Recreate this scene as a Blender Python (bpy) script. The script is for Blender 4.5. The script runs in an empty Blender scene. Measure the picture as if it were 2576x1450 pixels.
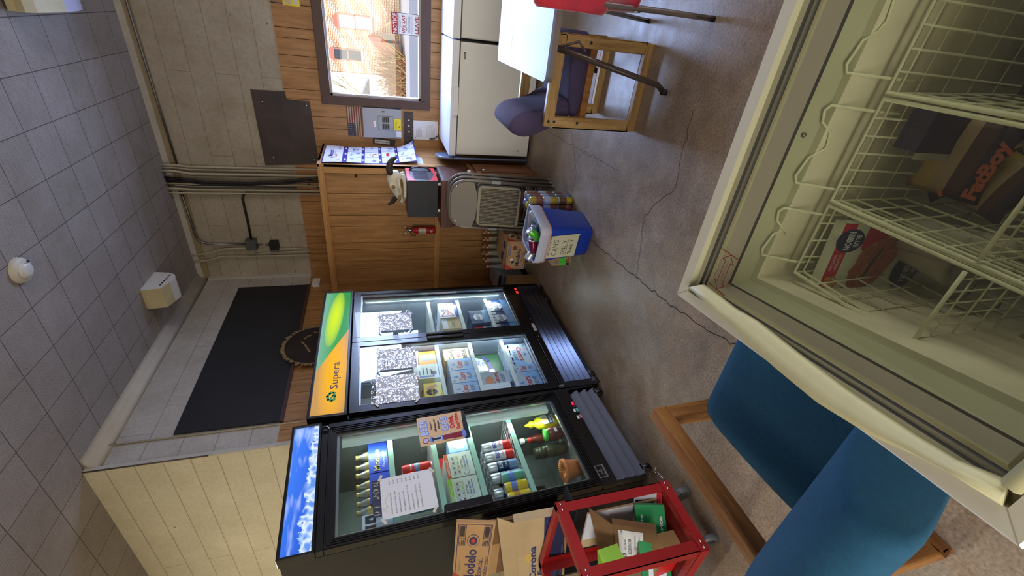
import bpy, bmesh, math, random
from mathutils import Matrix, Vector
random.seed(7)
C = bpy.context.scene.collection
S = bpy.context.scene
V = Vector
# ---------------- camera (calibrated from the photograph's vanishing points; the picture is a portrait lying on its side)
CAM_H = 1.567
cd = bpy.data.cameras.new('camera'); cam = bpy.data.objects.new('camera', cd); C.objects.link(cam)
Rm = Matrix(((0.10899093, -0.2636971, -0.9584283), (-0.84501554, -0.53236341, 0.05037796), (-0.52351668, 0.80439607, -0.28085093)))
# rows: image right, image down, view direction in world axes
right, down, fwd = Rm[0], Rm[1], Rm[2]
cam.matrix_world = Matrix(((right[0], -down[0], -fwd[0], 0), (right[1], -down[1], -fwd[1], 0), (right[2], -down[2], -fwd[2], CAM_H), (0, 0, 0, 1)))
cd.sensor_fit = 'HORIZONTAL'; cd.sensor_width = 36.0; cd.lens = 1102.505 / 2576 * 36.0
cd.clip_start = 0.02; cd.clip_end = 200
S.camera = cam
S.view_settings.view_transform = 'Standard'; S.view_settings.look = 'None'; S.view_settings.gamma = 1.0
S.view_settings.use_curve_mapping = False
S.view_settings.exposure = 0.0
S.cycles.use_denoising = True
S.cycles.max_bounces = 10; S.cycles.transparent_max_bounces = 24; S.cycles.diffuse_bounces = 5; S.cycles.glossy_bounces = 5
S.cycles.sample_clamp_indirect = 6
# ---------------- world: a clear winter sky
w = bpy.data.worlds.new('world'); S.world = w; w.use_nodes = True
nt = w.node_tree; nt.nodes.clear()
wo = nt.nodes.new('ShaderNodeOutputWorld'); bg = nt.nodes.new('ShaderNodeBackground'); sk = nt.nodes.new('ShaderNodeTexSky')
sk.sky_type = 'HOSEK_WILKIE' if False else 'NISHITA'; sk.sun_disc = False; sk.sun_elevation = math.radians(42); sk.sun_rotation = math.radians(200)
nt.links.new(sk.outputs[0], bg.inputs[0]); bg.inputs[1].default_value = 0.32; nt.links.new(bg.outputs[0], wo.inputs[0])
def light(name, kind, loc, direction, energy, color=(1, 1, 1), sx=1, sy=1, spread=180):
    l = bpy.data.lights.new(name, kind); l.energy = energy; l.color = color
    if kind == 'AREA': l.shape = 'RECTANGLE'; l.size = sx; l.size_y = sy; l.spread = math.radians(spread)
    o = bpy.data.objects.new(name, l); C.objects.link(o); o.location = loc
    o.rotation_euler = V(direction).to_track_quat('-Z', 'Y').to_euler()
    return o
sun = light('sun', 'SUN', (0, 0, 20), (0.35, 0.75, -0.62), 3.2, (1.0, 0.95, 0.86)); sun.data.angle = 0.01
# daylight entering by the room's window openings
light('daylight_back_window', 'AREA', (-0.2, 5.40, 1.53), (0.0, -1, -0.22), 115, (0.45, 0.60, 1.0), 1.3, 0.9)
light('daylight_right_window', 'AREA', (3.2, 1.2, 1.55), (-1, 0.05, -0.5), 78, (0.96, 0.92, 0.90), 3.0, 1.5)
light('daylight_front_window', 'AREA', (-0.9, -2.6, 1.6), (0, 1, -0.7), 95, (1.0, 0.90, 0.75), 3.6, 1.6)
light('side_area_lamp', 'AREA', (-4.6, 0.6, 3.56), (0.0, 0.15, -1), 36, (1.0, 0.92, 0.76), 1.2, 0.25)
# ---------------- geometry helpers
WM = {}
def mat4(o=(0, 0, 0), ux=(1, 0, 0), uy=(0, 1, 0), uz=None):
    ux = V(ux).normalized(); uy = V(uy).normalized(); uz = V(uz) if uz else ux.cross(uy)
    return Matrix(((ux[0], uy[0], uz[0], o[0]), (ux[1], uy[1], uz[1], o[1]), (ux[2], uy[2], uz[2], o[2]), (0, 0, 0, 1)))
def rz(a, o=(0, 0, 0)):
    return Matrix.Translation(o) @ Matrix.Rotation(a, 4, 'Z')
_tc = {}
def text_data(s, bold):
    k = (s, bold)
    if k not in _tc:
        cu = bpy.data.curves.new('t', 'FONT'); cu.body = s; cu.size = 1; cu.offset = bold; cu.resolution_u = 2
        ob = bpy.data.objects.new('t', cu); C.objects.link(ob)
        dg = bpy.context.evaluated_depsgraph_get(); me = bpy.data.meshes.new_from_object(ob.evaluated_get(dg))
        vs = [tuple(v.co[:2]) for v in me.vertices]; fs = [tuple(p.vertices) for p in me.polygons]
        bpy.data.objects.remove(ob); bpy.data.curves.remove(cu); bpy.data.meshes.remove(me)
        if vs:
            x0 = min(v[0] for v in vs); x1 = max(v[0] for v in vs)
            vs = [(v[0] - x0, v[1]) for v in vs]; _tc[k] = (vs, fs, x1 - x0)
        else: _tc[k] = ([], [], 1)
    return _tc[k]
class MB:
    def __init__(s, M=None): s.v = []; s.f = []; s.m = []; s.sm = []; s.M = M or Matrix()
    def add(s, vs, fs, m, smooth=False, M=None):
        n = len(s.v); T = s.M @ M if M else s.M
        s.v += [T @ V(v) for v in vs]
        for f in fs: s.f.append([i + n for i in f]); s.m.append(m); s.sm.append(smooth)
        return s
    def box(s, x0, x1, y0, y1, z0, z1, m, M=None):
        vs = [(x, y, z) for z in (z0, z1) for y in (y0, y1) for x in (x0, x1)]
        return s.add(vs, [(0, 2, 3, 1), (4, 5, 7, 6), (0, 1, 5, 4), (2, 6, 7, 3), (0, 4, 6, 2), (1, 3, 7, 5)], m, M=M)
    def rbox(s, x0, x1, y0, y1, z0, z1, m, r=0.01, n=3, axis='z', M=None):
        # box whose edges along one axis are rounded
        if axis == 'z': a0, a1, b0, b1, c0, c1 = x0, x1, y0, y1, z0, z1
        elif axis == 'x': a0, a1, b0, b1, c0, c1 = y0, y1, z0, z1, x0, x1
        else: a0, a1, b0, b1, c0, c1 = x0, x1, z0, z1, y0, y1
        pts = rrect(a0, a1, b0, b1, r, n)
        mp = {'z': lambda a, b, c: (a, b, c), 'x': lambda a, b, c: (c, a, b), 'y': lambda a, b, c: (a, c, b)}[axis]
        return s.prism([mp(a, b, c0) for a, b in pts], [mp(a, b, c1) for a, b in pts], m, M=M)
    def prism(s, p0, p1, m, smooth=False, M=None, cap=True):
        n = len(p0); fs = [(i, (i + 1) % n, n + (i + 1) % n, n + i) for i in range(n)]
        s.add(list(p0) + list(p1), fs, m, smooth, M)
        if cap: s.add(list(p0), [tuple(range(n))[::-1]], m, False, M); s.add(list(p1), [tuple(range(n))], m, False, M)
        return s
    def poly(s, pts, m, M=None): return s.add(pts, [tuple(range(len(pts)))], m, False, M)
    def loft(s, rings, m, smooth=True, closed=True, cap=True, M=None):
        n = len(rings[0]); vs = [p for r in rings for p in r]; fs = []
        for k in range(len(rings) - 1):
            for i in range(n if closed else n - 1):
                j = (i + 1) % n; fs.append((k * n + i, k * n + j, (k + 1) * n + j, (k + 1) * n + i))
        s.add(vs, fs, m, smooth, M)
        if cap and closed: s.add(list(rings[0]), [tuple(range(n))[::-1]], m, smooth, M); s.add(list(rings[-1]), [tuple(range(n))], m, smooth, M)
        return s
    def tube(s, path, r, m, n=8, closed=False, smooth=True, M=None):
        path = [V(p) for p in path]; rings = []; L = len(path); up = None
        for i, p in enumerate(path):
            a = path[(i - 1) % L] if (closed or i > 0) else p; b = path[(i + 1) % L] if (closed or i < L - 1) else p
            t = (b - a).normalized() if (b - a).length > 1e-9 else V((0, 0, 1))
            if up is None: up = V((0, 0, 1)) if abs(t.z) < .9 else V((1, 0, 0))
            x = up.cross(t)
            if x.length < 1e-4: x = V((1, 0, 0)).cross(t)
            x.normalize(); y = t.cross(x); up = y
            rr = r[i] if isinstance(r, (list, tuple)) else r
            rings.append([tuple(p + (x * math.cos(2 * math.pi * k / n) + y * math.sin(2 * math.pi * k / n)) * rr) for k in range(n)])
        if closed: rings.append(rings[0])
        return s.loft(rings, m, smooth, True, not closed, M)
    def lathe(s, prof, o, m, n=20, axis=(0, 0, 1), M=None, smooth=True):
        # prof: (r, h) or (r, h, material of the band up to the next point)
        q = V((0, 0, 1)).rotation_difference(V(axis)).to_matrix().to_4x4(); T = Matrix.Translation(o) @ q
        if M: T = M @ T
        for k in range(len(prof) - 1):
            a, b = prof[k], prof[k + 1]; mm = a[2] if len(a) > 2 and a[2] else m
            ra = [(max(a[0], 1e-5) * math.cos(2 * math.pi * i / n), max(a[0], 1e-5) * math.sin(2 * math.pi * i / n), a[1]) for i in range(n)]
            rb = [(max(b[0], 1e-5) * math.cos(2 * math.pi * i / n), max(b[0], 1e-5) * math.sin(2 * math.pi * i / n), b[1]) for i in range(n)]
            s.loft([ra, rb], mm, smooth, True, False, T)
        return s
    def text(s, t, a, b, h, m, P, w=None, bold=0.0, n=0.0006, center=False):
        # P: plane matrix (x along the writing, y up, z out of the surface); h = cap height, w = total width
        vs, fs, W = text_data(t, bold); k = h / 0.73; kx = (w / W) if w else k
        if center: a = a - W * kx / 2
        return s.add([(a + v[0] * kx, b + v[1] * k, n) for v in vs], fs, m, False, P)
    def ctext(s, t, h, m, P, r, w, b0=0.0, bold=0.02):
        # lettering wrapped round a can of radius r; P: origin on the can's axis, z of P toward the reader
        vs, fs, W = text_data(t, bold); k = h / 0.73; kx = w / W
        return s.add([(r * math.sin((v[0] - W / 2) * kx / r), b0 + v[1] * k, r * math.cos((v[0] - W / 2) * kx / r)) for v in vs], fs, m, False, P)
    def rect(s, a0, a1, b0, b1, m, P, n=0.0004): return s.add([(a0, b0, n), (a1, b0, n), (a1, b1, n), (a0, b1, n)], [(0, 1, 2, 3)], m, False, P)
    def frame2(s, a0, a1, b0, b1, t, m, P, n=0.0005):
        s.rect(a0, a1, b0, b0 + t, m, P, n); s.rect(a0, a1, b1 - t, b1, m, P, n); s.rect(a0, a0 + t, b0 + t, b1 - t, m, P, n); return s.rect(a1 - t, a1, b0 + t, b1 - t, m, P, n)
    def pts2(s, pts, m, P, n=0.0005): return s.add([(a, b, n) for a, b in pts], [tuple(range(len(pts)))], m, False, P)
    def disc(s, a, b, r, m, P, n=0.0006, ry=None, k=24): return s.pts2([(a + r * math.cos(2 * math.pi * i / k), b + (ry or r) * math.sin(2 * math.pi * i / k)) for i in range(k)], m, P, n)
    def lines(s, a0, a1, b1, rows, dh, m, P, h=0.002, n=0.0006, seed=1):
        rnd = random.Random(seed)
        for i in range(rows): s.rect(a0, a0 + (a1 - a0) * rnd.uniform(.55, 1), b1 - i * dh - h, b1 - i * dh, m, P, n)
        return s
    def stroke(s, pts, r, m, P, n=0.0008):
        for (a, b), (c, d) in zip(pts[:-1], pts[1:]):
            L = math.hypot(c - a, d - b) or 1e-6; nx, ny = -(d - b) / L * r, (c - a) / L * r; ex, ey = (c - a) / L * r * .6, (d - b) / L * r * .6
            s.add([(a + nx - ex, b + ny - ey, n), (a - nx - ex, b - ny - ey, n), (c - nx + ex, d - ny + ey, n), (c + nx + ex, d + ny + ey, n)], [(0, 1, 2, 3)], m, False, P)
        return s
    def build(s, name, parent=None, bev=0, sub=0, seg=2, label=None, ang=30):
        if parent is not None: inv = WM[parent].inverted(); W = None
        else:
            xs = [v.x for v in s.v]; ys = [v.y for v in s.v]; zs = [v.z for v in s.v]
            W = Matrix.Translation(((min(xs) + max(xs)) / 2, (min(ys) + max(ys)) / 2, min(zs))); inv = W.inverted()
        me = bpy.data.meshes.new(name); me.from_pydata([tuple(inv @ v) for v in s.v], [], s.f)
        names = []
        for x in s.m:
            if x not in names: names.append(x)
        for x in names: me.materials.append(MATS[x])
        me.polygons.foreach_set('material_index', [names.index(x) for x in s.m]); me.polygons.foreach_set('use_smooth', s.sm)
        bm = bmesh.new(); bm.from_mesh(me); bmesh.ops.remove_doubles(bm, verts=bm.verts, dist=0.00002)
        if bev: bmesh.ops.recalc_face_normals(bm, faces=bm.faces)
        bm.to_mesh(me); bm.free(); me.update()
        o = bpy.data.objects.new(name, me); C.objects.link(o)
        if parent is not None: o.parent = parent; WM[o] = WM[parent]
        else: o.matrix_world = W; WM[o] = W
        if bev:
            md = o.modifiers.new('bevel', 'BEVEL'); md.width = bev; md.segments = seg; md.limit_method = 'ANGLE'; md.angle_limit = math.radians(ang)
        if sub:
            md = o.modifiers.new('sub', 'SUBSURF'); md.levels = sub; md.render_levels = sub
        if label: o['label'] = label
        return o
def rrect(a0, a1, b0, b1, r, n=3):
    pts = []
    for cx, cy, t in ((a1 - r, b1 - r, 0), (a0 + r, b1 - r, 90), (a0 + r, b0 + r, 180), (a1 - r, b0 + r, 270)):
        for i in range(n + 1):
            an = math.radians(t + 90 * i / n); pts.append((cx + r * math.cos(an), cy + r * math.sin(an)))
    return pts
def thing(name, label, cat, loc, group=None, kind=None):
    o = bpy.data.objects.new(name, None); C.objects.link(o); o.empty_display_size = .05; o.location = loc
    WM[o] = Matrix.Translation(loc)
    o['label'] = label; o['category'] = cat
    if group: o['group'] = group
    if kind: o['kind'] = kind
    return o
def tag(o, label, cat, group=None, kind=None):
    o['label'] = label; o['category'] = cat
    if group: o['group'] = group
    if kind: o['kind'] = kind
    return o
def struct(mb, name, label=None, cat=None, bev=0):
    o = mb.build(name, bev=bev); o['kind'] = 'structure'
    if label: o['label'] = label
    if cat: o['category'] = cat
    return o
# ---------------- materials
MATS = {}
class NT:
    def __init__(s, name):
        m = bpy.data.materials.new(name); m.use_nodes = True; s.m = m; s.t = m.node_tree; s.t.nodes.clear()
        s.out = s.n('ShaderNodeOutputMaterial'); s.b = s.n('ShaderNodeBsdfPrincipled'); s.l(s.b.outputs[0], s.out.inputs[0]); MATS[name] = m
    def n(s, k): return s.t.nodes.new(k)
    def l(s, a, b): s.t.links.new(a, b)
    def put(s, inp, v):
        if isinstance(v, (int, float)): inp.default_value = v
        elif isinstance(v, tuple): inp.default_value = v if len(v) != 3 or len(inp.default_value) == 3 else (*v, 1)
        else: s.l(v, inp)
    def coord(s): return s.n('ShaderNodeTexCoord').outputs['Object']
    def gen(s): return s.n('ShaderNodeTexCoord').outputs['Generated']
    def mapv(s, v, scale=(1, 1, 1), loc=(0, 0, 0)):
        q = s.n('ShaderNodeMapping'); s.l(v, q.inputs[0]); q.inputs['Scale'].default_value = scale; q.inputs['Location'].default_value = loc; return q.outputs[0]
    def noise(s, v, scale=5, detail=3, rough=.5):
        q = s.n('ShaderNodeTexNoise'); s.l(v, q.inputs['Vector']); q.inputs['Scale'].default_value = scale; q.inputs['Detail'].default_value = detail; q.inputs['Roughness'].default_value = rough; return q.outputs['Fac']
    def ramp(s, v, stops):
        q = s.n('ShaderNodeValToRGB'); s.put(q.inputs[0], v); e = q.color_ramp.elements
        while len(e) < len(stops): e.new(.5)
        for k, (p, c) in enumerate(stops): e[k].position = p; e[k].color = (*c, 1) if len(c) == 3 else c
        return q.outputs[0]
    def mix(s, f, a, b, mode='MIX'):
        q = s.n('ShaderNodeMix'); q.data_type = 'RGBA'; q.blend_type = mode; s.put(q.inputs[0], f)
        for inp, v in ((q.inputs[6], a), (q.inputs[7], b)):
            if isinstance(v, tuple): inp.default_value = (*v, 1)
            else: s.l(v, inp)
        return q.outputs[2]
    def math(s, op, a, b=0.0):
        q = s.n('ShaderNodeMath'); q.operation = op; s.put(q.inputs[0], a); s.put(q.inputs[1], b); return q.outputs[0]
    def sep(s, v): q = s.n('ShaderNodeSeparateXYZ'); s.l(v, q.inputs[0]); return q.outputs
    def comb(s, x, y, z): q = s.n('ShaderNodeCombineXYZ'); s.put(q.inputs[0], x); s.put(q.inputs[1], y); s.put(q.inputs[2], z); return q.outputs[0]
    def bump(s, h, dist=.002, strength=.5):
        q = s.n('ShaderNodeBump'); s.l(h, q.inputs['Height']); q.inputs['Distance'].default_value = dist; q.inputs['Strength'].default_value = strength; s.l(q.outputs[0], s.b.inputs['Normal'])
    def set(s, **k):
        for a, v in k.items(): s.put(s.b.inputs[a.replace('_', ' ')], v)
        return s
def lin(r, g, b): return tuple((c / 255 / 12.92) if c / 255 <= .04045 else ((c / 255 + .055) / 1.055) ** 2.4 for c in (r, g, b))
def M(name, rgb, rough=.5, metal=0.0, spec=.5, emis=0, var=0.0, vs=6, coat=0, bump=0, bs=60, ecol=None, sheen=0):
    t = NT(name); c = lin(*rgb); t.set(Base_Color=(*c, 1), Roughness=rough, Metallic=metal)
    t.b.inputs['Specular IOR Level'].default_value = spec
    if coat: t.b.inputs['Coat Weight'].default_value = coat
    if sheen: t.b.inputs['Sheen Weight'].default_value = sheen
    if emis: t.b.inputs['Emission Color'].default_value = (*(lin(*ecol) if ecol else c), 1); t.b.inputs['Emission Strength'].default_value = emis
    if var:
        f = t.noise(t.coord(), vs, 4, .6); d = tuple(x * (1 - var) for x in c); u = tuple(min(1, x * (1 + var)) for x in c)
        t.set(Base_Color=t.ramp(f, [(.3, d), (.7, u)]))
    if bump: t.bump(t.noise(t.coord(), bs, 3), .002, bump)
    return t
def glass(name, tint=(1, 1, 1), refl=.06, rough=.0, haze=0.0, ior=1.45):
    # thin pane: transmission plus a Fresnel mirror
    m = bpy.data.materials.new(name); m.use_nodes = True; t = m.node_tree; t.nodes.clear(); MATS[name] = m
    o = t.nodes.new('ShaderNodeOutputMaterial'); tr = t.nodes.new('ShaderNodeBsdfTransparent'); tr.inputs[0].default_value = (*tint, 1)
    gl = t.nodes.new('ShaderNodeBsdfGlossy'); gl.inputs['Roughness'].default_value = rough
    fr = t.nodes.new('ShaderNodeFresnel'); ge = t.nodes.new('ShaderNodeNewGeometry'); mr = t.nodes.new('ShaderNodeMapRange'); mr.inputs[3].default_value = ior; mr.inputs[4].default_value = 1 / ior
    t.links.new(ge.outputs['Backfacing'], mr.inputs[0]); t.links.new(mr.outputs[0], fr.inputs[0])
    mx = t.nodes.new('ShaderNodeMixShader'); t.links.new(fr.outputs[0], mx.inputs[0]); t.links.new(tr.outputs[0], mx.inputs[1]); t.links.new(gl.outputs[0], mx.inputs[2]); last = mx
    if haze:
        df = t.nodes.new('ShaderNodeBsdfDiffuse'); df.inputs[0].default_value = (.6, .62, .5, 1)
        m2 = t.nodes.new('ShaderNodeMixShader'); m2.inputs[0].default_value = haze; t.links.new(mx.outputs[0], m2.inputs[1]); t.links.new(df.outputs[0], m2.inputs[2]); last = m2
    t.links.new(last.outputs[0], o.inputs[0]); return m
# ---------------- surface materials
def floor_mat():
    t = NT('concrete_floor'); c = t.coord()
    a = t.noise(c, 1.6, 5, .65); b = t.noise(c, 9, 5, .7); d = t.noise(c, 90, 2, .5); g = t.noise(c, 2.6, 3, .5)
    col = t.ramp(a, [(.28, lin(132, 114, 94)), (.5, lin(158, 141, 124)), (.72, lin(178, 166, 152))])
    col = t.mix(t.math('MULTIPLY', t.math('SUBTRACT', g, .42), 1.5), col, lin(158, 130, 84))
    col = t.mix(.35, col, t.ramp(b, [(.35, lin(80, 68, 58)), (.65, lin(176, 164, 150))]), 'OVERLAY')
    col = t.mix(.3, col, t.ramp(d, [(.3, (0.02, .02, .02)), (.5, (.5, .5, .5)), (.7, (.9, .9, .9))]), 'OVERLAY')
    t.set(Base_Color=col, Roughness=t.math('ADD', t.math('MULTIPLY', b, .35), .22)); t.b.inputs['Specular IOR Level'].default_value = .5
    t.bump(t.math('ADD', t.noise(c, 60, 4, .6), t.math('MULTIPLY', b, .6)), .0025, .35)
def ceil_mat():
    t = NT('ceiling_tile'); c = t.coord(); x, y, z = t.sep(c)
    u = t.math('DIVIDE', x, .3048); v = t.math('DIVIDE', t.math('SUBTRACT', y, .057), .3048)
    def edge(q): f = t.math('FRACT', t.math('ADD', q, 100.0)); return t.math('MINIMUM', f, t.math('SUBTRACT', 1.0, f))
    e = t.math('MINIMUM', edge(u), edge(v)); line = t.math('LESS_THAN', e, .009)
    vo = t.n('ShaderNodeTexVoronoi'); t.l(c, vo.inputs['Vector']); vo.inputs['Scale'].default_value = 82; vo.inputs['Randomness'].default_value = .25
    dots = t.math('MULTIPLY', t.math('LESS_THAN', vo.outputs['Distance'], .24), .5)
    wn = t.n('ShaderNodeTexWhiteNoise'); wn.noise_dimensions = '2D'; t.l(t.comb(t.math('FLOOR', u), t.math('FLOOR', v), 0.0), wn.inputs['Vector'])
    st = t.noise(c, 2.2, 4, .7)
    base = t.ramp(t.math('ADD', t.math('MULTIPLY', st, .86), t.math('MULTIPLY', wn.outputs[0], .14)), [(.25, lin(142, 132, 122)), (.75, lin(168, 160, 154))])
    base = t.mix(dots, base, lin(84, 78, 72)); base = t.mix(t.math('MULTIPLY', line, .8), base, lin(62, 54, 48))
    t.set(Base_Color=base, Roughness=.9); t.bump(t.math('ADD', t.math('MULTIPLY', line, -1.0), t.math('MULTIPLY', dots, -1.0)), .002, .5)
def block_mat(name, axis, c1, c2, bw=.406, bh=.2032, zoff=0.0):
    t = NT(name); c = t.coord(); x, y, z = t.sep(c); h = x if axis == 'x' else y
    br = t.n('ShaderNodeTexBrick'); t.l(t.comb(h, t.math('ADD', z, zoff), 0.0), br.inputs['Vector']); br.offset = .5
    br.inputs['Scale'].default_value = 1; br.inputs['Brick Width'].default_value = bw; br.inputs['Row Height'].default_value = bh
    br.inputs['Mortar Size'].default_value = .004; br.inputs['Mortar Smooth'].default_value = .6
    n1 = t.noise(c, 3, 5, .65); n2 = t.noise(c, 40, 3, .6)
    base = t.ramp(n1, [(.3, lin(*c1)), (.7, lin(*c2))]); base = t.mix(.15, base, t.ramp(n2, [(.35, (.2, .18, .15)), (.6, (.6, .6, .6))]), 'OVERLAY')
    base = t.mix(t.math('MULTIPLY', br.outputs['Fac'], .45), base, lin(92, 78, 60))
    sp = t.n('ShaderNodeTexVoronoi'); t.l(c, sp.inputs['Vector']); sp.inputs['Scale'].default_value = 4.0
    base = t.mix(t.math('MULTIPLY', t.math('LESS_THAN', sp.outputs['Distance'], .035), .7), base, lin(80, 66, 52))
    t.set(Base_Color=base, Roughness=.75); t.bump(t.math('SUBTRACT', t.math('MULTIPLY', n2, .5), t.math('MULTIPLY', br.outputs['Fac'], 2.0)), .003, .5)
def wood_mat(name, c1, c2, c3, grain='z', rough=.45, scale=1.0, coat=0.0):
    t = NT(name); c = t.coord(); sc = {'z': (9, 9, .7), 'x': (.7, 9, 9), 'y': (9, .7, 9)}[grain]
    v = t.mapv(c, tuple(q * scale for q in sc)); n1 = t.noise(v, 2.5, 6, .6); n2 = t.noise(t.mapv(c, tuple(q * scale * 6 for q in sc)), 3, 3, .6); n3 = t.noise(c, 1.3, 2)
    base = t.ramp(n1, [(.28, lin(*c1)), (.5, lin(*c2)), (.72, lin(*c3))]); base = t.mix(.35, base, t.ramp(n2, [(.3, (.2, .2, .2)), (.6, (.6, .6, .6))]), 'OVERLAY')
    base = t.mix(t.math('MULTIPLY', n3, .25), base, lin(*c1)); t.set(Base_Color=base, Roughness=rough)
    if coat: t.b.inputs['Coat Weight'].default_value = coat
    t.bump(n2, .0008, .3)
floor_mat(); ceil_mat()
block_mat('block_back', 'x', (158, 146, 124), (178, 168, 148), bw=1.6, zoff=.02)
block_mat('block_left', 'y', (166, 158, 146), (188, 182, 174), bw=2.1, bh=.238, zoff=-.023)
block_mat('board_cream', 'x', (196, 186, 156), (212, 204, 176), bw=3.6, bh=.1755, zoff=-.036)
wood_mat('panel_wood', (140, 98, 54), (170, 122, 72), (190, 142, 88))
wood_mat('panel_trim', (160, 112, 62), (188, 138, 80), (206, 156, 94)); wood_mat('panel_trim_h', (160, 112, 62), (188, 138, 80), (206, 156, 94), 'x')
wood_mat('dark_wood', (70, 42, 32), (96, 58, 44), (112, 70, 54), 'x', .4); wood_mat('cab_wood', (88, 50, 26), (118, 70, 38), (138, 88, 50), 'z', .4)
wood_mat('oak_pale', (150, 112, 60), (184, 146, 88), (206, 172, 112), 'x', .42, 1.4); wood_mat('oak_pale_z', (150, 112, 60), (184, 146, 88), (206, 172, 112), 'z', .42, 1.4); wood_mat('oak', (128, 82, 36), (164, 112, 56), (190, 138, 76), 'x', .38, 1.4); wood_mat('oak_y', (116, 70, 30), (150, 98, 48), (174, 122, 66), 'y', .35, 1.4); wood_mat('oak_z', (122, 76, 34), (158, 106, 52), (182, 130, 72), 'z', .35, 1.4)
M('groove', (46, 26, 14), .9); M('white_trim', (186, 180, 168), .6, var=.08); M('tan_trim', (150, 132, 98), .7, var=.1)
M('frame_brown', (70, 44, 38), .45, var=.15, vs=12); M('slate', (30, 29, 31), .75, var=.25, vs=3); M('plate_brown', (66, 54, 50), .6, var=.35, vs=5, bump=.2, bs=30)
M('black', (14, 14, 16), .35); M('black_gloss', (9, 9, 11), .12, spec=.6, coat=.4); M('black_matte', (22, 22, 24), .7); M('chrome', (200, 200, 205), .12, 1.0); M('steel', (150, 150, 150), .35, 1.0); M('galv', (128, 126, 122), .4, .9)
M('conduit_paint', (176, 166, 142), .5, var=.08); M('cable_black', (30, 27, 26), .6); M('grey_box', (92, 94, 92), .5, .3); M('white_plastic', (214, 212, 206), .4); M('off_white', (206, 200, 184), .5); M('cream_tan', (196, 182, 138), .5, var=.1)
M('rust', (140, 92, 40), .8, var=.2); M('white', (235, 235, 235), .5); M('paper', (226, 226, 230), .7); M('ink', (40, 40, 46), .7); M('ink_soft', (120, 122, 130), .7); M('red', (176, 28, 34), .5); M('blue_ink', (40, 52, 130), .6); M('navy', (24, 30, 66), .5); M('yellow', (236, 214, 30), .5); M('lavender_window_lit', (186, 184, 206), .5)
glass('window_glass', (.98, .99, 1.0)); glass('cooler_glass', (.93, .97, .96), ior=1.7); glass('lid_glass', (.985, .985, .92), haze=.006)
# ---------------- the room
XW, YW, HC, YO, XR, YF, XL = -3.06, 5.28, 3.673, 2.60, 3.3, -2.8, -5.8
b = MB(); b.box(XL, XR, YF, YW + .2, -.1, 0, 'concrete_floor')
fl = struct(b, 'floor', 'worn brown grey concrete floor with fine cracks', 'floor')
M('crack', (44, 36, 30), .9); M('stain', (88, 74, 58), .7, var=.3)
def crack(pts, w, seed):
    r = random.Random(seed); P = []
    for (a, b_) in zip(pts[:-1], pts[1:]):
        a = V(a); b_ = V(b_); n = max(2, int((b_ - a).length / .035))
        for k in range(n): q = a.lerp(b_, k / n); P.append((q.x + r.uniform(-.012, .012), q.y + r.uniform(-.012, .012)))
    P.append(tuple(pts[-1])); cb.stroke(P, w, 'crack', Matrix(), n=.0012)
cb = MB()
crack([(-1.30, 4.9), (-1.38, 3.9), (-1.40, 2.77), (-1.29, 1.67), (-1.19, 1.23), (-1.12, .6)], .0022, 1)
crack([(-1.34, 3.3), (-1.05, 3.25), (-.75, 3.5)], .0012, 2); crack([(-1.33, 2.1), (-.95, 2.2), (-.7, 2.0), (-.3, 2.05)], .0012, 3); crack([(-.9, 4.4), (-.85, 3.4), (-.8, 2.6)], .0011, 4)
struct(cb, 'floor_crack', 'fine wandering cracks across the concrete floor', 'crack')
b = MB(); b.box(XL, XR, YF, YW + .2, HC, HC + .1, 'ceiling_tile')
struct(b, 'ceiling', 'square perforated acoustic ceiling tiles, aged off-white', 'ceiling')
# back wall with window opening
WX0, WX1, WZ0, WZ1 = -.90, .46, 1.07, 1.995
b = MB()
def wall_strip(bb, x0, x1, z0, z1, m, y0=YW, y1=YW + .18): bb.box(x0, x1, y0, y1, z0, z1, m)
for x0, x1, z0, z1 in ((XW - .2, WX0, 0, 2.44), (WX1, XR, 0, 2.44), (WX0, WX1, 0, WZ0), (WX0, WX1, WZ1, 2.44)): wall_strip(b, x0, x1, z0, z1, 'groove')
wall_strip(b, XW - .2, XR, 2.44, HC, 'block_back')
def planks(bb, u0, u1, z0, z1, put, seed, holes=()):
    r = random.Random(seed); u = u0; ws = [.10, .16, .082, .20, .12, .15, .10, .19]
    k = 0
    while u < u1 - .01:
        wd = ws[(k * 5 + seed) % 8] + r.uniform(-.01, .01); e = min(u + wd, u1); cuts = [(z0, z1)]
        for (h0, h1, g0, g1) in holes:
            if e > h0 and u < h1: cuts = [(z0, g0), (g1, z1)]
        for a, c in cuts:
            if c - a > .01: put(bb, u + .0025, e - .0025, a, c)
        u = e; k += 1
planks(b, XW, XR, 0.0, 2.44, lambda bb, u0, u1, a, c: bb.box(u0, u1, YW - .006, YW, a, c, 'panel_wood'), 3, [(WX0 - .02, WX1 + .02, WZ0 - .01, WZ1 + .01)])
struct(b, 'wall_back', 'back wall, wood plank panelling below and painted block above', 'wall')
b = MB(); b.box(XW - .2, XW, YO, YW, 2.44, HC, 'block_left'); b.box(XW - .2, XW, YO, YW, 0, 2.44, 'groove')
planks(b, YO, YW, 0, 2.44, lambda bb, u0, u1, a, c: bb.box(XW, XW + .006, u0, u1, a, c, 'panel_wood'), 5)
struct(b, 'wall_left', 'left wall behind the coolers, panelled below and painted above', 'wall')
b = MB(); b.box(XL, XW - .2, YO, YO + .2, 0, HC, 'board_cream')
b.box(XW - .2, XW - .0005, YO - .006, YO - .0005, 0, HC, 'board_cream'); b.box(XL, XW - .2, YO - .006, YO, 0, HC, 'board_cream')
struct(b, 'wall_left_return', 'cream board wall turning away beside the single cooler', 'wall')
b = MB(); b.box(XL - .2, XL, YF, YO + .2, 0, HC, 'board_cream'); struct(b, 'wall_far_left', 'cream wall of the side area', 'wall')
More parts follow.
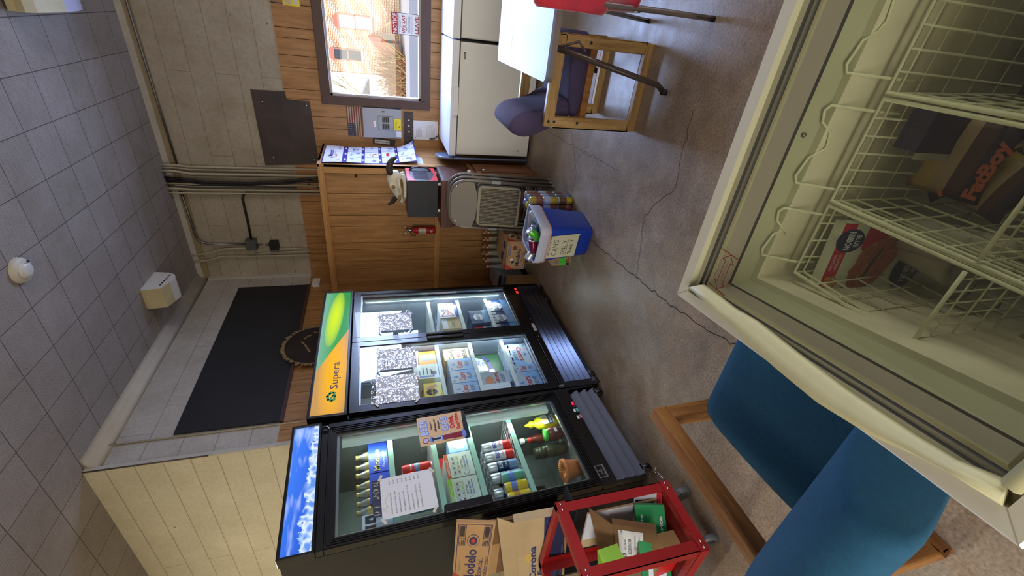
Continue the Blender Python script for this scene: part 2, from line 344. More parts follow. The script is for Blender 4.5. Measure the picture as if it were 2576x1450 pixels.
# right and front walls with daylight openings
M('wall_paint', (188, 178, 158), .8, var=.06)
b = MB()
for y0, y1, z0, z1 in ((YF, -.5, 0, HC), (2.9, YW + .2, 0, HC), (-.5, 2.9, 0, .75), (-.5, 2.9, 2.35, HC)): b.box(XR, XR + .2, y0, y1, z0, z1, 'wall_paint')
struct(b, 'wall_right', 'painted wall on the right with a wide window', 'wall')
b = MB()
for x0, x1, z0, z1 in ((XL, -2.8, 0, HC), (1.0, XR, 0, HC), (-2.8, 1.0, 0, .75), (-2.8, 1.0, 2.4, HC)): b.box(x0, x1, YF - .2, YF, z0, z1, 'wall_paint')
struct(b, 'wall_front', 'painted wall behind the camera with a shop window', 'wall')
# window 1 (back wall)
o = thing('window_1', 'wide picture window in dark brown frame looking onto a brick building', 'window', ((WX0 + WX1) / 2, YW, WZ0), kind='structure')
P = mat4((0, YW - .008, 0), (1, 0, 0), (0, 0, 1))
b = MB()
fo = (WX0 - .09, WX1 + .09, WZ0 - .10, WZ1 + .095)
for x0, x1, z0, z1 in ((fo[0], WX0, fo[2], fo[3]), (WX1, fo[1], fo[2], fo[3]), (WX0, WX1, fo[2], WZ0), (WX0, WX1, WZ1, fo[3])): b.box(x0, x1, YW - .035, YW + .01, z0, z1, 'frame_brown')
b.build('window_frame', o, bev=.003)
b = MB()
for x0, x1, z0, z1 in ((WX0, WX0 + .02, WZ0, WZ1), (WX1 - .02, WX1, WZ0, WZ1), (WX0, WX1, WZ0, WZ0 + .02), (WX0, WX1, WZ1 - .02, WZ1)): b.box(x0, x1, YW + .0, YW + .06, z0, z1, 'white_trim')
b.build('window_stop', o)
b = MB(); b.box(WX0 + .005, WX1 - .005, YW + .03, YW + .034, WZ0 + .005, WZ1 - .005, 'window_glass'); b.build('window_pane', o)
# mouldings, cove
b = MB(); b.box(XW, XR, YW - .03, YW, HC - .055, HC, 'white_trim'); b.box(XW, XR, YW - .012, YW, HC - .115, HC - .055, 'tan_trim'); struct(b, 'trim_1', 'white moulding along the ceiling over the back wall', 'moulding')
b = MB(); b.loft([[(XW, y, HC - .10), (XW + .015, y, HC - .06), (XW + .04, y, HC - .025), (XW + .09, y, HC), (XW, y, HC)] for y in (YO + .03, YW)], 'white_trim'); struct(b, 'trim_2', 'rounded white cove along the ceiling over the left wall', 'moulding')
b = MB(); b.box(XW, XW + .018, 5.225, YW, 2.44, HC - .1, 'white_trim'); struct(b, 'trim_3', 'thin pale corner strip where the upper walls meet', 'trim')
b = MB(); b.tube([(XW + .008, 2.815, HC), (XW + .008, 2.815, 2.2), (XW + .01, 2.84, 2.0)], .006, 'conduit_paint'); tag(b.build('wall_cable'), 'thin pale cable running down the left wall beside the blackboard', 'cable')
b = MB(); b.box(XW, XW + .008, YO - .004, YO + .03, 0, HC, 'white_trim'); b.tube([(XW + .004, YO - .004, 2.9), (XW + .004, YO - .004, HC)], .006, 'stain'); struct(b, 'trim_4', 'chipped pale corner edge of the left wall', 'trim')
# ---- boxed out panelled section in the corner
BX, BY, BZ = -1.405, 4.53, 2.127
b = MB(); b.box(XW, BX - .002, BY + .03, YW - .006, 0, BZ - .02, 'groove')
planks(b, XW, BX - .08, .0, BZ - .06, lambda bb, u0, u1, a, c: bb.box(u0, u1, BY + .024, BY + .03, a, c, 'panel_wood'), 1)
planks(b, BY + .04, YW - .006, 0, BZ - .0, lambda bb, u0, u1, a, c: bb.box(BX - .006, BX, u0, u1, a, c, 'panel_wood'), 2)
b.box(XW, BX, BY, YW - .006, BZ - .02, BZ, 'panel_trim_h')
struct(b, 'wall_boxed', 'panelled box built out from the back wall', 'wall')
b = MB(); b.box(XW, BX, BY, BY + .03, BZ - .062, BZ - .0, 'panel_trim_h'); b.box(BX - .088, BX, BY, BY + .031, 0, BZ - .062, 'panel_trim'); b.box(BX - .028, BX + .004, BY, BY + .09, 0, BZ, 'panel_trim'); b.box(XW, BX - .088, BY - .004, BY + .02, .925, .985, 'panel_trim_h')
struct(b, 'trim_5', 'light wood frame boards edging the panelled box', 'trim', bev=.002)
# ---- window 2 and 3: openings that let the daylight in
for nm, lb, (x0, x1, y0, y1, z0, z1) in (('window_2', 'wide window in the right wall', (XR, XR + .06, -.5, 2.9, .75, 2.35)), ('window_3', 'shop window behind the camera', (-2.8, 1.0, YF - .06, YF, .75, 2.4))):
    o = thing(nm, lb, 'window', ((x0 + x1) / 2, (y0 + y1) / 2, z0), kind='structure'); b = MB(); t = .06
    if nm == 'window_2':
        for a, c in ((y0, y0 + t), (y1 - t, y1), ((y0 + y1) / 2 - .03, (y0 + y1) / 2 + .03)): b.box(x0, x1, a, c, z0, z1, 'frame_brown')
        b.box(x0, x1, y0, y1, z0, z0 + t, 'frame_brown'); b.box(x0, x1, y0, y1, z1 - t, z1, 'frame_brown')
    else:
        for a, c in ((x0, x0 + t), (x1 - t, x1), ((x0 + x1) / 2 - .03, (x0 + x1) / 2 + .03)): b.box(a, c, y0, y1, z0, z1, 'frame_brown')
        b.box(x0, x1, y0, y1, z0, z0 + t, 'frame_brown'); b.box(x0, x1, y0, y1, z1 - t, z1, 'frame_brown')
    b.build('window_frame', o)
# ================= outside, beyond window 1
def brick_out():
    t = NT('outside_brick'); c = t.coord(); x, y, z = t.sep(c)
    br = t.n('ShaderNodeTexBrick'); t.l(t.comb(x, z, 0.0), br.inputs['Vector']); br.inputs['Scale'].default_value = 1; br.inputs['Brick Width'].default_value = .40; br.inputs['Row Height'].default_value = .135; br.inputs['Mortar Size'].default_value = .028
    br.inputs['Color1'].default_value = (*lin(196, 146, 96), 1); br.inputs['Color2'].default_value = (*lin(176, 112, 74), 1); br.inputs['Mortar'].default_value = (*lin(240, 226, 196), 1)
    t.set(Base_Color=br.outputs['Color'], Roughness=.9)
brick_out()
M('out_red', (190, 122, 104), .7); M('out_white', (238, 236, 232), .7); M('out_ground', (205, 202, 200), .9, var=.1); M('asphalt', (150, 152, 162), .9, var=.15); M('shrub', (148, 92, 66), .9, var=.3); M('shrub2', (168, 140, 84), .9, var=.3); M('out_dark', (52, 60, 74), .3); M('grass_dry', (176, 160, 96), .9, var=.2)
b = MB(); b.box(-70, 70, YW + .4, 120, -1.2, -1.0, 'out_ground'); tag(b.build('ground'), 'bright pale ground outside the window', 'ground', kind='structure')
b = MB(); b.box(-70, 70, 14.0, 35, -1.0, -.98, 'asphalt'); tag(b.build('road'), 'grey road outside the window', 'road', kind='structure')
bo = thing('brick_building', 'tan brick building with arched windows and stair entrance across the road', 'building', (4, 45.5, -1.0))
b = MB(); b.box(-5.9, 40, 45, 60, -1.0, 20, 'outside_brick'); b.box(-6.1, -5.75, 44.9, 45.3, -1.0, 20, 'out_white'); b.build('wall', bo)
def arched(x0, x1, z0, z1, fill='out_dark', nm='window'):
    b = MB(); cx = (x0 + x1) / 2; r = (x1 - x0) / 2
    arc = [(cx + r * 1.1 * math.cos(a), z1 + .5 * math.sin(a)) for a in [math.pi * k / 10 for k in range(11)]]
    b.prism([(a, 44.9, c) for a, c in arc], [(a, 45.0, c) for a, c in arc], 'out_red')
    b.box(x0 - .1, x1 + .1, 44.85, 45, z0 - .15, z0, 'out_white'); b.box(x0, x0 + .1, 44.9, 45, z0, z1, 'out_red'); b.box(x1 - .1, x1, 44.9, 45, z0, z1, 'out_red'); b.box(x0, x1, 44.9, 45, (z0 + z1) / 2 - .05, (z0 + z1) / 2 + .05, 'out_red')
    f = b.build(nm, bo); b = MB(); b.box(x0 + .1, x1 - .1, 44.95, 44.98, z0, z1, fill); b.build('pane', f)
arched(-4.8, -3.86, 2.4, 4.6); arched(-2.4, -1.3, 1.5, 4.0, 'out_white'); arched(.4, 1.4, 2.4, 4.6); arched(-4.8, -3.86, 6.5, 8.7); arched(-2.3, -1.3, 6.5, 8.7)
b = MB()
b.prism([(x, 42.6, z) for x, z in ((-2.7, 1.75), (-4.3, .4), (-4.35, -.98), (-3.0, .1), (-2.65, .9))], [(x, 45, z) for x, z in ((-2.7, 1.75), (-4.3, .4), (-4.35, -.98), (-3.0, .1), (-2.65, .9))], 'out_red')
b.build('stair_enclosure', bo)
b = MB(); q = ((-1.0, 1.85), (-1.75, .55), (-1.7, .35), (-.9, .2), (.6, .9), (.9, 2.6)); b.prism([(x, 42.8, z) for x, z in q], [(x, 45, z) for x, z in q], 'outside_brick')
b.box(-1.85, -.9, 42.7, 45, .5, .62, 'out_red', M=Matrix.Translation((0, 0, 0))); b.build('entrance_gable', bo)
b = MB(); q = ((-2.3, .75), (-3.5, -.3), (-4.35, -1.0), (-3.1, -1.0), (-2.3, -.1)); b.prism([(x, 42.3, z) for x, z in q], [(x, 42.4, z) for x, z in q], 'galv'); b.build('stair_railing', bo)
b = MB(); r = random.Random(4)
for k in range(520):
    bx, bz = r.uniform(-6.6, -3.6), -1.0; a = r.gauss(0, .5); L = r.uniform(.8, 3.0) * (1 if bx > -6 else .8); p = [V((bx, r.uniform(39.6, 41.2), bz))]
    for j in range(4): p.append(p[-1] + V((math.sin(a), r.uniform(-.1, .1), math.cos(a))) * L / 4); a += r.uniform(-.35, .35)
    b.tube(p, [.035, .03, .022, .016, .008], r.choice(['shrub', 'shrub', 'shrub2']), n=3, smooth=False)
tag(b.build('bare_shrub'), 'tangled reddish bare shrub in front of the brick building', 'shrub', kind='stuff')
def tree(x, y, h, seed, lb):
    r = random.Random(seed); b = MB()
    def br(p, d, L, rad, k):
        q = p + d * L; b.tube([p, (p + q) / 2 + V((r.uniform(-.1, .1), 0, 0)) * L * .3, q], [rad, rad * .8, rad * .6], 'shrub2', n=4)
        if k > 0:
            for _ in range(3): br(q, (d + V((r.uniform(-.8, .8), r.uniform(-.4, .4), r.uniform(-.1, .5)))).normalized(), L * .72, rad * .58, k - 1)
    br(V((x, y, -1.0)), V((.05, 0, 1)), h * .32, .16, 5); tag(b.build('bare_tree'), lb, 'tree')
tree(-11.2, 64, 11, 2, 'bare tree against the sky left of the brick building'); tree(-16, 66, 11, 9, 'second bare tree farther left beyond the window')
b = MB(); b.box(-20, -12.2, 90, 96, -1, 2.2, 'out_white'); b.prism([(-20.3, 89.8, 2.2), (-12, 89.8, 2.2), (-16, 89.8, 4.0)], [(-20.3, 96, 2.2), (-12, 96, 2.2), (-16, 96, 4.0)], 'out_dark'); tag(b.build('white_house'), 'small white house far off at the window edge', 'house')

o = thing('ceiling_light', 'lit fluorescent fixture on the side area ceiling', 'ceiling light', (-4.6, .6, 3.6)); b = MB(); b.box(-5.25, -3.95, .45, .75, 3.60, HC, 'white_plastic'); b.build('housing', o)
M('tube_lit', (255, 240, 210), .4, emis=4); b = MB(); b.box(-5.2, -4.0, .50, .70, 3.585, 3.60, 'tube_lit'); b.build('diffuser', o)
# ================= things on the walls
PW = mat4((0, YW - .006, 0), (1, 0, 0), (0, 0, 1))      # writing plane of the back wall
def wallbox(b, x0, x1, z0, z1, d, m, y=YW - .006): return b.box(x0, x1, y - d, y, z0, z1, m)
# notice sign inside the window
o = thing('notice_sign', 'white and red NOTICE sign leaning on the window glass', 'sign', (-.18, YW - .02, 1.071))
P = mat4((-.278, YW + .015, 1.071), (1, 0, 0), (0, -.03, 1)); b = MB()
b.rect(0, .19, 0, .285, 'white', P, 0); b.rect(0, .19, .225, .285, 'red', P, .0006); b.rect(0, .19, 0, .285, 'galv', P, -.002); b.frame2(0, .19, 0, .285, .004, 'navy', P, .001)
b.text('NOTICE', .008, .235, .038, 'white', P, w=.174, bold=.02, n=.0012)
for i, (t, h, m, w_) in enumerate((('THIS PLACE IS POLITICALLY', .009, 'ink', .16), ('INCORRECT', .009, 'ink', .07), ('WE SAY', .034, 'red', .165), ('MERRY CHRISTMAS', .01, 'ink', .11), ('ONE NATION UNDER GOD', .01, 'ink', .14), ('WE SALUTE OUR FLAG &', .01, 'ink', .14), ('GIVE THANKS TO OUR TROOPS', .01, 'ink', .165), ('IF THIS OFFENDS YOU', .01, 'ink', .125), ('LEAVE', .034, 'red', .15))):
    zz = (.208, .194, .152, .135, .117, .101, .085, .069, .02)[i]; b.text(t, .095, zz, h, m, P, w=w_, bold=.02 if h > .02 else .005, n=.0012, center=True)
b.build('sign_plate', o)
# brown plate with bolts
b = MB(); q = [(-.901, 2.744), (-.897, 2.43), (-.973, 2.425), (-.978, 2.209), (-1.638, 2.191), (-1.663, 2.735)]
o = thing('dark_metal_plate', 'dark brown metal sheet bolted to the wall above the panelling', 'plate', (-1.27, YW - .01, 2.19))
b.prism([(x, YW - .014, z) for x, z in q], [(x, YW - .004 if z < 2.44 else YW - .001, z) for x, z in q], 'plate_brown'); b.build('sheet', o)
for x, z in ((-1.011, 2.656), (-1.02, 2.245), (-1.578, 2.64), (-1.591, 2.235)):
    b = MB(); b.lathe([(.0, .0), (.012, .0), (.011, .005), (.005, .009), (0, .01)], (x, YW - .014, z), 'chrome', 8, (0, -1, 0)); b.build('bolt', o)
def gradstain(name, pts):
    b = MB(); b.stroke(pts, .018, 'rust', PW, n=-.0045); b.build(name)
# yellow pouch at upper right, hanging from a wire
o = thing('yellow_tag_pouch', 'clear pouch of yellow tags on the panelling above the window', 'pouch', (-.1, YW, 2.19))
b = MB(); wallbox(b, -.14, .0, 2.19, 2.335, .006, 'yellow'); b.rect(-.13, -.01, 2.2, 2.24, 'off_white', PW, .007); b.rect(-.13, -.08, 2.26, 2.32, 'cream_tan', PW, .007); b.build('pouch', o)
b = MB(); b.tube([(-.13, YW - .01, 2.33), (-.12, YW - .012, 2.45), (-.05, YW - .01, 2.5)], .003, 'galv'); b.build('wire', o)
# flag sign
o = thing('flag_sign', 'small faded stars and stripes metal sign beside the breaker panel', 'flag', (-1.155, YW, 1.69))
P = mat4((-1.306, YW - .009, 1.70), (1, 0, 0), (0, 0, 1)); b = MB(); W_, H_ = .30, .155
M('flag_red', (128, 52, 48), .6); M('flag_cream', (178, 162, 134), .6); M('flag_blue', (52, 54, 74), .6)
b.box(0, W_, 0, H_, -.003, 0, 'flag_cream', M=P)
for i in range(7): b.rect(0, W_, i * 2 * H_ / 13, (i * 2 + 1) * H_ / 13, 'flag_red', P, .0004)
b.rect(0, W_ * .44, H_ * 6 / 13, H_, 'flag_blue', P, .0008)
for j in range(5):
    for i in range(6): b.disc(.012 + i * .0215, H_ * .5 + .006 + j * .0155, .0035, 'flag_cream', P, .0012, k=5)
b.build('flag_plate', o)
# breaker panel
o = thing('breaker_panel', 'grey electrical breaker panel with yellow sticker on the back wall', 'breaker panel', (-1.15, YW, 1.283))
M('panel_grey', (146, 150, 156), .4, .2); M('panel_grey2', (120, 124, 134), .4, .2)
b = MB(); wallbox(b, -1.305, -.995, 1.284, 1.69, .06, 'panel_grey'); b.build('cover', o, bev=.003)
P = mat4((0, YW - .066, 0), (1, 0, 0), (0, 0, 1))
b = MB(); b.rect(-1.218, -1.066, 1.368, 1.535, 'panel_grey2', P, .001); b.box(-1.212, -1.072, 1.374, 1.529, 0, .006, 'panel_grey', M=P); b.build('door', o)
b = MB()
for k in range(2):
    for j in range(4): b.box(-1.205 + k * .072, -1.15 + k * .072, 1.415 + j * .019, 1.431 + j * .019, .006, .012, 'black', M=P); b.box(-1.185 + k * .072, -1.17 + k * .072, 1.419 + j * .019, 1.427 + j * .019, .012, .018, 'black_matte', M=P)
b.build('breaker', o)
b = MB(); b.rect(-1.215, -1.09, 1.291, 1.366, 'yellow', P, .002); b.disc(-1.175, 1.309, .008, 'ink', P, .0024); b.lines(-1.2, -1.1, 1.355, 3, .009, 'ink', P, n=.0024)
b.build('yellow_sticker', o); b = MB(); b.rect(-1.285, -1.223, 1.288, 1.343, 'paper', P, .002); b.build('sticker', o); b = MB(); b.rect(-1.19, -1.128, 1.557, 1.595, 'white', P, .002); b.rect(-1.19, -1.128, 1.585, 1.592, 'red', P, .0024); b.lines(-1.18, -1.14, 1.58, 2, .008, 'ink_soft', P, n=.0024)
b.build('sticker', o); b = MB(); b.rect(-1.03, -1.018, 1.46, 1.49, 'black', P, .003); b.build('latch', o)
# switch plate
o = thing('switch_plate', 'long brown multi-gang light switch plate under the breaker panel', 'light switch', (-1.22, YW, 1.149))
b = MB(); wallbox(b, -1.415, -1.024, 1.15, 1.256, .012, 'plate_brown'); b.build('plate', o, bev=.003)
for k, x in enumerate((-1.107, -1.167, -1.233, -1.294, -1.357)):
    b = MB(); wallbox(b, x - .005, x + .005, 1.193, 1.214, .024, 'white_plastic' if k < 3 else 'black'); b.build('switch', o)
# posted paper, thermometer, rope
o = MB().rect(-1.316, -1.108, .876, 1.155, 'paper', PW, .004); P = PW
o.lines(-1.29, -1.16, 1.12, 6, .012, 'ink_soft', P, .0025, .005, 3); o.lines(-1.29, -1.14, 1.0, 8, .012, 'ink_soft', P, .002, .005, 5); o.disc(-1.295, 1.13, .006, 'ink', P, .005)
tag(o.build('posted_letter'), 'white printed letter taped to the panelling above the chest freezer', 'paper')
o = thing('wall_thermometer', 'small brown tilted thermometer beside the breaker panel', 'thermometer', (-1.36, YW, 1.36))
P = mat4((-1.36, YW - .008, 1.478), (1, 0, -.08), (.08, 0, 1)); b = MB(); b.box(-.034, .034, -.12, .12, 0, .012, 'plate_brown', M=P); b.build('case', o, bev=.002)
b = MB(); b.rect(-.02, .02, -.06, .1, 'off_white', P, .013); b.rect(-.0025, .0025, -.055, .095, 'ink', P, .0136); [b.rect(-.014, -.006, -.05 + k * .013, -.048 + k * .013, 'ink', P, .0136) for k in range(11)]; b.build('scale', o)
b = MB(); b.tube([(-1.22, YW - .02, .8), (-1.26, YW - .02, .87), (-1.30, YW - .02, .92), (-1.302, YW - .02, .97)], .006, 'black'); tag(b.build('power_cord'), 'black power cord rising behind the white chest freezer', 'cord')
# ---- conduits
CB = 2.10
def conduit(pts, r, m, lb, y=5.24, g=None, nm='conduit'):
    b = MB(); b.tube([(p[0], p[2] if len(p) > 2 else y, p[1]) for p in pts], r, m, n=8); return tag(b.build(nm), lb, 'conduit' if nm == 'conduit' else 'cable', g)
G = 'pale painted conduits in the bundle above the panelled box'
cs = [(-1.69, -1.66, 5.24, 'conduit_paint', .011, 'rightmost'), (-1.722, -1.69, 5.25, 'conduit_paint', .009, 'second from right'), (-1.758, -1.715, 5.22, 'conduit_paint', .013, 'thick third from right'), (-1.782, -1.735, 5.25, 'galv', .009, 'grey fourth from right'),
      (-1.885, -1.86, 5.255, 'conduit_paint', .010, 'pale one just left of the black cables'), (-1.905, -1.882, 5.25, 'galv', .008, 'thin dark one left of the black cables'), (-1.935, -1.905, 5.225, 'conduit_paint', .013, 'thick pale one near the left edge'), (-1.955, -1.93, 5.25, 'conduit_paint', .009, 'second from left'), (-1.975, -1.955, 5.23, 'conduit_paint', .010, 'leftmost')]
for x, xt, y, m, r_, lb in cs: conduit([(xt, HC, y - .05), (xt, 3.60, y - .05), ((x + xt) / 2, 3.52, y - .02), (x, 3.45, y), (x, CB if r_ > .0095 else 2.45, y)], r_, m, 'vertical conduit in the wall bundle, ' + lb)
for dx, pts in ((0, [(-1.79, HC), (-1.81, 3.5), (-1.835, 3.3), (-1.84, 2.9), (-1.82, 2.6), (-1.775, 2.3), (-1.745, CB)]), (.022, [(-1.83, HC), (-1.835, 3.5), (-1.86, 3.3), (-1.86, 2.9), (-1.84, 2.6), (-1.815, 2.3), (-1.80, CB)])):
    conduit(pts, .014, 'cable_black', 'thick black cable snaking down the conduit bundle, ' + ('right one' if dx == 0 else 'left one'), 5.185 + dx * .4, nm='cable')
conduit([(x, 2.25 + .1 * math.sin((x + 1.9) * 30)) for x in (-1.93, -1.9, -1.87, -1.84, -1.8, -1.77)], .006, 'cable_black', 'loose black wires crossing behind the conduits', 5.262, nm='cable')
conduit([(XR, 3.57), (-.3, 3.57), (-1.0, 3.56), (-1.66, 3.55)], .011, 'galv', 'long grey conduit running along the top of the back wall')
conduit([(-1.945, 3.59), (-2.32, 3.575), (-2.47, 3.575), (-2.53, 3.56), (-2.57, 3.52), (-2.59, 3.45), (-2.605, 3.08)], .013, 'galv', 'grey conduit bending down into the upper junction box')
conduit([(-1.948, 2.45), (-1.949, 2.887), (-1.96, 2.96), (-1.995, 3.005), (-2.04, 3.021), (-2.30, 3.02), (-2.54, 3.025)], .013, 'cable_black', 'dark conduit leaving the bundle and running left to the upper junction box')
conduit([(-2.73, HC), (-2.722, 3.597), (-2.70, 3.47), (-2.667, 3.38), (-2.655, 3.32), (-2.65, 3.07)], .010, 'conduit_paint', 'pale conduit from the ceiling into the upper junction box')
conduit([(-2.814, HC), (-2.808, 3.576), (-2.79, 3.471), (-2.756, 3.383), (-2.753, 3.321), (-2.763, 3.031), (-2.767, 2.418)], .010, 'conduit_paint', 'leftmost pale conduit running from ceiling to panelling')
conduit([(-2.731, 3.02), (-2.718, 2.766), (-2.712, 2.412)], .008, 'conduit_paint', 'short pale conduit passing left of the lower junction box')
conduit([(-2.665, 2.76), (-2.67, 2.6), (-2.685, 2.41)], .008, 'conduit_paint', 'short pale conduit leaving the lower junction box downwards')
conduit([(-2.612, 3.01), (-2.618, 2.83)], .010, 'chrome', 'short bright conduit joining the two junction boxes')
for lb, x0, x1, z0, z1, m in (('upper grey junction box on the painted wall', -2.663, -2.537, 2.975, 3.085, 'grey_box'), ('lower darker junction box on the painted wall', -2.671, -2.568, 2.745, 2.84, 'cable_black')):
    o = thing('junction_box', lb, 'junction box', ((x0 + x1) / 2, YW, z0)); b = MB(); b.box(x0, x1, 5.19, YW, z0, z1, m); b.build('box', o, bev=.003); b = MB(); b.box(x0 + .004, x1 - .004, 5.187, 5.19, z0 + .004, z1 - .004, m); b.build('cover', o)
# ---- ceiling things
o = thing('smoke_detector', 'round cream smoke detector on the tiled ceiling', 'smoke detector', (-1.60, 2.93, HC))
b = MB(); b.lathe([(.0, -.052), (.03, -.052), (.045, -.046), (.05, -.03)], (-1.62, 2.97, HC), 'white_plastic', 20); b.build('sensor', o)
b = MB(); b.lathe([(.05, -.03), (.07, -.028), (.078, -.015), (.08, 0)], (-1.62, 2.97, HC), 'off_white', 24); b.build('base', o)
b = MB(); b.lathe([(0, -.056), (.008, -.056), (.008, -.05)], (-1.57, 2.99, HC), 'black', 8); b.build('indicator', o)
def prof_unit(name, lb, cat, x0, x1, q, mats, o=None, slots=True):
    o = thing(name, lb, cat, ((x0 + x1) / 2, q[0][0], q[0][1])); b = MB()
    n = len(q)
    for i in range(n):
        j = (i + 1) % n; b.poly([(x0, *q[i]), (x0, *q[j]), (x1, *q[j]), (x1, *q[i])], mats[i])
    b.poly([(x1, *p) for p in q], 'white_plastic'); b.poly([(x0, *p) for p in q][::-1], 'white_plastic'); b.build('housing', o, bev=.002)
    return o
q = [(4.05, HC), (4.05, 3.64), (4.07, 3.52), (4.17, 3.485), (4.245, 3.46), (4.32, 3.486), (4.357, 3.546), (4.38, HC)]
o = prof_unit('emergency_light', 'small white ceiling unit with black slots near the blackboard corner', 'ceiling unit', -2.66, -2.45, q, ['cream_tan'] * 3 + ['white_plastic'] * 5)  # faces away from the window tinted tan, standing in for warm floor bounce
b = MB()
for k in range(6): y = 4.12 + k * .035; b.box(-2.451, -2.449, y, y + .024, 3.535 - (k * .004), 3.55 - (k * .004), 'black')
b.build('vent_slots', o)
q = [(3.80, HC - .03), (3.80, 3.60), (3.78, 3.55), (3.84, 3.52), (4.12, 3.50), (4.34, 3.53), (4.52, 3.585), (4.54, HC - .03)]
o = prof_unit('hanging_light_fixture', 'long hanging ceiling fixture with tan side and painted window-lit end at the top right', 'light fixture', -.30, .45, q, ['cream_tan'] * 4 + ['lavender_window_lit'] * 3 + ['cream_tan'])  # lavender faces carry painted window light; tan faces are the side away from it
b = MB()
for k in range(9): b.tube([(-.27 + .012 * math.cos(a) * (k % 2), 3.55 - k * .03 + .019 * math.sin(a), HC - .02 + .012 * math.cos(a) * ((k + 1) % 2)) for a in [i * math.pi / 4 for i in range(8)]], .0035, 'rust', n=5, closed=True)
b.build('chain', o)
# ---- left wall: blackboard, drum, sensor
o = thing('blackboard', 'large black chalkboard high on the left wall', 'blackboard', (XW, 3.9, 2.44))
b = MB(); b.box(XW + .007, XW + .019, 2.84, 4.975, 2.445, 3.197, 'slate'); b.build('board', o)
b = MB(); b.box(XW + .007, XW + .03, 2.83, 4.98, 2.42, 2.447, 'frame_brown'); b.box(XW + .007, XW + .02, 4.975, 4.988, 2.44, 3.2, 'black_matte'); b.build('ledge', o)
o = thing('round_hide_decoration', 'round dark hide decoration with shaggy pale fringe above the wide cooler', 'wall decoration', (XW + .02, 3.72, 2.0))
M('hide', (44, 32, 28), .9, var=.3); M('fringe', (146, 126, 90), .95, var=.2)
cy, cz, rr_ = 3.775, 2.26, .30; b = MB()
b.lathe([(0, .05), (.2, .045), (.27, .03), (.285, .0)], (XW + .03, cy, cz), 'hide', 32, (1, 0, 0)); b.build('hide_disc', o)
b = MB(); r = random.Random(3)
for k in range(150):
    a = 2 * math.pi * k / 150; L = .028 + r.uniform(0, .022); a2 = a + r.uniform(-.06, .06); p = V((XW + .04, cy + math.cos(a) * .275, cz + math.sin(a) * .275)); e = V((XW + .045 + r.uniform(-.01, .01), cy + math.cos(a2) * (.275 + L), cz + math.sin(a2) * (.275 + L)))
    b.tube([p, (p + e) / 2 + V((.008, 0, 0)), e], [.009, .008, .003], 'fringe', n=4)
b.build('fringe', o)
b = MB(); P = mat4((XW + .078, cy, cz), (0, 1, 0), (0, 0, 1))
b.stroke([(-.14, .03), (-.08, .06), (-.02, .09), (.02, .12)], .009, 'fringe', P); b.stroke([(.06, .1), (.1, .08), (.12, .04)], .008, 'fringe', P); b.stroke([(.15, -.02), (.17, .02)], .005, 'fringe', P); b.build('stitching', o)
o = thing('motion_sensor', 'small white box on the left panelling under the corner', 'sensor', (XW, 5.0, 2.31)); b = MB(); b.rbox(XW, XW + .045, 4.945, 5.09, 2.315, 2.40, 'white_plastic', .012, axis='x'); b.build('case', o)
b = MB(); b.rect(4.96, 5.07, 2.33, 2.345, 'off_white', mat4((XW + .0455, 0, 0), (0, 1, 0), (0, 0, 1))); b.build('lens', o)
# ---- calendar poster on the box's side (plane x = BX, facing +X; writing runs towards the back)
o = thing('supply_calendar', 'long glossy price calendar with blue bars, curling at the bottom', 'calendar', (BX, 4.85, 1.1))
M('glossy_paper', (222, 224, 234), .25); M('cal_blue', (44, 40, 140), .3); M('cal_red', (190, 40, 60), .3); M('cal_pic', (120, 140, 190), .3); M('cal_pale', (196, 208, 236), .3)
def cal(a, t):   # a: 0..1 across (front to back), t: 0..1 down
    y = 4.54 + .615 * a + .05 * t * (1 - a); z = 2.085 - .92 * t + .0 * a; x = BX + .012 + .10 * max(0, (t - .72) / .28) ** 2 * (.3 + .7 * a) + .006 * math.sin(t * 9 + a * 2)
    return (x, y, z)
b = MB()
def calpatch(a0, a1, t0, t1, m, d=0.0, n=6):
    A = 4; vs = [(cal(a0 + (a1 - a0) * i / A, t0 + (t1 - t0) * j / n)[0] + d, *cal(a0 + (a1 - a0) * i / A, t0 + (t1 - t0) * j / n)[1:]) for j in range(n + 1) for i in range(A + 1)]
    b.add(vs, [(j * (A + 1) + i, j * (A + 1) + i + 1, (j + 1) * (A + 1) + i + 1, (j + 1) * (A + 1) + i) for j in range(n) for i in range(A)], m, True)
calpatch(0, 1, 0, 1, 'cal_blue', 0, 24); calpatch(.02, .98, .01, .20, 'glossy_paper', .0012)
cols = ((.02, .33), (.345, .655), (.67, .98)); rows_ = ((.25, .40), (.435, .585), (.62, .77), (.805, .99))
r = random.Random(5)
for i, (t0, t1) in enumerate(rows_):
    for j, (a0, a1) in enumerate(cols):
        calpatch(a0, a1, t0, t1, 'glossy_paper', .0014); m = 'cal_red' if (i, j) in ((1, 1), (2, 1)) else 'cal_pic'
        for _ in range(4): u, v = r.uniform(a0 + .04, a1 - .12), r.uniform(t0 + .03, t1 - .05); calpatch(u, u + r.uniform(.04, .1), v, v + r.uniform(.01, .04), m if r.random() < .7 else 'cal_pale', .0022, 2)
for i in range(4):
    for a in (.12, .46, .8): calpatch(a, a + .1, rows_[i][0] - .03, rows_[i][0] - .012, 'glossy_paper', .0022, 2)
b.build('sheet', o)
P = mat4((BX + .020, 4.54, 2.085), (0, 1, 0), (0, 0, 1)); b = MB(); b.text('Mascott', .2, -.095, .045, 'cal_blue', P, w=.22, bold=.01, n=.002); b.text('SUPPLY COMPANY', .22, -.12, .012, 'cal_red', P, w=.17, n=.002); b.stroke([(.18, -.05), (.15, -.09), (.18, -.125), (.26, -.13)], .004, 'cal_red', P, .0018)
b.lines(.06, .12, -.14, 3, .012, 'cal_red', P, .003, .002); b.lines(.46, .56, -.14, 3, .012, 'cal_red', P, .003, .002, 7); b.text('12345', .05, -.03, .012, 'ink_soft', P, n=.002) if False else None; b.build('lettering', o)
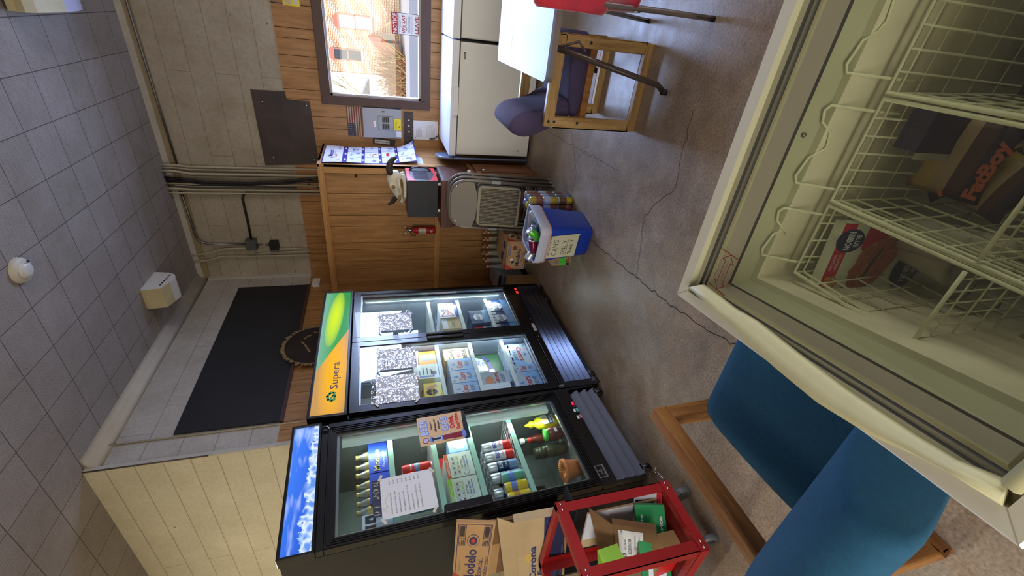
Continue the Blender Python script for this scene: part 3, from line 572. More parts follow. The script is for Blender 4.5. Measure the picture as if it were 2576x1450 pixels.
b = MB(); b.box(BX, BX + .003, 4.56, 4.85, 1.10, 1.165, 'cal_pale'); b.build('lower_sheet', o)
# ---- fire extinguisher hanging on the box front
o = thing('fire_extinguisher', 'small red fire extinguisher hanging on the panelling', 'fire extinguisher', (-2.09, 4.46, .985))
ex, ey = -2.09, 4.47; b = MB(); b.lathe([(0, .985), (.033, .985), (.038, .995), (.038, 1.19), (.033, 1.215), (.018, 1.235), (.015, 1.25)], (ex, ey, 0), 'red', 20); b.build('tank', o)
b = MB(); P = mat4((ex, ey, 0), (1, 0, 0), (0, 0, 1)); ring = lambda z, a0, a1: [(ex + .0388 * math.sin(a), ey - .0388 * math.cos(a), z) for a in [math.radians(a0 + (a1 - a0) * k / 8) for k in range(9)]]
b.loft([ring(1.09, -55, 55), ring(1.17, -55, 55)], 'off_white', closed=False, cap=False); b.loft([ring(1.02, -18, 18), ring(1.045, -18, 18)], 'white', closed=False, cap=False)
P = mat4((ex, ey - .0396, 0), (1, 0, 0), (0, 0, 1)); b.lines(-.018, .018, 1.162, 6, .011, 'ink', P, .003, 0, 3); b.build('label_band', o); b = MB(); b.loft([ring(1.02, -18, 18), ring(1.045, -18, 18)], 'white', closed=False, cap=False); b.build('badge', o)
b = MB(); b.lathe([(.015, 1.245), (.018, 1.255), (.014, 1.28), (0, 1.285)], (ex, ey, 0), 'chrome', 12); b.tube([(ex, ey, 1.275), (ex - .03, ey - .01, 1.31), (ex - .05, ey - .01, 1.335)], .005, 'chrome'); b.tube([(ex, ey, 1.27), (ex + .03, ey - .01, 1.30), (ex + .055, ey - .01, 1.315)], .005, 'chrome'); b.tube([(ex - .01, ey - .012, 1.26), (ex - .05, ey - .02, 1.24), (ex - .055, ey - .02, 1.2)], .006, 'black'); b.build('valve', o)
b = MB(); b.box(ex - .03, ex + .03, ey + .036, 4.556, 1.18, 1.22, 'steel'); b.build('bracket', o)
b = MB(); b.lathe([(.0, 0), (.012, .0), (.012, .02), (.004, .025), (.004, .05), (0, .05)], (-1.512, 4.53, 1.775), 'black', 10, (0, -1, 0)); tag(b.build('coat_knob'), 'small dark knob on the panelling left of the calendar', 'knob')
# ================= coolers
M('cool_black', (13, 13, 15), .28, spec=.6, coat=.3); M('cool_side', (30, 30, 33), .42, var=.08, bump=.15, bs=300); M('louver', (70, 74, 88), .2, .6, spec=.7); M('louver_grey', (104, 104, 112), .45, .2)
M('liner_grey', (118, 130, 128), .5, var=.08, vs=4); M('liner_white', (150, 160, 172), .5, var=.04); M('mint', (170, 214, 196), .45); M('wire_white', (222, 230, 232), .4); M('alu', (188, 190, 194), .3, .9)
M('led', (225, 245, 255), .5, emis=9, ecol=(226, 244, 255)); M('led_dot', (225, 245, 255), .5, emis=22, ecol=(220, 250, 245)); M('led_strip', (220, 240, 240), .4, emis=.12, ecol=(220, 246, 240)); M('display', (20, 4, 6), .3); M('display_red', (255, 30, 60), .3, emis=3); M('switch_red', (230, 60, 40), .4, emis=.8); M('btn_teal', (90, 170, 150), .4); M('btn_pink', (180, 120, 130), .4)
M('tape', (214, 208, 196), .35)
def supera_mat():
    t = NT('supera_sign'); g = t.gen(); x, y, z = t.sep(g)   # y: 0 left..1 right, z: 0 bottom..1 top
    k = t.math('SUBTRACT', y, t.math('SUBTRACT', .62, t.math('MULTIPLY', z, .33)))
    side = t.math('GREATER_THAN', k, 0.0)
    gl = t.ramp(z, [(0, lin(46, 138, 70)), (.5, lin(60, 160, 80)), (1, lin(120, 176, 140))])
    d = t.math('ADD', t.math('POWER', t.math('ABSOLUTE', t.math('DIVIDE', t.math('SUBTRACT', t.math('ADD', z, t.math('MULTIPLY', t.math('SUBTRACT', y, .74), .5)), .55), .30)), 2.0), t.math('POWER', t.math('ABSOLUTE', t.math('DIVIDE', t.math('SUBTRACT', y, .74), .27)), 2.0))
    gr = t.mix(t.ramp(d, [(0, (1, 1, 1)), (.9, (.3, .3, .3)), (1, (0, 0, 0))]), gl, lin(206, 232, 30))
    d2 = t.math('ADD', t.math('POWER', t.math('ABSOLUTE', t.math('DIVIDE', t.math('SUBTRACT', z, .42), .5)), 2.0), t.math('POWER', t.math('ABSOLUTE', t.math('DIVIDE', t.math('SUBTRACT', y, .28), .4)), 2.0))
    og = t.mix(t.ramp(d2, [(0, (1, 1, 1)), (1, (0, 0, 0))]), lin(196, 150, 84), lin(250, 178, 20))
    col = t.mix(side, og, gr); t.set(Base_Color=col, Roughness=.15, Emission_Color=col); t.b.inputs['Emission Strength'].default_value = .55
def ice_mat():
    t = NT('ice_sign'); g = t.gen(); x, y, z = t.sep(g); v = t.comb(0.0, t.math('MULTIPLY', y, 5.0), z)
    sky = t.ramp(t.math('ADD', t.math('MULTIPLY', z, .6), t.math('MULTIPLY', y, .25)), [(0, lin(28, 76, 190)), (.6, lin(54, 112, 220)), (1, lin(70, 130, 226))])
    n = t.noise(t.mapv(v, (1, .6, 3.5)), 1.6, 2, .4); sky = t.mix(t.ramp(n, [(.5, (0, 0, 0)), (.75, (.7, .7, .7))]), sky, lin(190, 212, 246))
    vo = t.n('ShaderNodeTexVoronoi'); vo.feature = 'F1'; t.l(t.mapv(v, (1, 1.8, 2.4)), vo.inputs['Vector']); vo.inputs['Scale'].default_value = 1.6
    n2 = t.noise(v, 4, 4, .65); ice = t.ramp(t.math('ADD', t.math('MULTIPLY', vo.outputs['Distance'], .7), t.math('MULTIPLY', n2, .5)), [(.3, lin(60, 110, 200)), (.5, lin(150, 186, 236)), (.62, lin(216, 228, 246)), (.8, lin(90, 140, 214))])
    n3 = t.noise(v, 3.2, 3, .6); msk = t.math('LESS_THAN', t.math('SUBTRACT', z, t.math('MULTIPLY', n3, .75)), -.02)
    col = t.mix(msk, sky, ice); t.set(Base_Color=col, Roughness=.3, Emission_Color=col); t.b.inputs['Emission Strength'].default_value = .7
supera_mat(); ice_mat()
XF = -2.29
th = .035
MF1 = Matrix.Translation((0, 1.34, 0)) @ Matrix.Rotation(th, 4, 'X')          # single cooler leans a little on its castors
MF2 = Matrix.Translation((0, 2.13, 0))
def castor(b, x, y, z, r, M=None, m='black'):
    b.box(x - .03, x + .03, y - .02, y + .02, z + r * 1.7, z + r * 2 + .012, 'steel', M=M)
    for s in (-1, 1): b.box(x - .012, x + .02, y + s * .018 - .002, y + s * .018 + .002, z + r * .6, z + r * 2, 'steel', M=M)
    b.lathe([(0, -.012), (r * .55, -.012), (r, -.011), (r, .011), (r * .55, .012), (0, .012)], (x, y, z + r), m, 18, (0, 1, 0), M=M)
    b.lathe([(0, -.0135), (r * .35, -.0135), (r * .35, .0135), (0, .0135)], (x, y, z + r), 'alu', 12, (0, 1, 0), M=M)
def cooler(F, W, label, name, back, liner, doors, z0, ztop, hdr, tilt_in=0):
    root = thing(name, label, 'drinks cooler', F @ V((XF - .35, W / 2, 0)))
    xb = back
    b = MB(F)   # cabinet shell
    b.box(xb, XF - .055, 0, .035, z0, ztop, 'cool_side'); b.box(xb, XF - .055, W - .035, W, z0, ztop, 'cool_side'); b.box(xb, xb + .03, .035, W - .035, z0, ztop, 'cool_side')
    b.box(xb + .03, XF - .055, .035, W - .035, hdr - .01, ztop, 'cool_side'); b.box(xb + .03, XF - .055, .035, W - .035, z0, .36, 'cool_side')
    b.build('cabinet', root, bev=.002)
    b = MB(F)   # bright liner
    b.box(xb + .03, XF - .06, .035, .05, .37, hdr - .03, liner); b.box(xb + .03, XF - .06, W - .05, W - .035, .37, hdr - .03, liner)
    b.box(xb + .03, xb + .045, .05, W - .05, .37, hdr - .03, liner); b.box(xb + .03, XF - .06, .05, W - .05, .36, .385, liner); b.box(xb + .03, XF - .06, .05, W - .05, hdr - .045, hdr - .03, liner)
    b.build('liner', root)
    return root
# ---------- wide two-door cooler
F2 = cooler(MF2, 1.46, 'wide black two-door drinks cooler with green and orange header', 'double_door_cooler', -2.975, 'liner_white', 2, .055, 2.075, 1.845)
b = MB(MF2); b.box(XF - .055, XF + .012, -.012, 1.472, 1.834, 1.852, 'cool_black'); b.box(XF - .055, XF + .012, -.012, 1.472, 2.058, 2.076, 'cool_black'); b.box(XF - .055, XF + .012, -.012, .006, 1.85, 2.06, 'cool_black'); b.box(XF - .055, XF + .012, 1.454, 1.472, 1.85, 2.06, 'cool_black'); hf = b.build('header_frame', F2, bev=.003)
b = MB(MF2); b.box(XF - .02, XF + .004, .006, 1.454, 1.852, 2.058, 'supera_sign'); hs = b.build('header_sign', F2)
P2 = MF2 @ mat4((XF + .004, 0, 0), (0, 1, 0), (0, 0, 1)); M('supera_brown', (70, 48, 24), .4); M('supera_green', (70, 170, 70), .4)
b = MB(); b.text('Supera', .235, 1.905, .052, 'supera_brown', P2, w=.275, bold=.01, n=.001)
b.stroke([(.14, 1.915), (.125, 1.935), (.14, 1.958), (.17, 1.965), (.195, 1.95), (.2, 1.935)], .009, 'supera_green', P2); b.stroke([(.135, 1.925), (.165, 1.915), (.2, 1.928), (.205, 1.945)], .007, 'supera_green', P2, .0009); b.stroke([(.14, 1.945), (.17, 1.93), (.2, 1.915)], .006, 'supera_green', P2, .0010)
b.build('lettering', F2)
def door(F, root, u0, u1, z0, z1, g, hinge='r', m='cool_black', ribs=0, x=XF):
    # g: glass opening u0,u1,z0,z1
    b = MB(F); d = .048
    for a0, a1, c0, c1 in ((u0, g[0], z0, z1), (g[1], u1, z0, z1), (g[0], g[1], z0, g[2]), (g[0], g[1], g[3], z1)): b.box(x - d, x, a0, a1, c0, c1, m)
    for k in range(ribs):
        t = .006 + k * .012; e = .0055
        for a0, a1, c0, c1 in ((g[0] - t - e, g[0] - t, g[2] - t - e, g[3] + t + e), (g[1] + t, g[1] + t + e, g[2] - t - e, g[3] + t + e), (g[0] - t, g[1] + t, g[2] - t - e, g[2] - t), (g[0] - t, g[1] + t, g[3] + t, g[3] + t + e)): b.box(x, x + .005 + .002 * k, a0, a1, c0, c1, m)
    dr = b.build('door', root, bev=.0015)
    b = MB(F); t = .012
    for a0, a1, c0, c1 in ((g[0], g[0] + t, g[2], g[3]), (g[1] - t, g[1], g[2], g[3]), (g[0] + t, g[1] - t, g[2], g[2] + t), (g[0] + t, g[1] - t, g[3] - t, g[3])): b.box(x - .03, x - .012, a0, a1, c0, c1, 'alu')
    b.build('glazing_bead', dr)
    b = MB(F); b.box(x - .010, x - .007, g[0], g[1], g[2], g[3], 'cooler_glass'); b.build('glass', dr)
    return dr
GZ0, GZ1 = .425, 1.765
D2L = door(MF2, F2, .004, .722, .345, 1.825, (.062, .672, GZ0, GZ1)); D2R = door(MF2, F2, .728, 1.456, .335, 1.825, (.785, 1.415, GZ0, GZ1))
for nm_, dd, u in (('handle', D2L, .70), ('handle', D2R, .75)):
    b = MB(MF2); b.box(XF, XF + .018, u - .012, u + .012, .95, 1.25, 'cool_black'); b.build(nm_, dd, bev=.005)
b = MB(MF2); b.box(XF - .05, XF - .004, 0, 1.46, .29, .335, 'cool_black'); b.box(XF - .05, XF - .004, 0, .06, .055, .29, 'cool_black'); b.box(XF - .05, XF - .004, 1.41, 1.46, .055, .29, 'cool_black'); b.box(XF - .05, XF - .004, .06, 1.41, .035, .062, 'cool_black'); b.box(XF - .06, XF - .05, .06, 1.41, .06, .29, 'black_matte'); b.build('base_frame', F2, bev=.002)
for k in range(5):
    z = .245 - k * .045; b = MB(MF2); b.loft([[(XF - .031, u, z + .045), (XF - .004, u, z + .003), (XF - .004, u, z), (XF - .036, u, z + .044)] for u in (.06, 1.41)], 'louver', smooth=False); b.build('louver', F2)
b = MB(); P = MF2 @ mat4((XF - .004, 0, 0), (0, 1, 0), (0, 0, 1)); b.box(.69, .80, .297, .326, 0, .002, 'alu', M=P); b.rect(.695, .795, .3, .323, 'paper', P, .0024); b.text('Supera', .715, .306, .014, 'ink', P, w=.07, bold=.01, n=.003); b.stroke([(.70, .306), (.705, .318), (.71, .308)], .002, 'supera_green', P, .003); b.build('badge', F2)
b = MB(); b.box(1.28, 1.33, .293, .325, 0, .004, 'black_matte', M=P); b.box(1.287, 1.323, .298, .32, .004, .008, 'switch_red', M=P); b.build('power_switch', F2)
b = MB(); b.box(1.352, 1.385, .297, .318, 0, .004, 'switch_red', M=P); b.rect(1.36, 1.372, .303, .312, 'white', P, .0045); b.build('thermostat_switch', F2)
for u in (.615, .87):
    b = MB(); b.lathe([(0, .004), (.005, .004), (.006, 0)], (u, .31, 0), 'chrome', 8, M=P); b.build('screw', F2)
b = MB(); b.box(-.002, .012, .318, .352, .0, .02, 'alu', M=P); b.build('lower_hinge', F2)
for x, y in ((XF - .03, .05), (XF - .03, .13), (XF - .03, 1.16), (XF - .03, 1.40), (-2.95, .06), (-2.95, 1.38)):
    b = MB(MF2); castor(b, x, y, .0, .026); b.build('castor', F2)
def shelf(F, root, u0, u1, z, x0, x1, m='wire_white', strip=None, wires=18, h=.028):
    b = MB(F); b.box(x1 - .004, x1 + .004, u0, u1, z - h, z, strip or m); b.box(x0, x1, u0, u0 + .006, z - .006, z, m); b.box(x0, x1, u1 - .006, u1, z - .006, z, m); b.box(x0, x0 + .006, u0, u1, z - .006, z, m)
    for k in range(wires): u = u0 + (u1 - u0) * (k + .5) / wires; b.box(x0, x1, u - .0018, u + .0018, z - .004, z, m)
    for k in range(1, 4): x = x0 + (x1 - x0) * k / 4; b.box(x - .002, x + .002, u0, u1, z - .008, z - .004, m)
    return b.build('shelf', root)
SX = -2.415
for z in (1.18, .90, .62):
    shelf(MF2, F2, .055, .742, z, -2.92, SX, wires=26); shelf(MF2, F2, .75, 1.405, z, -2.92, SX, wires=26)
b = MB(MF2); b.box(-2.93, SX + .02, .742, .75, .39, 1.8, 'liner_white'); b.build('centre_mullion', F2)
for u, s in ((.735, -1), (1.40, -1)):
    b = MB(MF2); b.box(XF - .085, XF - .07, u, u + .022, .46, 1.74, 'led_strip'); st = b.build('led_strip', F2)
    b = MB(MF2); b.box(XF - .088, XF - .086, u - .002, u + .01, .47, 1.73, 'led'); b.build('led_row', st)
    l = light('cooler_strip_light', 'AREA', MF2 @ V((XF - .09, u + (0 if u < 1 else -.005), 1.1)), (-1, -.5, 0), 5.5, (.82, .92, 1.0), 1.25, .02)
    l.rotation_euler = (V((-.5, -1.0, 0))).to_track_quat('-Z', 'X').to_euler()
# ---------- single-door cooler
F1 = cooler(MF1, .79, 'black single-door cooler with blue ice-cube header sign', 'single_door_cooler', -2.985, 'liner_grey', 1, .07, 2.115, 1.96)
b = MB(MF1); hx = XF + .015
b.box(XF - .055, hx, -.008, .80, 1.952, 1.966, 'cool_black'); b.box(XF - .055, hx, -.008, .80, 2.104, 2.120, 'cool_black'); b.box(XF - .055, hx, -.008, .006, 1.96, 2.11, 'cool_black'); b.box(XF - .055, hx, .785, .80, 1.96, 2.11, 'cool_black'); b.build('header_frame', F1, bev=.003)
b = MB(MF1); b.box(XF - .02, XF + .006, .006, .785, 1.966, 2.104, 'ice_sign'); b.build('header_sign', F1)
b = MB(MF1); b.box(XF - .05, XF - .006, 0, .79, 1.915, 1.952, 'cool_black'); b.build('top_rail', F1, bev=.002)
b = MB(MF1); b.box(XF - .01, XF + .006, .735, .775, 1.918, 1.945, 'black'); b.tube([(XF + .01, .76, 1.95), (XF + .01, .765, 1.92), (XF + .012, .74, 1.905)], .004, 'chrome'); b.build('upper_hinge', F1)
G1 = (.052, .707, .432, 1.862)
D1 = door(MF1, F1, 0, .79, .375, 1.912, G1, ribs=4)
b = MB(MF1); b.rbox(XF + .004, XF + .045, .022, .072, 1.05, 1.315, 'cool_black', .012, axis='x'); b.build('handle', D1, bev=.004)
b = MB(MF1); b.box(XF - .05, XF - .004, 0, .79, .275, .37, 'cool_black'); b.box(XF - .05, XF - .006, 0, .012, .075, .275, 'cool_black'); b.box(XF - .05, XF - .006, .775, .79, .06, .275, 'cool_black'); b.box(XF - .07, XF - .06, .012, .775, .07, .275, 'black_matte'); b.build('base_frame', F1, bev=.002)
for k, z in enumerate((.205, .137, .072)):
    b = MB(MF1); b.loft([[(XF - .05, u, z + .06), (XF - .0, u, z + .01), (XF - .0, u, z), (XF - .054, u, z + .052)] for u in (.014, .75)], 'louver_grey', smooth=False); b.build('louver', F1)
P1 = MF1 @ mat4((XF - .004, 0, 0), (0, 1, 0), (0, 0, 1))
b = MB(); b.box(.60, .665, .277, .305, 0, .003, 'black', M=P1); b.rect(.603, .606, .279, .303, 'alu', P1, .0034)
b.text('38', .622, .283, .018, 'display_red', P1, w=.03, bold=.03, n=.0036); b.build('temperature_display', F1)
for u, m in ((.575, 'btn_teal'), (.515, 'btn_pink')):
    b = MB(); b.box(u - .014, u + .014, .276, .292, 0, .006, m, M=P1); b.rect(u - .014, u + .014, .297, .311, 'paper', P1, .001); b.build('button', F1)
b = MB(); b.box(.045, .132, .314, .378, 0, .0025, 'alu', M=P1); b.rect(.05, .127, .325, .368, 'black', P1, .003); b.stroke([(.10, .345), (.095, .357), (.085, .357), (.083, .346), (.093, .337), (.105, .338)], .0025, 'alu', P1, .0034); b.text('HW', .065, .338, .014, 'alu', P1, n=.0034); b.lines(.055, .12, .334, 1, .01, 'alu', P1, .002, .0034); b.build('badge', F1)
for x, y in ((XF - .03, .06), (XF - .03, .72), (-2.9, .06), (-2.9, .72)):
    b = MB(MF1); castor(b, x, y, .0 if y > .5 else .0, .035); b.build('castor', F1)
for z in (1.573, 1.305, 1.06, .765): shelf(MF1, F1, .055, .735, z, -2.93, SX, 'wire_white', 'mint', wires=26, h=.032)
b = MB(MF1); b.box(XF - .09, XF - .06, .66, .735, .46, 1.84, 'led_strip'); st = b.build('led_strip', F1)
b = MB(MF1)
for k in range(29): z = .54 + k * .0435; b.box(XF - .094, XF - .089, .678, .690, z, z + .014, 'led_dot')
b.build('led_row', st)
l = light('cooler_strip_light', 'AREA', MF1 @ V((XF - .10, .66, 1.15)), (-1, -.6, 0), 4.8, (.86, 1.0, .95), 1.35, .02); l.rotation_euler = (V((-.6, -1, 0))).to_track_quat('-Z', 'X').to_euler()
b = MB(MF1); b.box(-2.935, -2.86, .30, .42, .50, .62, 'black_matte'); b.lathe([(0, 0), (.05, 0), (.05, .02), (0, .02)], (-2.86, .36, .56), 'black', 16, (1, 0, 0)); b.build('fan', F1)
# papers taped to the doors
def taped(F, u0, u1, z0, z1, lb, lines, skew=0.0, plastic=False, seed=1, prices=False):
    P = F @ mat4((XF + .0015, u0, z0), (0, 1, skew), (0, -skew, 1)); w, h = u1 - u0, z1 - z0; o = thing('price_sheet', lb, 'paper', P @ V((w / 2, 0, .001))); r = random.Random(seed)
    b = MB(); N = 14; vs = []
    for j in range(N + 1):
        for i in range(N + 1): vs.append((w * i / N, h * j / N, .002 + (r.uniform(0, .0035) if plastic else r.uniform(0, .0006))))
    fs = [(j * (N + 1) + i, j * (N + 1) + i + 1, (j + 1) * (N + 1) + i + 1, (j + 1) * (N + 1) + i) for j in range(N) for i in range(N)]
    b.add([(a, c, .0012) for a, c, _ in vs], fs, 'paper', False, P)
    for i, (t, p) in enumerate(lines):
        zz = h - .055 - i * (h - .11) / max(8, len(lines)); b.text(t, .02, zz, .0072, 'ink', P, w=min(.0062 * len(t), w - .03 if not p else w * .62), n=.0016)
        if p: b.text(p, w - .045, zz, .0072, 'ink', P, w=.024, n=.0016)
    b.build('sheet', o)
    if plastic: b = MB(); b.add([(a * 1.04 - w * .02, c * 1.1 - .0, d + .001) for a, c, d in vs], fs, 'plastic_sleeve', True, P); b.build('sleeve', o)
    for (a, c, an) in ((-.01, h * .98, .6), (w + .005, h * .98, -.5), (-.01, .02, -.6), (w - .01, .0, .5)):
        b = MB(); T = P @ Matrix.Translation((a, c, .0045)) @ Matrix.Rotation(an, 4, 'Z'); b.box(-.020, .020, -.007, .007, 0, .0003, 'tape', M=T); b.build('tape', o)
    return o
def sleeve_mat():
    m = bpy.data.materials.new('plastic_sleeve'); m.use_nodes = True; t = m.node_tree; t.nodes.clear(); MATS['plastic_sleeve'] = m
    o = t.nodes.new('ShaderNodeOutputMaterial'); tr = t.nodes.new('ShaderNodeBsdfTransparent'); gl = t.nodes.new('ShaderNodeBsdfGlossy'); gl.inputs['Roughness'].default_value = .08; mx = t.nodes.new('ShaderNodeMixShader'); mx.inputs[0].default_value = .22
    nz = t.nodes.new('ShaderNodeTexNoise'); nz.inputs['Scale'].default_value = 22; tc = t.nodes.new('ShaderNodeTexCoord'); t.links.new(tc.outputs['Object'], nz.inputs['Vector']); bp = t.nodes.new('ShaderNodeBump'); bp.inputs['Distance'].default_value = .02; t.links.new(nz.outputs['Fac'], bp.inputs['Height']); t.links.new(bp.outputs[0], gl.inputs['Normal'])
    t.links.new(tr.outputs[0], mx.inputs[1]); t.links.new(gl.outputs[0], mx.inputs[2]); t.links.new(mx.outputs[0], o.inputs[0])
sleeve_mat()
taped(MF1, .09, .332, 1.338, 1.63, 'white beer price list taped inside the single cooler door glass', [('COORS LIGHT 24OZ CAN', '$3.50'), ('BUSCH LIGHT 30 OZ CAN', '$2.49'), ("MIKE'S HARDER 16 OZ", '$2.79'), ('MXD MARGARITA 16 OZ', '$2.79'), ('MXD LONG ISLAND TEA 16 OZ', '$2.79'), ('HURRICANE 24 OZ', '$2.49'), ('BUDWEISER CHELADA 25 OZ', '$3.79'), ("SEAGRAM'S ESCAPES 7.5 OZ", '$ .99')], .02, False, 2)
L3 = [('CIGARETTE', ''), ('TOBACCO', ''), ('24 PK', ''), ('30 PK', ''), ('CANS 12 PK', ''), ('BOTTLES', ''), ('SINGLE', '')]
taped(MF2, .05, .31, 1.365, 1.655, 'plastic sleeved price sheet, lowest left on the left glass door', [('COORS LIGHT 12 PK', ''), ('COORS BANQUET 18', ''), ('BUSCH 30 PK', ''), ('MODELO 12 PK', ''), ('KEYSTONE 15 PK', ''), ('ROLLING ROCK 18', ''), ('SELTZER 12 PK', '')], 0, True, 3)
taped(MF2, .375, .61, 1.355, 1.64, 'plastic sleeved price sheet beside the middle post of the wide cooler', [('COORS LIGHT 18 PK', ''), ('COORS BANQUET 30 PK', ''), ('BUSCH LIGHT', ''), ('BUD LIGHT', ''), ('MICHELOB', ''), ('CORONA 12', '')], 0, True, 4)
taped(MF2, .84, 1.08, 1.35, 1.62, 'crinkled foil-like plastic sleeved sheet on the right glass door', [('BUDWEISER 18 PK', ''), ('BUSCH 18 PK', '')], 0, True, 5)
b = MB(MF1); P = MF1 @ mat4((XF + .002, 0, 0), (0, 1, 0), (0, 0, 1)); 
M('black_film', (66, 72, 90), .2, spec=.6); M('white_marker', (228, 222, 196), .5)
b = MB(); b.rect(.105, .325, 1.632, 1.676, 'black_film', P, .0008); r = random.Random(8)
for s in range(5):
    p = [(.12 + s * .043, 1.64)]
    for _ in range(8): p.append((p[-1][0] + r.uniform(-.004, .012), 1.637 + r.uniform(0, .036)))
    b.stroke(p, .0008, 'white_marker', P, .0014)
b.stroke([(.12, 1.60), (.14, 1.625), (.15, 1.60), (.19, 1.612), (.235, 1.585)], .0016, 'white_marker', P, .0034)
tag(b.build('scribbled_strip'), 'dark strip with white marker scribbles above the price list', 'note')
# metal sign BEER now cheaper than GAS
o = thing('beer_gas_sign', 'tan metal joke sign BEER now cheaper than GAS on the cooler door', 'sign', MF1 @ V((XF + .01, .6, 1.065)))
M('sign_tan', (222, 184, 134), .4); M('sign_black', (16, 16, 20), .4); M('sign_blue', (110, 140, 220), .4); M('sign_lblue', (196, 206, 240), .4); M('sign_red', (214, 34, 40), .4); M('sign_dkred', (140, 20, 44), .35)
P = MF1 @ mat4((XF + .014, .492, 1.068), (0, 1, 0), (0, -.02, 1)); SW, SH = .225, .315; b = MB()
p0 = rrect(0, SW, 0, SH, .01); b.prism([(a, c, -.0015) for a, c in p0], [(a, c, 0) for a, c in p0], 'sign_tan', M=P); b.pts2(rrect(.0, SW, 0, .045, .008), 'sign_black', P, .0006)
b.pts2([(0, .04), (SW, .02), (SW, .05), (0, .05)], 'sign_tan', P, .0008)
b.build('plate', o)
b = MB(); b.text('BEER', .075, .256, .05, 'sign_blue', P, w=.135, bold=.06, n=.001); b.text('BEER', .078, .259, .045, 'sign_lblue', P, w=.129, bold=.02, n=.0014)
for t, a, z, w_ in (('now', .115, .228, .062), ('cheaper', .09, .202, .108), ('than', .11, .178, .068)): b.text(t, a, z, .014, 'sign_black', P, w=w_, bold=.03, n=.0014)
b.text('GAS', .085, .125, .045, 'sign_blue', P, w=.12, bold=.06, n=.001); b.text('GAS', .088, .128, .040, 'sign_lblue', P, w=.114, bold=.02, n=.0014)
b.text('Drink,', .10, .085, .03, 'sign_red', P, w=.10, bold=.06, n=.0012); b.text("Don't Drive", .085, .050, .024, 'sign_red', P, w=.13, bold=.05, n=.0012); b.build('lettering', o)
b = MB(); b.disc(.036, .278, .020, 'sign_dkred', P, .001); b.disc(.036, .278, .0155, 'sign_lblue', P, .0014); b.text('GAS', .026, .274, .008, 'sign_red', P, w=.02, bold=.02, n=.0018)
b.disc(.038, .242, .022, 'sign_blue', P, .001, ry=.012); b.rect(.024, .052, .178, .238, 'sign_lblue', P, .001); b.rect(.030, .046, .185, .235, 'sign_black', P, .0014); b.rect(.018, .058, .17, .178, 'sign_blue', P, .0012)
b.pts2([(.022, .17), (.054, .17), (.062, .045), (.016, .045)], 'sign_dkred', P, .001); b.disc(.04, .036, .032, 'sign_blue', P, .0012, ry=.014); b.stroke([(.022, .165), (.008, .14), (.006, .11), (.014, .09)], .0015, 'sign_black', P, .0014); b.stroke([(.057, .165), (.064, .13), (.066, .10)], .002, 'white', P, .0014); b.build('gas_pump_print', o)

# ================= what stands in the coolers
def carton(name, lb, cat, F, x0, x1, u0, u1, z0, z1, m, deco=None, side=None, g=None, rot=0.0, tilt=0.0, bev=.003):
    c = V(((x0 + x1) / 2, (u0 + u1) / 2, z0)); T = F @ Matrix.Translation(c) @ Matrix.Rotation(rot, 4, 'Z') @ Matrix.Rotation(tilt, 4, 'X') @ Matrix.Translation(-c)
    b = MB(T); b.box(x0, x1, u0, u1, z0, z1, m)
    P = T @ mat4((x1, u0, z0), (0, 1, 0), (0, 0, 1)); PL = T @ mat4((x0, u0, z0), (1, 0, 0), (0, 0, 1)); PT = T @ mat4((x1, u0, z1), (0, 1, 0), (-1, 0, 0))
    b.M = Matrix()
    if deco: deco(b, P, u1 - u0, z1 - z0)
    if side: side(b, PL, x1 - x0, z1 - z0)
    b.PT = PT
    return tag(b.build(name), lb, cat, g)
M('coors_blue', (150, 186, 232), .3); M('coors_silver', (206, 216, 232), .25, .2); M('coors_red', (196, 40, 60), .4); M('mountain', (96, 140, 210), .4); M('busch_blue', (34, 60, 104), .35); M('busch_lt', (110, 146, 190), .35); M('bud_white', (224, 228, 240), .35); M('bud_blue', (36, 54, 168), .35)
M('seltz', (222, 232, 226), .45); M('seltz_orange', (206, 92, 50), .45); M('lime', (150, 208, 60), .45); M('kraft', (176, 138, 92), .75, var=.08); M('kraft_dark', (120, 88, 56), .8, var=.1); M('rr_green', (36, 92, 56), .4); M('rr_purple', (84, 70, 150), .4); M('coors_gold', (196, 176, 128), .4)
M('modelo_blue', (40, 74, 190), .35); M('modelo_gold', (196, 178, 110), .35, .2); M('corn_yellow', (238, 206, 40), .4); M('orange_pkg', (214, 140, 50), .4); M('light_foil', (206, 210, 216), .3, .6); M('salmon', (220, 150, 118), .4)
def coors(b, P, w, h, light=True, flip=False, num='30'):
    T = P if not flip else P @ Matrix.Translation((w, h, 0)) @ Matrix.Rotation(math.pi, 4, 'Z')
    b.rect(0, w, 0, h, 'coors_silver', T, .0006); b.pts2([(0, 0), (w * .5, 0), (w * .36, h * .45), (w * .2, h * .25), (0, h * .5)], 'coors_blue', T, .001); b.pts2([(w, 0), (w * .55, 0), (w * .75, h * .5), (w, h * .8)], 'coors_blue', T, .001)
    b.pts2([(w * .42, h * .72), (w * .5, h * .9), (w * .58, h * .72)], 'mountain', T, .0014); b.text('Coors', w * .16, h * .42, h * .26, 'coors_red', T, w=w * .62, bold=.02, n=.0018)
    b.text('LIGHT' if light else 'BANQUET', w * .3, h * .16, h * .17, 'busch_blue', T, w=w * .46, n=.0018); b.text(num, w * .05, h * .84, h * .09, 'busch_blue', T, n=.0018)
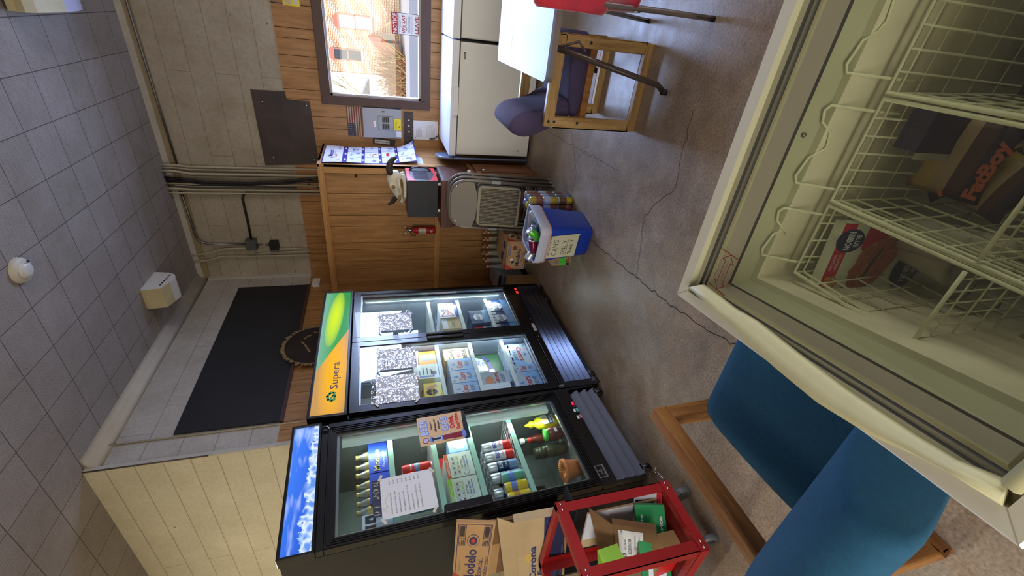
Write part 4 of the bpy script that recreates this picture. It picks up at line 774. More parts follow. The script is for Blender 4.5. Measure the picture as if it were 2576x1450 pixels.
def busch(b, P, w, h, flip=False):
    T = P if not flip else P @ Matrix.Translation((w, h, 0)) @ Matrix.Rotation(math.pi, 4, 'Z')
    b.pts2([(0, 0), (w, 0), (w, h * .35), (w * .7, h * .28), (w * .45, h * .5), (w * .2, h * .3), (0, h * .38)], 'busch_lt', T, .0008); b.disc(w * .45, h * .58, min(w, h) * .3, 'bud_white', T, .0012, ry=h * .26); b.text('BUSCH', w * .2, h * .5, h * .18, 'busch_blue', T, w=w * .5, bold=.03, n=.0016); b.text('LIGHT', w * .34, h * .36, h * .09, 'busch_blue', T, w=w * .24, n=.0016)
def can_row(b, P, w, h, m='light_foil', n=4):
    for k in range(n): b.rect(w * (k + .12) / n, w * (k + .88) / n, h * .74, h * .97, m, P, .001)
X1 = -2.43
# right bay
carton('beer_case', 'white and blue beer case with red bow-tie print on the top right shelf', 'beer case', MF2, -2.80, X1, 1.16, 1.395, .905, 1.075, 'bud_white', lambda b, P, w, h: (b.rect(0, w, 0, h * .16, 'bud_blue', P, .001), b.stroke([(w * .1, h * .9), (w * .5, h * .6), (w * .9, h * .9), (w * .9, h * .25), (w * .5, h * .55), (w * .1, h * .25), (w * .1, h * .9)], .004, 'sign_red', P, .0014), b.text('Budweiser', w * .2, h * .48, h * .14, 'sign_red', P, w=w * .6, bold=.02, n=.002), b.disc(w * .5, h * .8, h * .12, 'busch_blue', P, .0016)))
carton('beer_case', 'cream topped beer carton left of the bow-tie case on the top shelf', 'beer case', MF2, -2.80, X1 - .01, 1.0, 1.15, .905, 1.07, 'coors_gold', lambda b, P, w, h: (b.rect(0, w, h * .7, h, 'bud_white', P, .001), b.text('BUD', w * .2, h * .3, h * .2, 'busch_blue', P, w=w * .5, n=.0014)))
carton('beer_case', 'blue busch case alone on the middle right shelf', 'beer case', MF2, -2.82, X1, 1.04, 1.24, .624, .80, 'busch_blue', lambda b, P, w, h: busch(b, P, w, h))
carton('beer_case', 'small red trimmed carton left of the middle shelf busch case', 'beer case', MF2, -2.82, X1 - .03, .82, 1.02, .624, .78, 'bud_white', lambda b, P, w, h: (b.rect(0, w, h * .5, h, 'sign_red', P, .001), b.rect(0, w, 0, h * .3, 'busch_lt', P, .001)))
for k, (u0, u1, z1, lb) in enumerate(((1.205, 1.40, .60, 'dark blue busch case in the right corner of the lowest right shelf'), (1.02, 1.198, .60, 'dark blue busch case in the middle of the lowest right shelf'), (.80, 1.01, .60, 'dark blue busch case at the left of the lowest right shelf'))):
    carton('beer_case', lb, 'beer case', MF2, -2.85, X1, u0, u1, .39, z1, 'busch_blue', lambda b, P, w, h: (busch(b, P, w, h), can_row(b, P, w, h)))
# left bay
carton('beer_case', 'tan vintage style coors banquet case on the upper left shelf', 'beer case', MF2, -2.85, X1 - .02, .59, .735, .905, 1.115, 'coors_gold', lambda b, P, w, h: (b.text('Coors', w * .06, h * .62, h * .2, 'ink', P, w=w * .8, bold=.01, n=.001), b.rect(w * .2, w * .65, h * .34, h * .5, 'coors_red', P, .001), b.text('BEER', w * .08, h * .1, h * .17, 'ink', P, w=w * .8, bold=.02, n=.001)))
for u0, u1, lb in ((.448, .58, 'coors light case nearest the banquet case, upper left shelf'), (.305, .442, 'middle coors light case on the upper left shelf'), (.175, .30, 'leftmost coors light case on the upper left shelf')):
    carton('beer_case', lb, 'beer case', MF2, -2.85, X1, u0, u1, .905, 1.10, 'coors_blue', lambda b, P, w, h: coors(b, P, w, h))
carton('beer_case', 'dark green case lettered ROLLING ROCK on the middle left shelf', 'beer case', MF2, -2.85, X1 - .12, .445, .73, .624, .87, 'rr_green', lambda b, P, w, h: (b.pts2([(w * .3, h * .5), (w * .8, h * .6), (w * .95, h * .95), (w * .3, h * .9)], 'coors_silver', P, .0008), b.text('ROLLING', w * .32, h * .74, h * .12, 'rr_purple', P, w=w * .4, bold=.02, n=.0014), b.text('ROCK', w * .34, h * .58, h * .12, 'rr_purple', P, w=w * .34, bold=.02, n=.0014), b.disc(w * .25, h * .4, h * .15, 'rr_purple', P, .001), b.disc(w * .25, h * .4, h * .1, 'coors_silver', P, .0014), b.stroke([(w * .4, h * .4), (w * .7, h * .42), (w * .9, h * .6)], .012, 'rr_purple', P, .001)))
carton('beer_case', 'pale coors light box with orange can picture, tilted on the middle left shelf', 'beer case', MF2, -2.56, X1 - .03, .285, .415, .624, .86, 'coors_silver', lambda b, P, w, h: (b.disc(w * .4, h * .72, w * .3, 'salmon', P, .001, ry=h * .16), b.text('Coors', w * .06, h * .4, h * .17, 'coors_red', P, w=w * .85, bold=.02, n=.0014), b.text('LIGHT', w * .2, h * .2, h * .12, 'busch_blue', P, w=w * .6, bold=.01, n=.0014)), rot=-.25)
carton('beer_case', 'white twelve-pack with bottle picture at the left of the middle shelf', 'beer case', MF2, -2.75, X1, .08, .255, .624, .87, 'bud_white', lambda b, P, w, h: (b.text('12', w * .5, h * .84, h * .1, 'ink', P, bold=.02, n=.001), b.rect(w * .45, w * .62, h * .2, h * .55, 'modelo_gold', P, .001), b.rect(w * .48, w * .59, h * .55, h * .75, 'modelo_gold', P, .001), b.disc(w * .2, h * .5, w * .14, 'ink', P, .001), b.rect(0, w, 0, h * .12, 'busch_blue', P, .001)))
carton('beer_case', 'pale blue coors light case upside down on the lowest left shelf', 'beer case', MF2, -2.85, X1 - .02, .44, .72, .39, .60, 'coors_blue', lambda b, P, w, h: (coors(b, P, w, h * .8, flip=True), can_row(b, P, w, h, 'coors_silver', 5)))
carton('beer_case', 'narrow coors light case in the middle of the lowest left shelf', 'beer case', MF2, -2.85, X1, .352, .43, .39, .60, 'coors_blue', lambda b, P, w, h: coors(b, P, w, h))
carton('beer_case', 'large coors light case at the left of the lowest left shelf', 'beer case', MF2, -2.85, X1, .10, .345, .39, .60, 'coors_silver', lambda b, P, w, h: coors(b, P, w, h))
# top left shelf
def mikes(b, P, w, h): b.rect(0, w, 0, h * .4, 'yellow', P, .0008); b.disc(w * .35, h * .58, w * .2, 'ink', P, .0012, ry=h * .32); b.text("mike's", w * .18, h * .52, h * .14, 'corn_yellow', P, w=w * .34, bold=.02, n=.0016); b.stroke([(w * .62, h * .8), (w * .78, h * .3)], .012, 'salmon', P, .0012)
carton('drink_pack', 'bright yellow lemonade pack on the top left shelf', 'drink pack', MF2, -2.7, X1, .19, .335, 1.183, 1.315, 'corn_yellow', mikes)
carton('drink_pack', 'white variety pack with blue stripe behind the price sheets', 'drink pack', MF2, -2.75, X1 - .01, .40, .56, 1.183, 1.37, 'seltz', lambda b, P, w, h: (b.rect(w * .1, w * .18, h * .2, h * .8, 'sign_blue', P, .001), b.lines(w * .25, w * .8, h * .8, 4, h * .16, 'busch_blue', P, .006, .001), b.disc(w * .35, h * .2, h * .12, 'ink_soft', P, .001), b.rect(0, w * .2, h * .85, h, 'seltz_orange', P, .001)))
carton('drink_pack', 'orange and blue drink pack on the top left shelf, right end', 'drink pack', MF2, -2.75, X1 - .02, .57, .73, 1.183, 1.32, 'orange_pkg', lambda b, P, w, h: (b.rect(w * .3, w * .7, h * .1, h * .9, 'sign_blue', P, .001), b.rect(w * .4, w * .6, h * .3, h * .6, 'corn_yellow', P, .0014)))
carton('drink_pack', 'grey and red can pack behind the yellow lemonade pack', 'drink pack', MF2, -2.85, -2.56, .345, .395, 1.183, 1.32, 'kraft_dark', lambda b, P, w, h: b.rect(w * .2, w * .7, h * .2, h * .7, 'sign_red', P, .001))
cans4 = ['coors_blue', 'seltz', 'modelo_blue', 'light_foil', 'orange_pkg', 'sign_dkred', 'light_foil']
can_protos = {}
def can(name, lb, F, x, u, z, r, h, bands, g=None, n=18, tall=False):
    prof = [(0, .003), (r * .8, .003), (r * .86, 0), (r * .98, .008)]
    H0, H1 = .012, h - .014; b = MB(F); pts = [(0, .003, 'light_foil'), (r * .8, .003, 'light_foil'), (r * .97, .01, bands[0][1])]
    for f, m in bands: pts.append((r, H0 + (H1 - H0) * f, m))
    pts += [(r, H1, bands[-1][1]), (r * .86, h - .003, 'light_foil'), (r * .84, h, 'light_foil'), (r * .78, h - .004, 'light_foil'), (0, h - .005)]
    b.lathe(pts, (x, u, z), 'light_foil', n)
    o = tag(b.build(name), lb, 'can', g); return o
for k in range(4): can('drink_can', 'can at the left end of the wide cooler top shelf, ' + ('nearest the glass', 'second deep', 'third deep', 'deepest')[k], MF2, X1 - .05 - .075 * k, .12, 1.183, .033, .12, [(0, cans4[k]), (.6, cans4[k + 1])])
# ---- single cooler
def bottle(F, x, u, z, lb, g):
    o = thing('beer_bottle', lb, 'bottle', F @ V((x, u, z)), g); b = MB(F); b.lathe([(0, .002), (.027, 0), (.03, .01), (.03, .11), (.026, .135), (.014, .165), (.0125, .185)], (x, u, z), 'modelo_gold', 16); b.build('glass_body', o)
    b = MB(F); b.lathe([(.0305, .03), (.0305, .09)], (x, u, z), 'bud_white', 16); b.lathe([(.0265, .135), (.017, .16), (.0145, .172)], (x, u, z), 'light_foil', 16); b.build('label', o)
    b = MB(F); b.lathe([(.0145, .182), (.0155, .184), (.0150, .196), (0, .198)], (x, u, z), 'modelo_gold', 16); b.build('cap', o); return o
places = ('rightmost, behind the blue carrier', 'second from the right in the blue carrier', 'third from the right in the blue carrier', 'fourth from the right behind the note', 'fifth from the right', 'sixth from the right', 'leftmost bottle by the grey six-pack cartons')
for k, u in enumerate((.665, .595, .53, .46, .40, .345, .285)): bottle(MF1, X1 - .075 - .008 * (k % 2), u, 1.576, 'pale gold beer bottle on the top shelf, ' + places[k], 'gold bottles on the top shelf of the single cooler')
def carrier(lb, u0, u1, m='modelo_blue', txt='Modelo'):
    o = thing('bottle_carrier', lb, 'bottle carrier', MF1 @ V((X1 - .09, (u0 + u1) / 2, 1.576))); b = MB(MF1); z = 1.577
    for x in (X1 - .155, X1 - .03): b.box(x, x + .002, u0, u1, z, z + .115, m)
    b.box(X1 - .155, X1 - .03, u0, u0 + .002, z, z + .115, m); b.box(X1 - .155, X1 - .03, u1 - .002, u1, z, z + .115, m); b.box(X1 - .155, X1 - .03, u0, u1, z, z + .002, m); b.build('tray', o)
    b = MB(); P = MF1 @ mat4((X1 - .027, u0, z), (0, 1, 0), (0, 0, 1)); b.text(txt, .012, .05, .036, 'modelo_gold', P, w=(u1 - u0) * .7, bold=.02, n=.001); b.text('Especial', .03, .02, .016, 'coors_silver', P, w=(u1 - u0) * .5, n=.001); b.build('print', o)
carrier('blue beer carrier with gold lettering, right one on the top shelf', .50, .72); carrier('blue beer carrier half hidden by the price list', .30, .492)
for k, (u0, x1) in enumerate(((.17, X1 - .02), (.10, X1))):
    carton('six_pack_carton', ('grey six-pack carton with dark window, ' + ('right' if k == 0 else 'left')) + ' one at the top shelf end', 'carton', MF1, x1 - .14, x1, u0, u0 + .062, 1.576, 1.74, 'bud_white', lambda b, P, w, h: (b.rect(w * .12, w * .88, h * .55, h * .9, 'ink', P, .001), b.text('6', w * .4, h * .64, h * .14, 'bud_white', P, bold=.02, n=.0014)))
for k, (u, lb) in enumerate(((.49, 'rightmost'), (.43, 'middle'), (.37, 'left'))):
    o = can('tall_beer_can', 'tall red and blue beer can on the second shelf, %s of three' % lb, MF1, X1 - .05, u, 1.309, .031, .19, [(0, 'sign_red'), (.42, 'busch_lt'), (.62, 'sign_red')])
    b = MB(); P = MF1 @ mat4((X1 - .05, u, 1.309), (0, 1, 0), (0, 0, 1)); b.ctext('Budweiser', .014, 'bud_white', P, .0318, .05, .13); b.ctext('CHELADA', .010, 'bud_white', P, .0318, .04, .095); o2 = b.build('lettering', o)
for k, (u, lb) in enumerate(((.30, 'right'), (.235, 'left'))): can('tall_beer_can', 'tall grey beer can on the second shelf behind the price list, ' + lb, MF1, X1 - .06, u, 1.309, .031, .17, [(0, 'light_foil'), (.5, 'busch_lt')])
def seltzer(b, P, w, h, m, txt):
    b.rect(0, w, h * .86, h, m, P, .0008); b.text(txt, w * .08, h * .885, h * .075, 'bud_white', P, w=w * .7, bold=.01, n=.0012)
    for k in range(4): a = w * (.1 + k * .2); b.frame2(a, a + w * .15, h * .5, h * .8, .0015, 'ink_soft', P, .001); b.disc(a + w * .075, h * .7, w * .045, 'ink_soft', P, .0011, k=10); b.disc(a + w * .09, h * .55, w * .035, ('sign_dkred', 'orange_pkg', 'lime', 'corn_yellow')[k], P, .0013, k=8)
    b.text('THE ICONIC', w * .3, h * .38, h * .07, 'ink', P, w=w * .4, bold=.01, n=.001); b.text('HARD SELTZER', w * .3, h * .27, h * .07, 'ink', P, w=w * .52, bold=.01, n=.001); b.rect(w * .3, w * .85, h * .19, h * .225, 'sign_blue', P, .001); b.disc(w * .15, h * .3, w * .1, 'ink_soft', P, .001); b.disc(w * .15, h * .3, w * .085, 'seltz', P, .0012)
carton('seltzer_box', 'white hard seltzer box with orange VARIETY top edge', 'seltzer box', MF1, -2.74, X1, .337, .512, 1.064, 1.238, 'seltz', lambda b, P, w, h: seltzer(b, P, w, h, 'seltz_orange', 'VARIETY PACK'))
carton('seltzer_box', 'white hard seltzer box with lime green top edge', 'seltzer box', MF1, -2.74, X1, .153, .330, 1.064, 1.245, 'seltz', lambda b, P, w, h: seltzer(b, P, w, h, 'lime', 'VARIETY PACK'))
carton('ice_bag_pack', 'light blue wrapped pack right of the seltzer boxes', 'drink pack', MF1, -2.60, X1 - .02, .53, .65, 1.064, 1.19, 'coors_blue', lambda b, P, w, h: (b.rect(w * .15, w * .6, h * .2, h * .8, 'coors_silver', P, .001), b.text('ICE', w * .2, h * .6, h * .2, 'busch_blue', P, n=.0014)), rot=.04)
carton('red_carton', 'small bright red carton behind the blue wrapped pack', 'carton', MF1, -2.78, -2.66, .53, .66, 1.064, 1.25, 'sign_red')
labs = (('bud_white', 'sign_red'), ('bud_white', 'sign_red'), ('busch_blue', 'busch_lt'), ('busch_blue', 'busch_lt'), ('busch_blue', 'busch_lt'), ('busch_blue', 'light_foil'))
names_ = ('white and red beer can at the right end of the can row', 'white and red beer can, second from the right', 'blue beer can in the row, third from the right', 'blue beer can in the row, fourth from the right', 'blue beer can in the row, fifth from the right', 'blue beer can in the row, sixth from the right')
can_first = {}
for k in range(6):
    for q in range(5):
        u = .535 - .078 * k; x = X1 - .045 - .073 * q - (.035 if k > 3 else 0)
        oo = can('beer_can', names_[k] + ', ' + ('front', 'second deep', 'third deep', 'fourth deep', 'rearmost')[q], MF1, x, u, .768, .0345, .205 if k < 6 else .16, [(0, labs[k][1]), (.3, labs[k][0]), (.75, 'light_foil')], 'beer cans on the fourth shelf of the single cooler')
        if q == 0: can_first[k] = oo
    if True:
        b = MB(); P = MF1 @ mat4((X1 - .045 - (.035 if k > 3 else 0), .535 - .078 * k, .768), (0, 1, 0), (0, 0, 1)); b.ctext('BUSCH' if k > 1 else 'BEER', .026, 'bud_white' if k > 1 else 'bud_blue', P, .0352, .062, .11); b.ctext('LIGHT', .012, 'bud_white' if k > 1 else 'sign_red', P, .0352, .04, .08); lt = b.build('lettering', can_first[k])
for k, (u, m1, m2, lb) in enumerate(((.262, 'btn_teal', 'sign_blue', 'teal'), (.195, 'corn_yellow', 'sign_blue', 'yellow'), (.128, 'corn_yellow', 'orange_pkg', 'yellow and orange'))):
    for q in range(2): can('tea_can', '%s and blue tea can at the left of the fourth shelf, %s' % (lb, ('front', 'behind')[q]), MF1, X1 + .002 - .075 * q - .0, u - .0, .768 + .0, .033, .15, [(0, m1), (.5, m2), (.8, m1)]) if q == 0 else None
# bottom of the single cooler
FZ = .387
M('mustard', (236, 222, 28), .35); M('ketchup', (112, 44, 34), .25); M('salsa', (104, 52, 46), .25); M('lid_green', (78, 200, 60), .4); M('pickle', (74, 80, 52), .25, var=.3, vs=30); M('jar_lid', (60, 62, 46), .35, .3); M('terracotta', (214, 122, 60), .6); M('pale_yellow', (216, 210, 130), .6)
o = thing('mustard_bottle', 'bright yellow mustard squeeze bottle at the cooler floor', 'bottle', MF1 @ V((X1 - .02, .645, FZ))); MX = X1 - .03
b = MB(MF1 @ Matrix.Translation((MX, .65, FZ)) @ Matrix.Diagonal((.62, 1, 1, 1))); b.lathe([(0, 0), (.045, 0), (.052, .012), (.052, .12), (.045, .15), (.02, .175), (.018, .185)], (0, 0, 0), 'mustard', 24); b.build('bottle_body', o)
b = MB(MF1); b.lathe([(.024, .183), (.024, .205), (.012, .215), (.007, .24), (0, .242)], (MX, .65, FZ), 'mustard', 16); b.build('nozzle_cap', o)
b = MB(); P = MF1 @ mat4((MX + .034, .61, FZ), (0, 1, 0), (0, 0, 1)); b.rect(0, .08, .03, .12, 'off_white', P, 0); b.rect(0, .08, .04, .072, 'busch_blue', P, .0008); b.text("French's", .008, .048, .016, 'bud_white', P, w=.062, bold=.02, n=.0012); b.disc(.04, .097, .018, 'kraft', P, .0008); b.build('label', o)
o = thing('ketchup_bottle', 'ketchup bottle with white cap beside the mustard', 'bottle', MF1 @ V((X1 - .15, .60, FZ)))
b = MB(MF1); KX = X1 - .13; b.lathe([(0, 0), (.034, 0), (.036, .01), (.036, .13), (.018, .21), (.017, .25)], (KX, .60, FZ), 'ketchup', 20); b.build('glass_body', o); b = MB(MF1); b.lathe([(.019, .25), (.020, .252), (.020, .28), (0, .282)], (KX, .60, FZ), 'white', 16); b.build('cap', o); b = MB(MF1); b.lathe([(.0195, .205), (.0185, .225, 'rr_green'), (.0182, .245)], (KX, .60, FZ), 'sign_red', 16); b.build('neck_label', o)
def jar(name, lb, x, u, r_, h, mb, ml, F=MF1, z=FZ):
    o = thing(name, lb, 'jar', F @ V((x, u, z))); b = MB(F); b.lathe([(0, 0), (r_ * .9, 0), (r_, .01), (r_, h * .8), (r_ * .85, h * .88)], (x, u, z), mb, 22); b.build('jar_body', o); b = MB(F); b.lathe([(r_ * .9, h * .87), (r_ * .92, h * .88), (r_ * .92, h), (0, h + .001)], (x, u, z), ml, 22); b.build('lid', o); return o
o = jar('salsa_jar', 'dark red salsa jar with bright green lid on the cooler floor', X1 - .02, .535, .045, .135, 'salsa', 'lid_green'); P = MF1 @ mat4((X1 + .0255, .515, FZ), (0, 1, 0), (0, 0, 1)); b = MB(); b.rect(0, .035, .05, .07, 'bud_white', P, .0); b.build('label', o)
b = MB(); P = MF1 @ mat4((X1 - .02, .535, FZ + .1365), (0, 1, 0), (-1, 0, 0)); b.text('Tostitos', -.03, -.006, .013, 'bud_white', P, w=.06, bold=.02, n=.001); b.build('lid_print', o)
jar('pickle_jar', 'olive pickle jar, rear one of two beside the salsa', X1 - .16, .50, .042, .20, 'pickle', 'jar_lid'); jar('pickle_jar', 'olive pickle jar, front one of two beside the salsa', X1 - .09, .455, .042, .17, 'pickle', 'jar_lid')
o = thing('orange_tub', 'orange ribbed lidded plastic tub at the left of the cooler floor', 'tub', MF1 @ V((X1 + .0, .24, FZ)))
b = MB(MF1); TX = X1 - .01; b.lathe([(0, 0), (.048, 0), (.052, .02), (.066, .105)], (TX, .235, FZ), 'terracotta', 28); b.build('tub_body', o); b = MB(MF1); b.lathe([(.068, .103), (.075, .106), (.075, .122), (.066, .126), (.04, .118), (0, .114)], (TX, .235, FZ), 'terracotta', 28)
for k in range(24): a = 2 * math.pi * k / 24; b.tube([(TX + .02 * math.cos(a), .235 + .02 * math.sin(a), FZ + .117), (TX + .062 * math.cos(a), .235 + .062 * math.sin(a), FZ + .127)], .0022, 'orange_pkg', n=4)
b.build('lid', o)
o = thing('yellow_lid_cup', 'cup with pale yellow lid behind the orange tub', 'cup', MF1 @ V((X1 - .06, .125, FZ))); b = MB(MF1); b.lathe([(0, 0), (.035, 0), (.043, .13)], (X1 - .06, .125, FZ), 'sign_blue', 20); b.build('cup_body', o); b = MB(MF1); b.lathe([(.044, .128), (.046, .13), (.046, .14), (.03, .144), (0, .14)], (X1 - .06, .125, FZ), 'pale_yellow', 20); b.build('lid', o)
o = MB(); P = MF1 @ mat4((X1 + .02, .40, FZ), (0, 1, 0), (-1, 0, 0)); o.rect(0, .035, 0, .04, 'paper', P, .002); o.rect(.0, .03, -.06, -.005, 'btn_teal', P, .0025); tag(o.build('paper_scrap'), 'torn white and green scrap lying on the cooler floor', 'scrap')
# ================= white chest freezers under the window
M('freezer_white', (222, 218, 206), .35, var=.02, spec=.5); M('freezer_lid', (226, 226, 228), .28); M('gasket', (90, 88, 86), .7)
def chest(x0, x1, lb, badge=True, handle=None):
    o = thing('chest_freezer', lb, 'chest freezer', ((x0 + x1) / 2, 4.8, 0)); yf, yb = 4.455, 5.24
    b = MB(); b.rbox(x0 + .008, x1 - .008, yf + .022, yb - .01, .03, .785, 'freezer_white', .015, axis='z'); b.build('body', o)
    b = MB(); b.box(x0 + .012, x1 - .012, yf + .026, yb - .02, .785, .80, 'gasket'); b.build('gasket', o)
    b = MB(); b.rbox(x0, x1, yf, yb, .80, .865, 'freezer_lid', .012, axis='z'); b.build('lid', o, bev=.006)
    b = MB(); hx = handle or (x0 + x1) / 2; b.rbox(hx - .13, hx + .13, yf - .018, yf, .795, .845, 'freezer_lid', .01, axis='y'); b.build('lid_handle', o, bev=.003)
    if badge: b = MB(); b.box(-.378, -.321, yf + .018, yf + .022, .735, .755, 'ink'); b.rect(-.373, -.326, .74, .75, 'galv', mat4((0, yf + .018, 0), (1, 0, 0), (0, 0, 1))); b.build('badge', o)
    if badge: b = MB(); b.lathe([(0, .004), (.01, .004), (.012, 0)], (x0 + .07, yf + .022, .14), 'salmon', 10, (0, -1, 0)); b.build('drain_plug', o)
    b = MB(); [b.box(x, x + .05, y, y + .05, 0, .03, 'black') for x in (x0 + .04,) for y in (yf + .05,)]; b.build('foot', o); b = MB(); b.box(x1 - .09, x1 - .04, yf + .05, yf + .10, 0, .03, 'black'); b.build('foot', o)
    return o
chest(-1.262, -.232, 'white chest freezer left of the gap, with small dark badge', True, -.74)
chest(-.220, .75, 'second white chest freezer, to the right behind the table', False)
# ================= folding table with chrome legs
M('table_top', (118, 128, 158), .42, var=.03, vs=3); M('table_edge', (120, 108, 98), .5); M('leg_brown', (84, 70, 62), .35, .4)
o = thing('folding_table', 'pale laminate-topped folding table beside the chest freezers', 'table', (.45, 2.78, 0))
tx0, tx1, ty0, ty1 = -.262, 1.25, 2.27, 3.27
b = MB(); p = rrect(tx0, tx1, ty0, ty1, .035, 5); b.prism([(x, y, .728) for x, y in p], [(x, y, .742) for x, y in p], 'table_top'); b.build('tabletop', o)
b = MB(); p2 = rrect(tx0 - .002, tx1 + .002, ty0 - .002, ty1 + .002, .036, 5); b.prism([(x, y, .700) for x, y in p2], [(x, y, .7285) for x, y in p2], 'table_edge'); b.build('edge_band', o)
for sy, yy in ((1, ty0 + .10), (-1, ty1 - .10)):
    for sx, xx in ((-1, tx0 + .20), (1, tx1 - .20)):
        b = MB(); fx = xx + sx * .20 if sx < 0 else xx + .15; b.tube([(xx + .04 * sx, yy, .70), (fx + .03, yy - .04 * sy, .06), (fx, yy - .045 * sy, .02)], .0155, 'leg_brown', n=12); b.lathe([(.0165, 0), (.0165, .03), (0, .031)], (fx + (-.002), yy - .045 * sy, 0), 'black', 12); b.build('leg', o)
b = MB(); b.tube([(tx0 + .10, ty0 + .16, .69), (tx0 + .16, ty0 + .16, .62), (tx0 + .19, ty0 + .17, .52), (tx0 + .15, ty0 + .11, .50)], .007, 'leg_brown'); b.build('brace', o)
b = MB(); P = mat4((0, 0, .742), (1, 0, 0), (0, 1, 0)); b.rect(-.19, -.10, 2.95, 3.25, 'coors_blue', P, .0008); 
tag(b.build('blue_card'), 'pale blue card lying on the table near its far corner', 'card')
# ================= wooden sled-arm chairs
M('purple_fabric', (72, 60, 88), .9, var=.12, vs=60, bump=.3, bs=250); M('teal_fabric', (24, 82, 112), .9, var=.1, vs=60, bump=.3, bs=250)
def sled(b, x0, x1, y, z1, t, d):
    for a0, a1, c0, c1, mm in ((x0, x1, z1 - t, z1, 'oak_pale'), (x0, x1, 0, t * .9, 'oak_pale'), (x0, x0 + t, t * .9, z1 - t, 'oak_pale_z'), (x1 - t, x1, t * .9, z1 - t, 'oak_pale_z')): b.box(a0, a1, y, y + d, c0, c1, mm)
def cushion(b, prof, y0, y1, m, r=.02, n=6, axis='y'):
    # prof: closed outline in (a, z); lofted along the other horizontal axis with rounded ends
    c = (sum(p[0] for p in prof) / len(prof), sum(p[1] for p in prof) / len(prof)); rings = []
    def sc(k): return [(c[0] + (p[0] - c[0]) * k, c[1] + (p[1] - c[1]) * k) for p in prof]
    st = [(y0, .86), (y0 + r * .25, .95), (y0 + r, 1), (y1 - r, 1), (y1 - r * .25, .95), (y1, .86)]
    for y, k in st: rings.append([(p[0], y, p[1]) if axis == 'y' else (y, p[0], p[1]) for p in sc(k)])
    b.loft(rings, m, True)
def smooth_closed(pts, it=2):
    for _ in range(it):
        q = []
        for i in range(len(pts)):
            a, c = pts[i], pts[(i + 1) % len(pts)]; q += [(a[0] * .75 + c[0] * .25, a[1] * .75 + c[1] * .25), (a[0] * .25 + c[0] * .75, a[1] * .25 + c[1] * .75)]
        pts = q
    return pts
o = thing('sled_arm_chair', 'wooden sled-arm chair with purple cushions pushed under the table', 'chair', (-.3, 2.83, 0))
for y in (2.55, 3.09):
    b = MB(); sled(b, -.53, -.045, y, .61, .06, .038); b.build('arm_frame', o, bev=.006)
    b = MB()
    for x, z in ((-.50, .585), (-.50, .548), (-.50, .40), (-.075, .40)): b.lathe([(0, .0005), (.008, .0005), (.009, 0)], (x, y, z), 'ink', 10, (0, -1, 0))
    if y < 3: b.build('bolt_holes', o)
b = MB(); b.box(-.50, -.10, 2.588, 3.09, .335, .375, 'oak_z'); b.build('seat_rail', o)
b = MB(); cushion(b, smooth_closed([(-.50, .37), (-.03, .35), (-.02, .47), (-.10, .49), (-.46, .45)]), 2.60, 3.08, 'purple_fabric', .04); b.build('seat', o)
b = MB(); cushion(b, smooth_closed([(-.42, .42), (-.49, .42), (-.56, .55), (-.625, .69), (-.60, .785), (-.54, .80), (-.47, .73), (-.45, .58), (-.36, .47)]), 2.61, 3.07, 'purple_fabric', .05); b.build('backrest', o)
o = thing('sled_arm_chair', 'teal cushioned wooden lounge chair in the foreground left of the glass freezer', 'chair', (-.9, .62, 0))
for x, yk in ((-1.235, .28), (-.63, .56)):
    b = MB()
    for a0, a1, c0, c1, mm in ((yk, .945, .565, .622, 'oak_y'), (yk, .945, 0, .05, 'oak_y'), (.885, .945, .05, .565, 'oak_z'), (yk, yk + .06, .05, .565, 'oak_z')): b.box(x, x + .055, a0, a1, c0, c1, mm)
    b.build('arm_frame', o, bev=.009, seg=3)
b = MB(); b.box(-1.18, -.63, .45, .80, .30, .335, 'oak'); b.build('seat_rail', o)
b = MB(); cushion(b, smooth_closed([(.895, .33), (.905, .43), (.86, .462), (.50, .435), (.36, .40), (.36, .32)]), -1.165, -.64, 'teal_fabric', .035, axis='x'); b.build('seat', o)
b = MB(); cushion(b, smooth_closed([(.49, .40), (.45, .50), (.385, .66), (.33, .75), (.26, .81), (.19, .805), (.165, .76), (.21, .62), (.30, .42), (.38, .34)]), -1.20, -.655, 'teal_fabric', .03, axis='x'); b.build('backrest', o)
# ================= red chair at the top edge
M('red_fabric', (182, 24, 48), .85, var=.18, vs=20, sheen=.5, bump=.3, bs=200)
o = thing('red_chair', 'red upholstered stacking chair with chrome legs at the table', 'chair', (.28, 2.35, 0))
b = MB(); cushion(b, smooth_closed([(2.02, .44), (2.40, .42), (2.44, .47), (2.40, .505), (2.05, .51), (1.99, .48)]), .075, .55, 'red_fabric', .04, axis='x'); b.build('seat', o)
b = MB(); cushion(b, smooth_closed([(1.98, .60), (2.03, .60), (2.01, .80), (1.98, .95), (1.93, .96), (1.90, .90), (1.95, .75)]), .045, .55, 'red_fabric', .05, axis='x'); b.build('backrest', o)
for x in (.085, .54):
    b = MB(); b.tube([(x, 1.97, .88), (x, 1.99, .6), (x + .005, 2.03, .44), (x + .008, 2.06, .25), (x + .01, 2.10, .012)], .0125, 'chrome', n=12); b.lathe([(.0135, 0), (.0135, .02), (.0125, .022)], (x + .01, 2.10, 0), 'black', 12); b.build('leg', o)
    b = MB(); b.tube([(x, 2.03, .44), (x - .0, 2.40, .44), (x - .005, 2.45, .42), (x - .02, 2.68, .012)], .0125, 'chrome', n=12); b.lathe([(.0135, 0), (.0135, .02), (.0125, .022)], (x - .02, 2.68, 0), 'black', 12); b.build('leg', o)
# ================= wooden strip and flat bits behind the table
b = MB(); b.box(-.62, -.20, 4.0, 4.06, .30, .34, 'panel_trim_h') if False else None
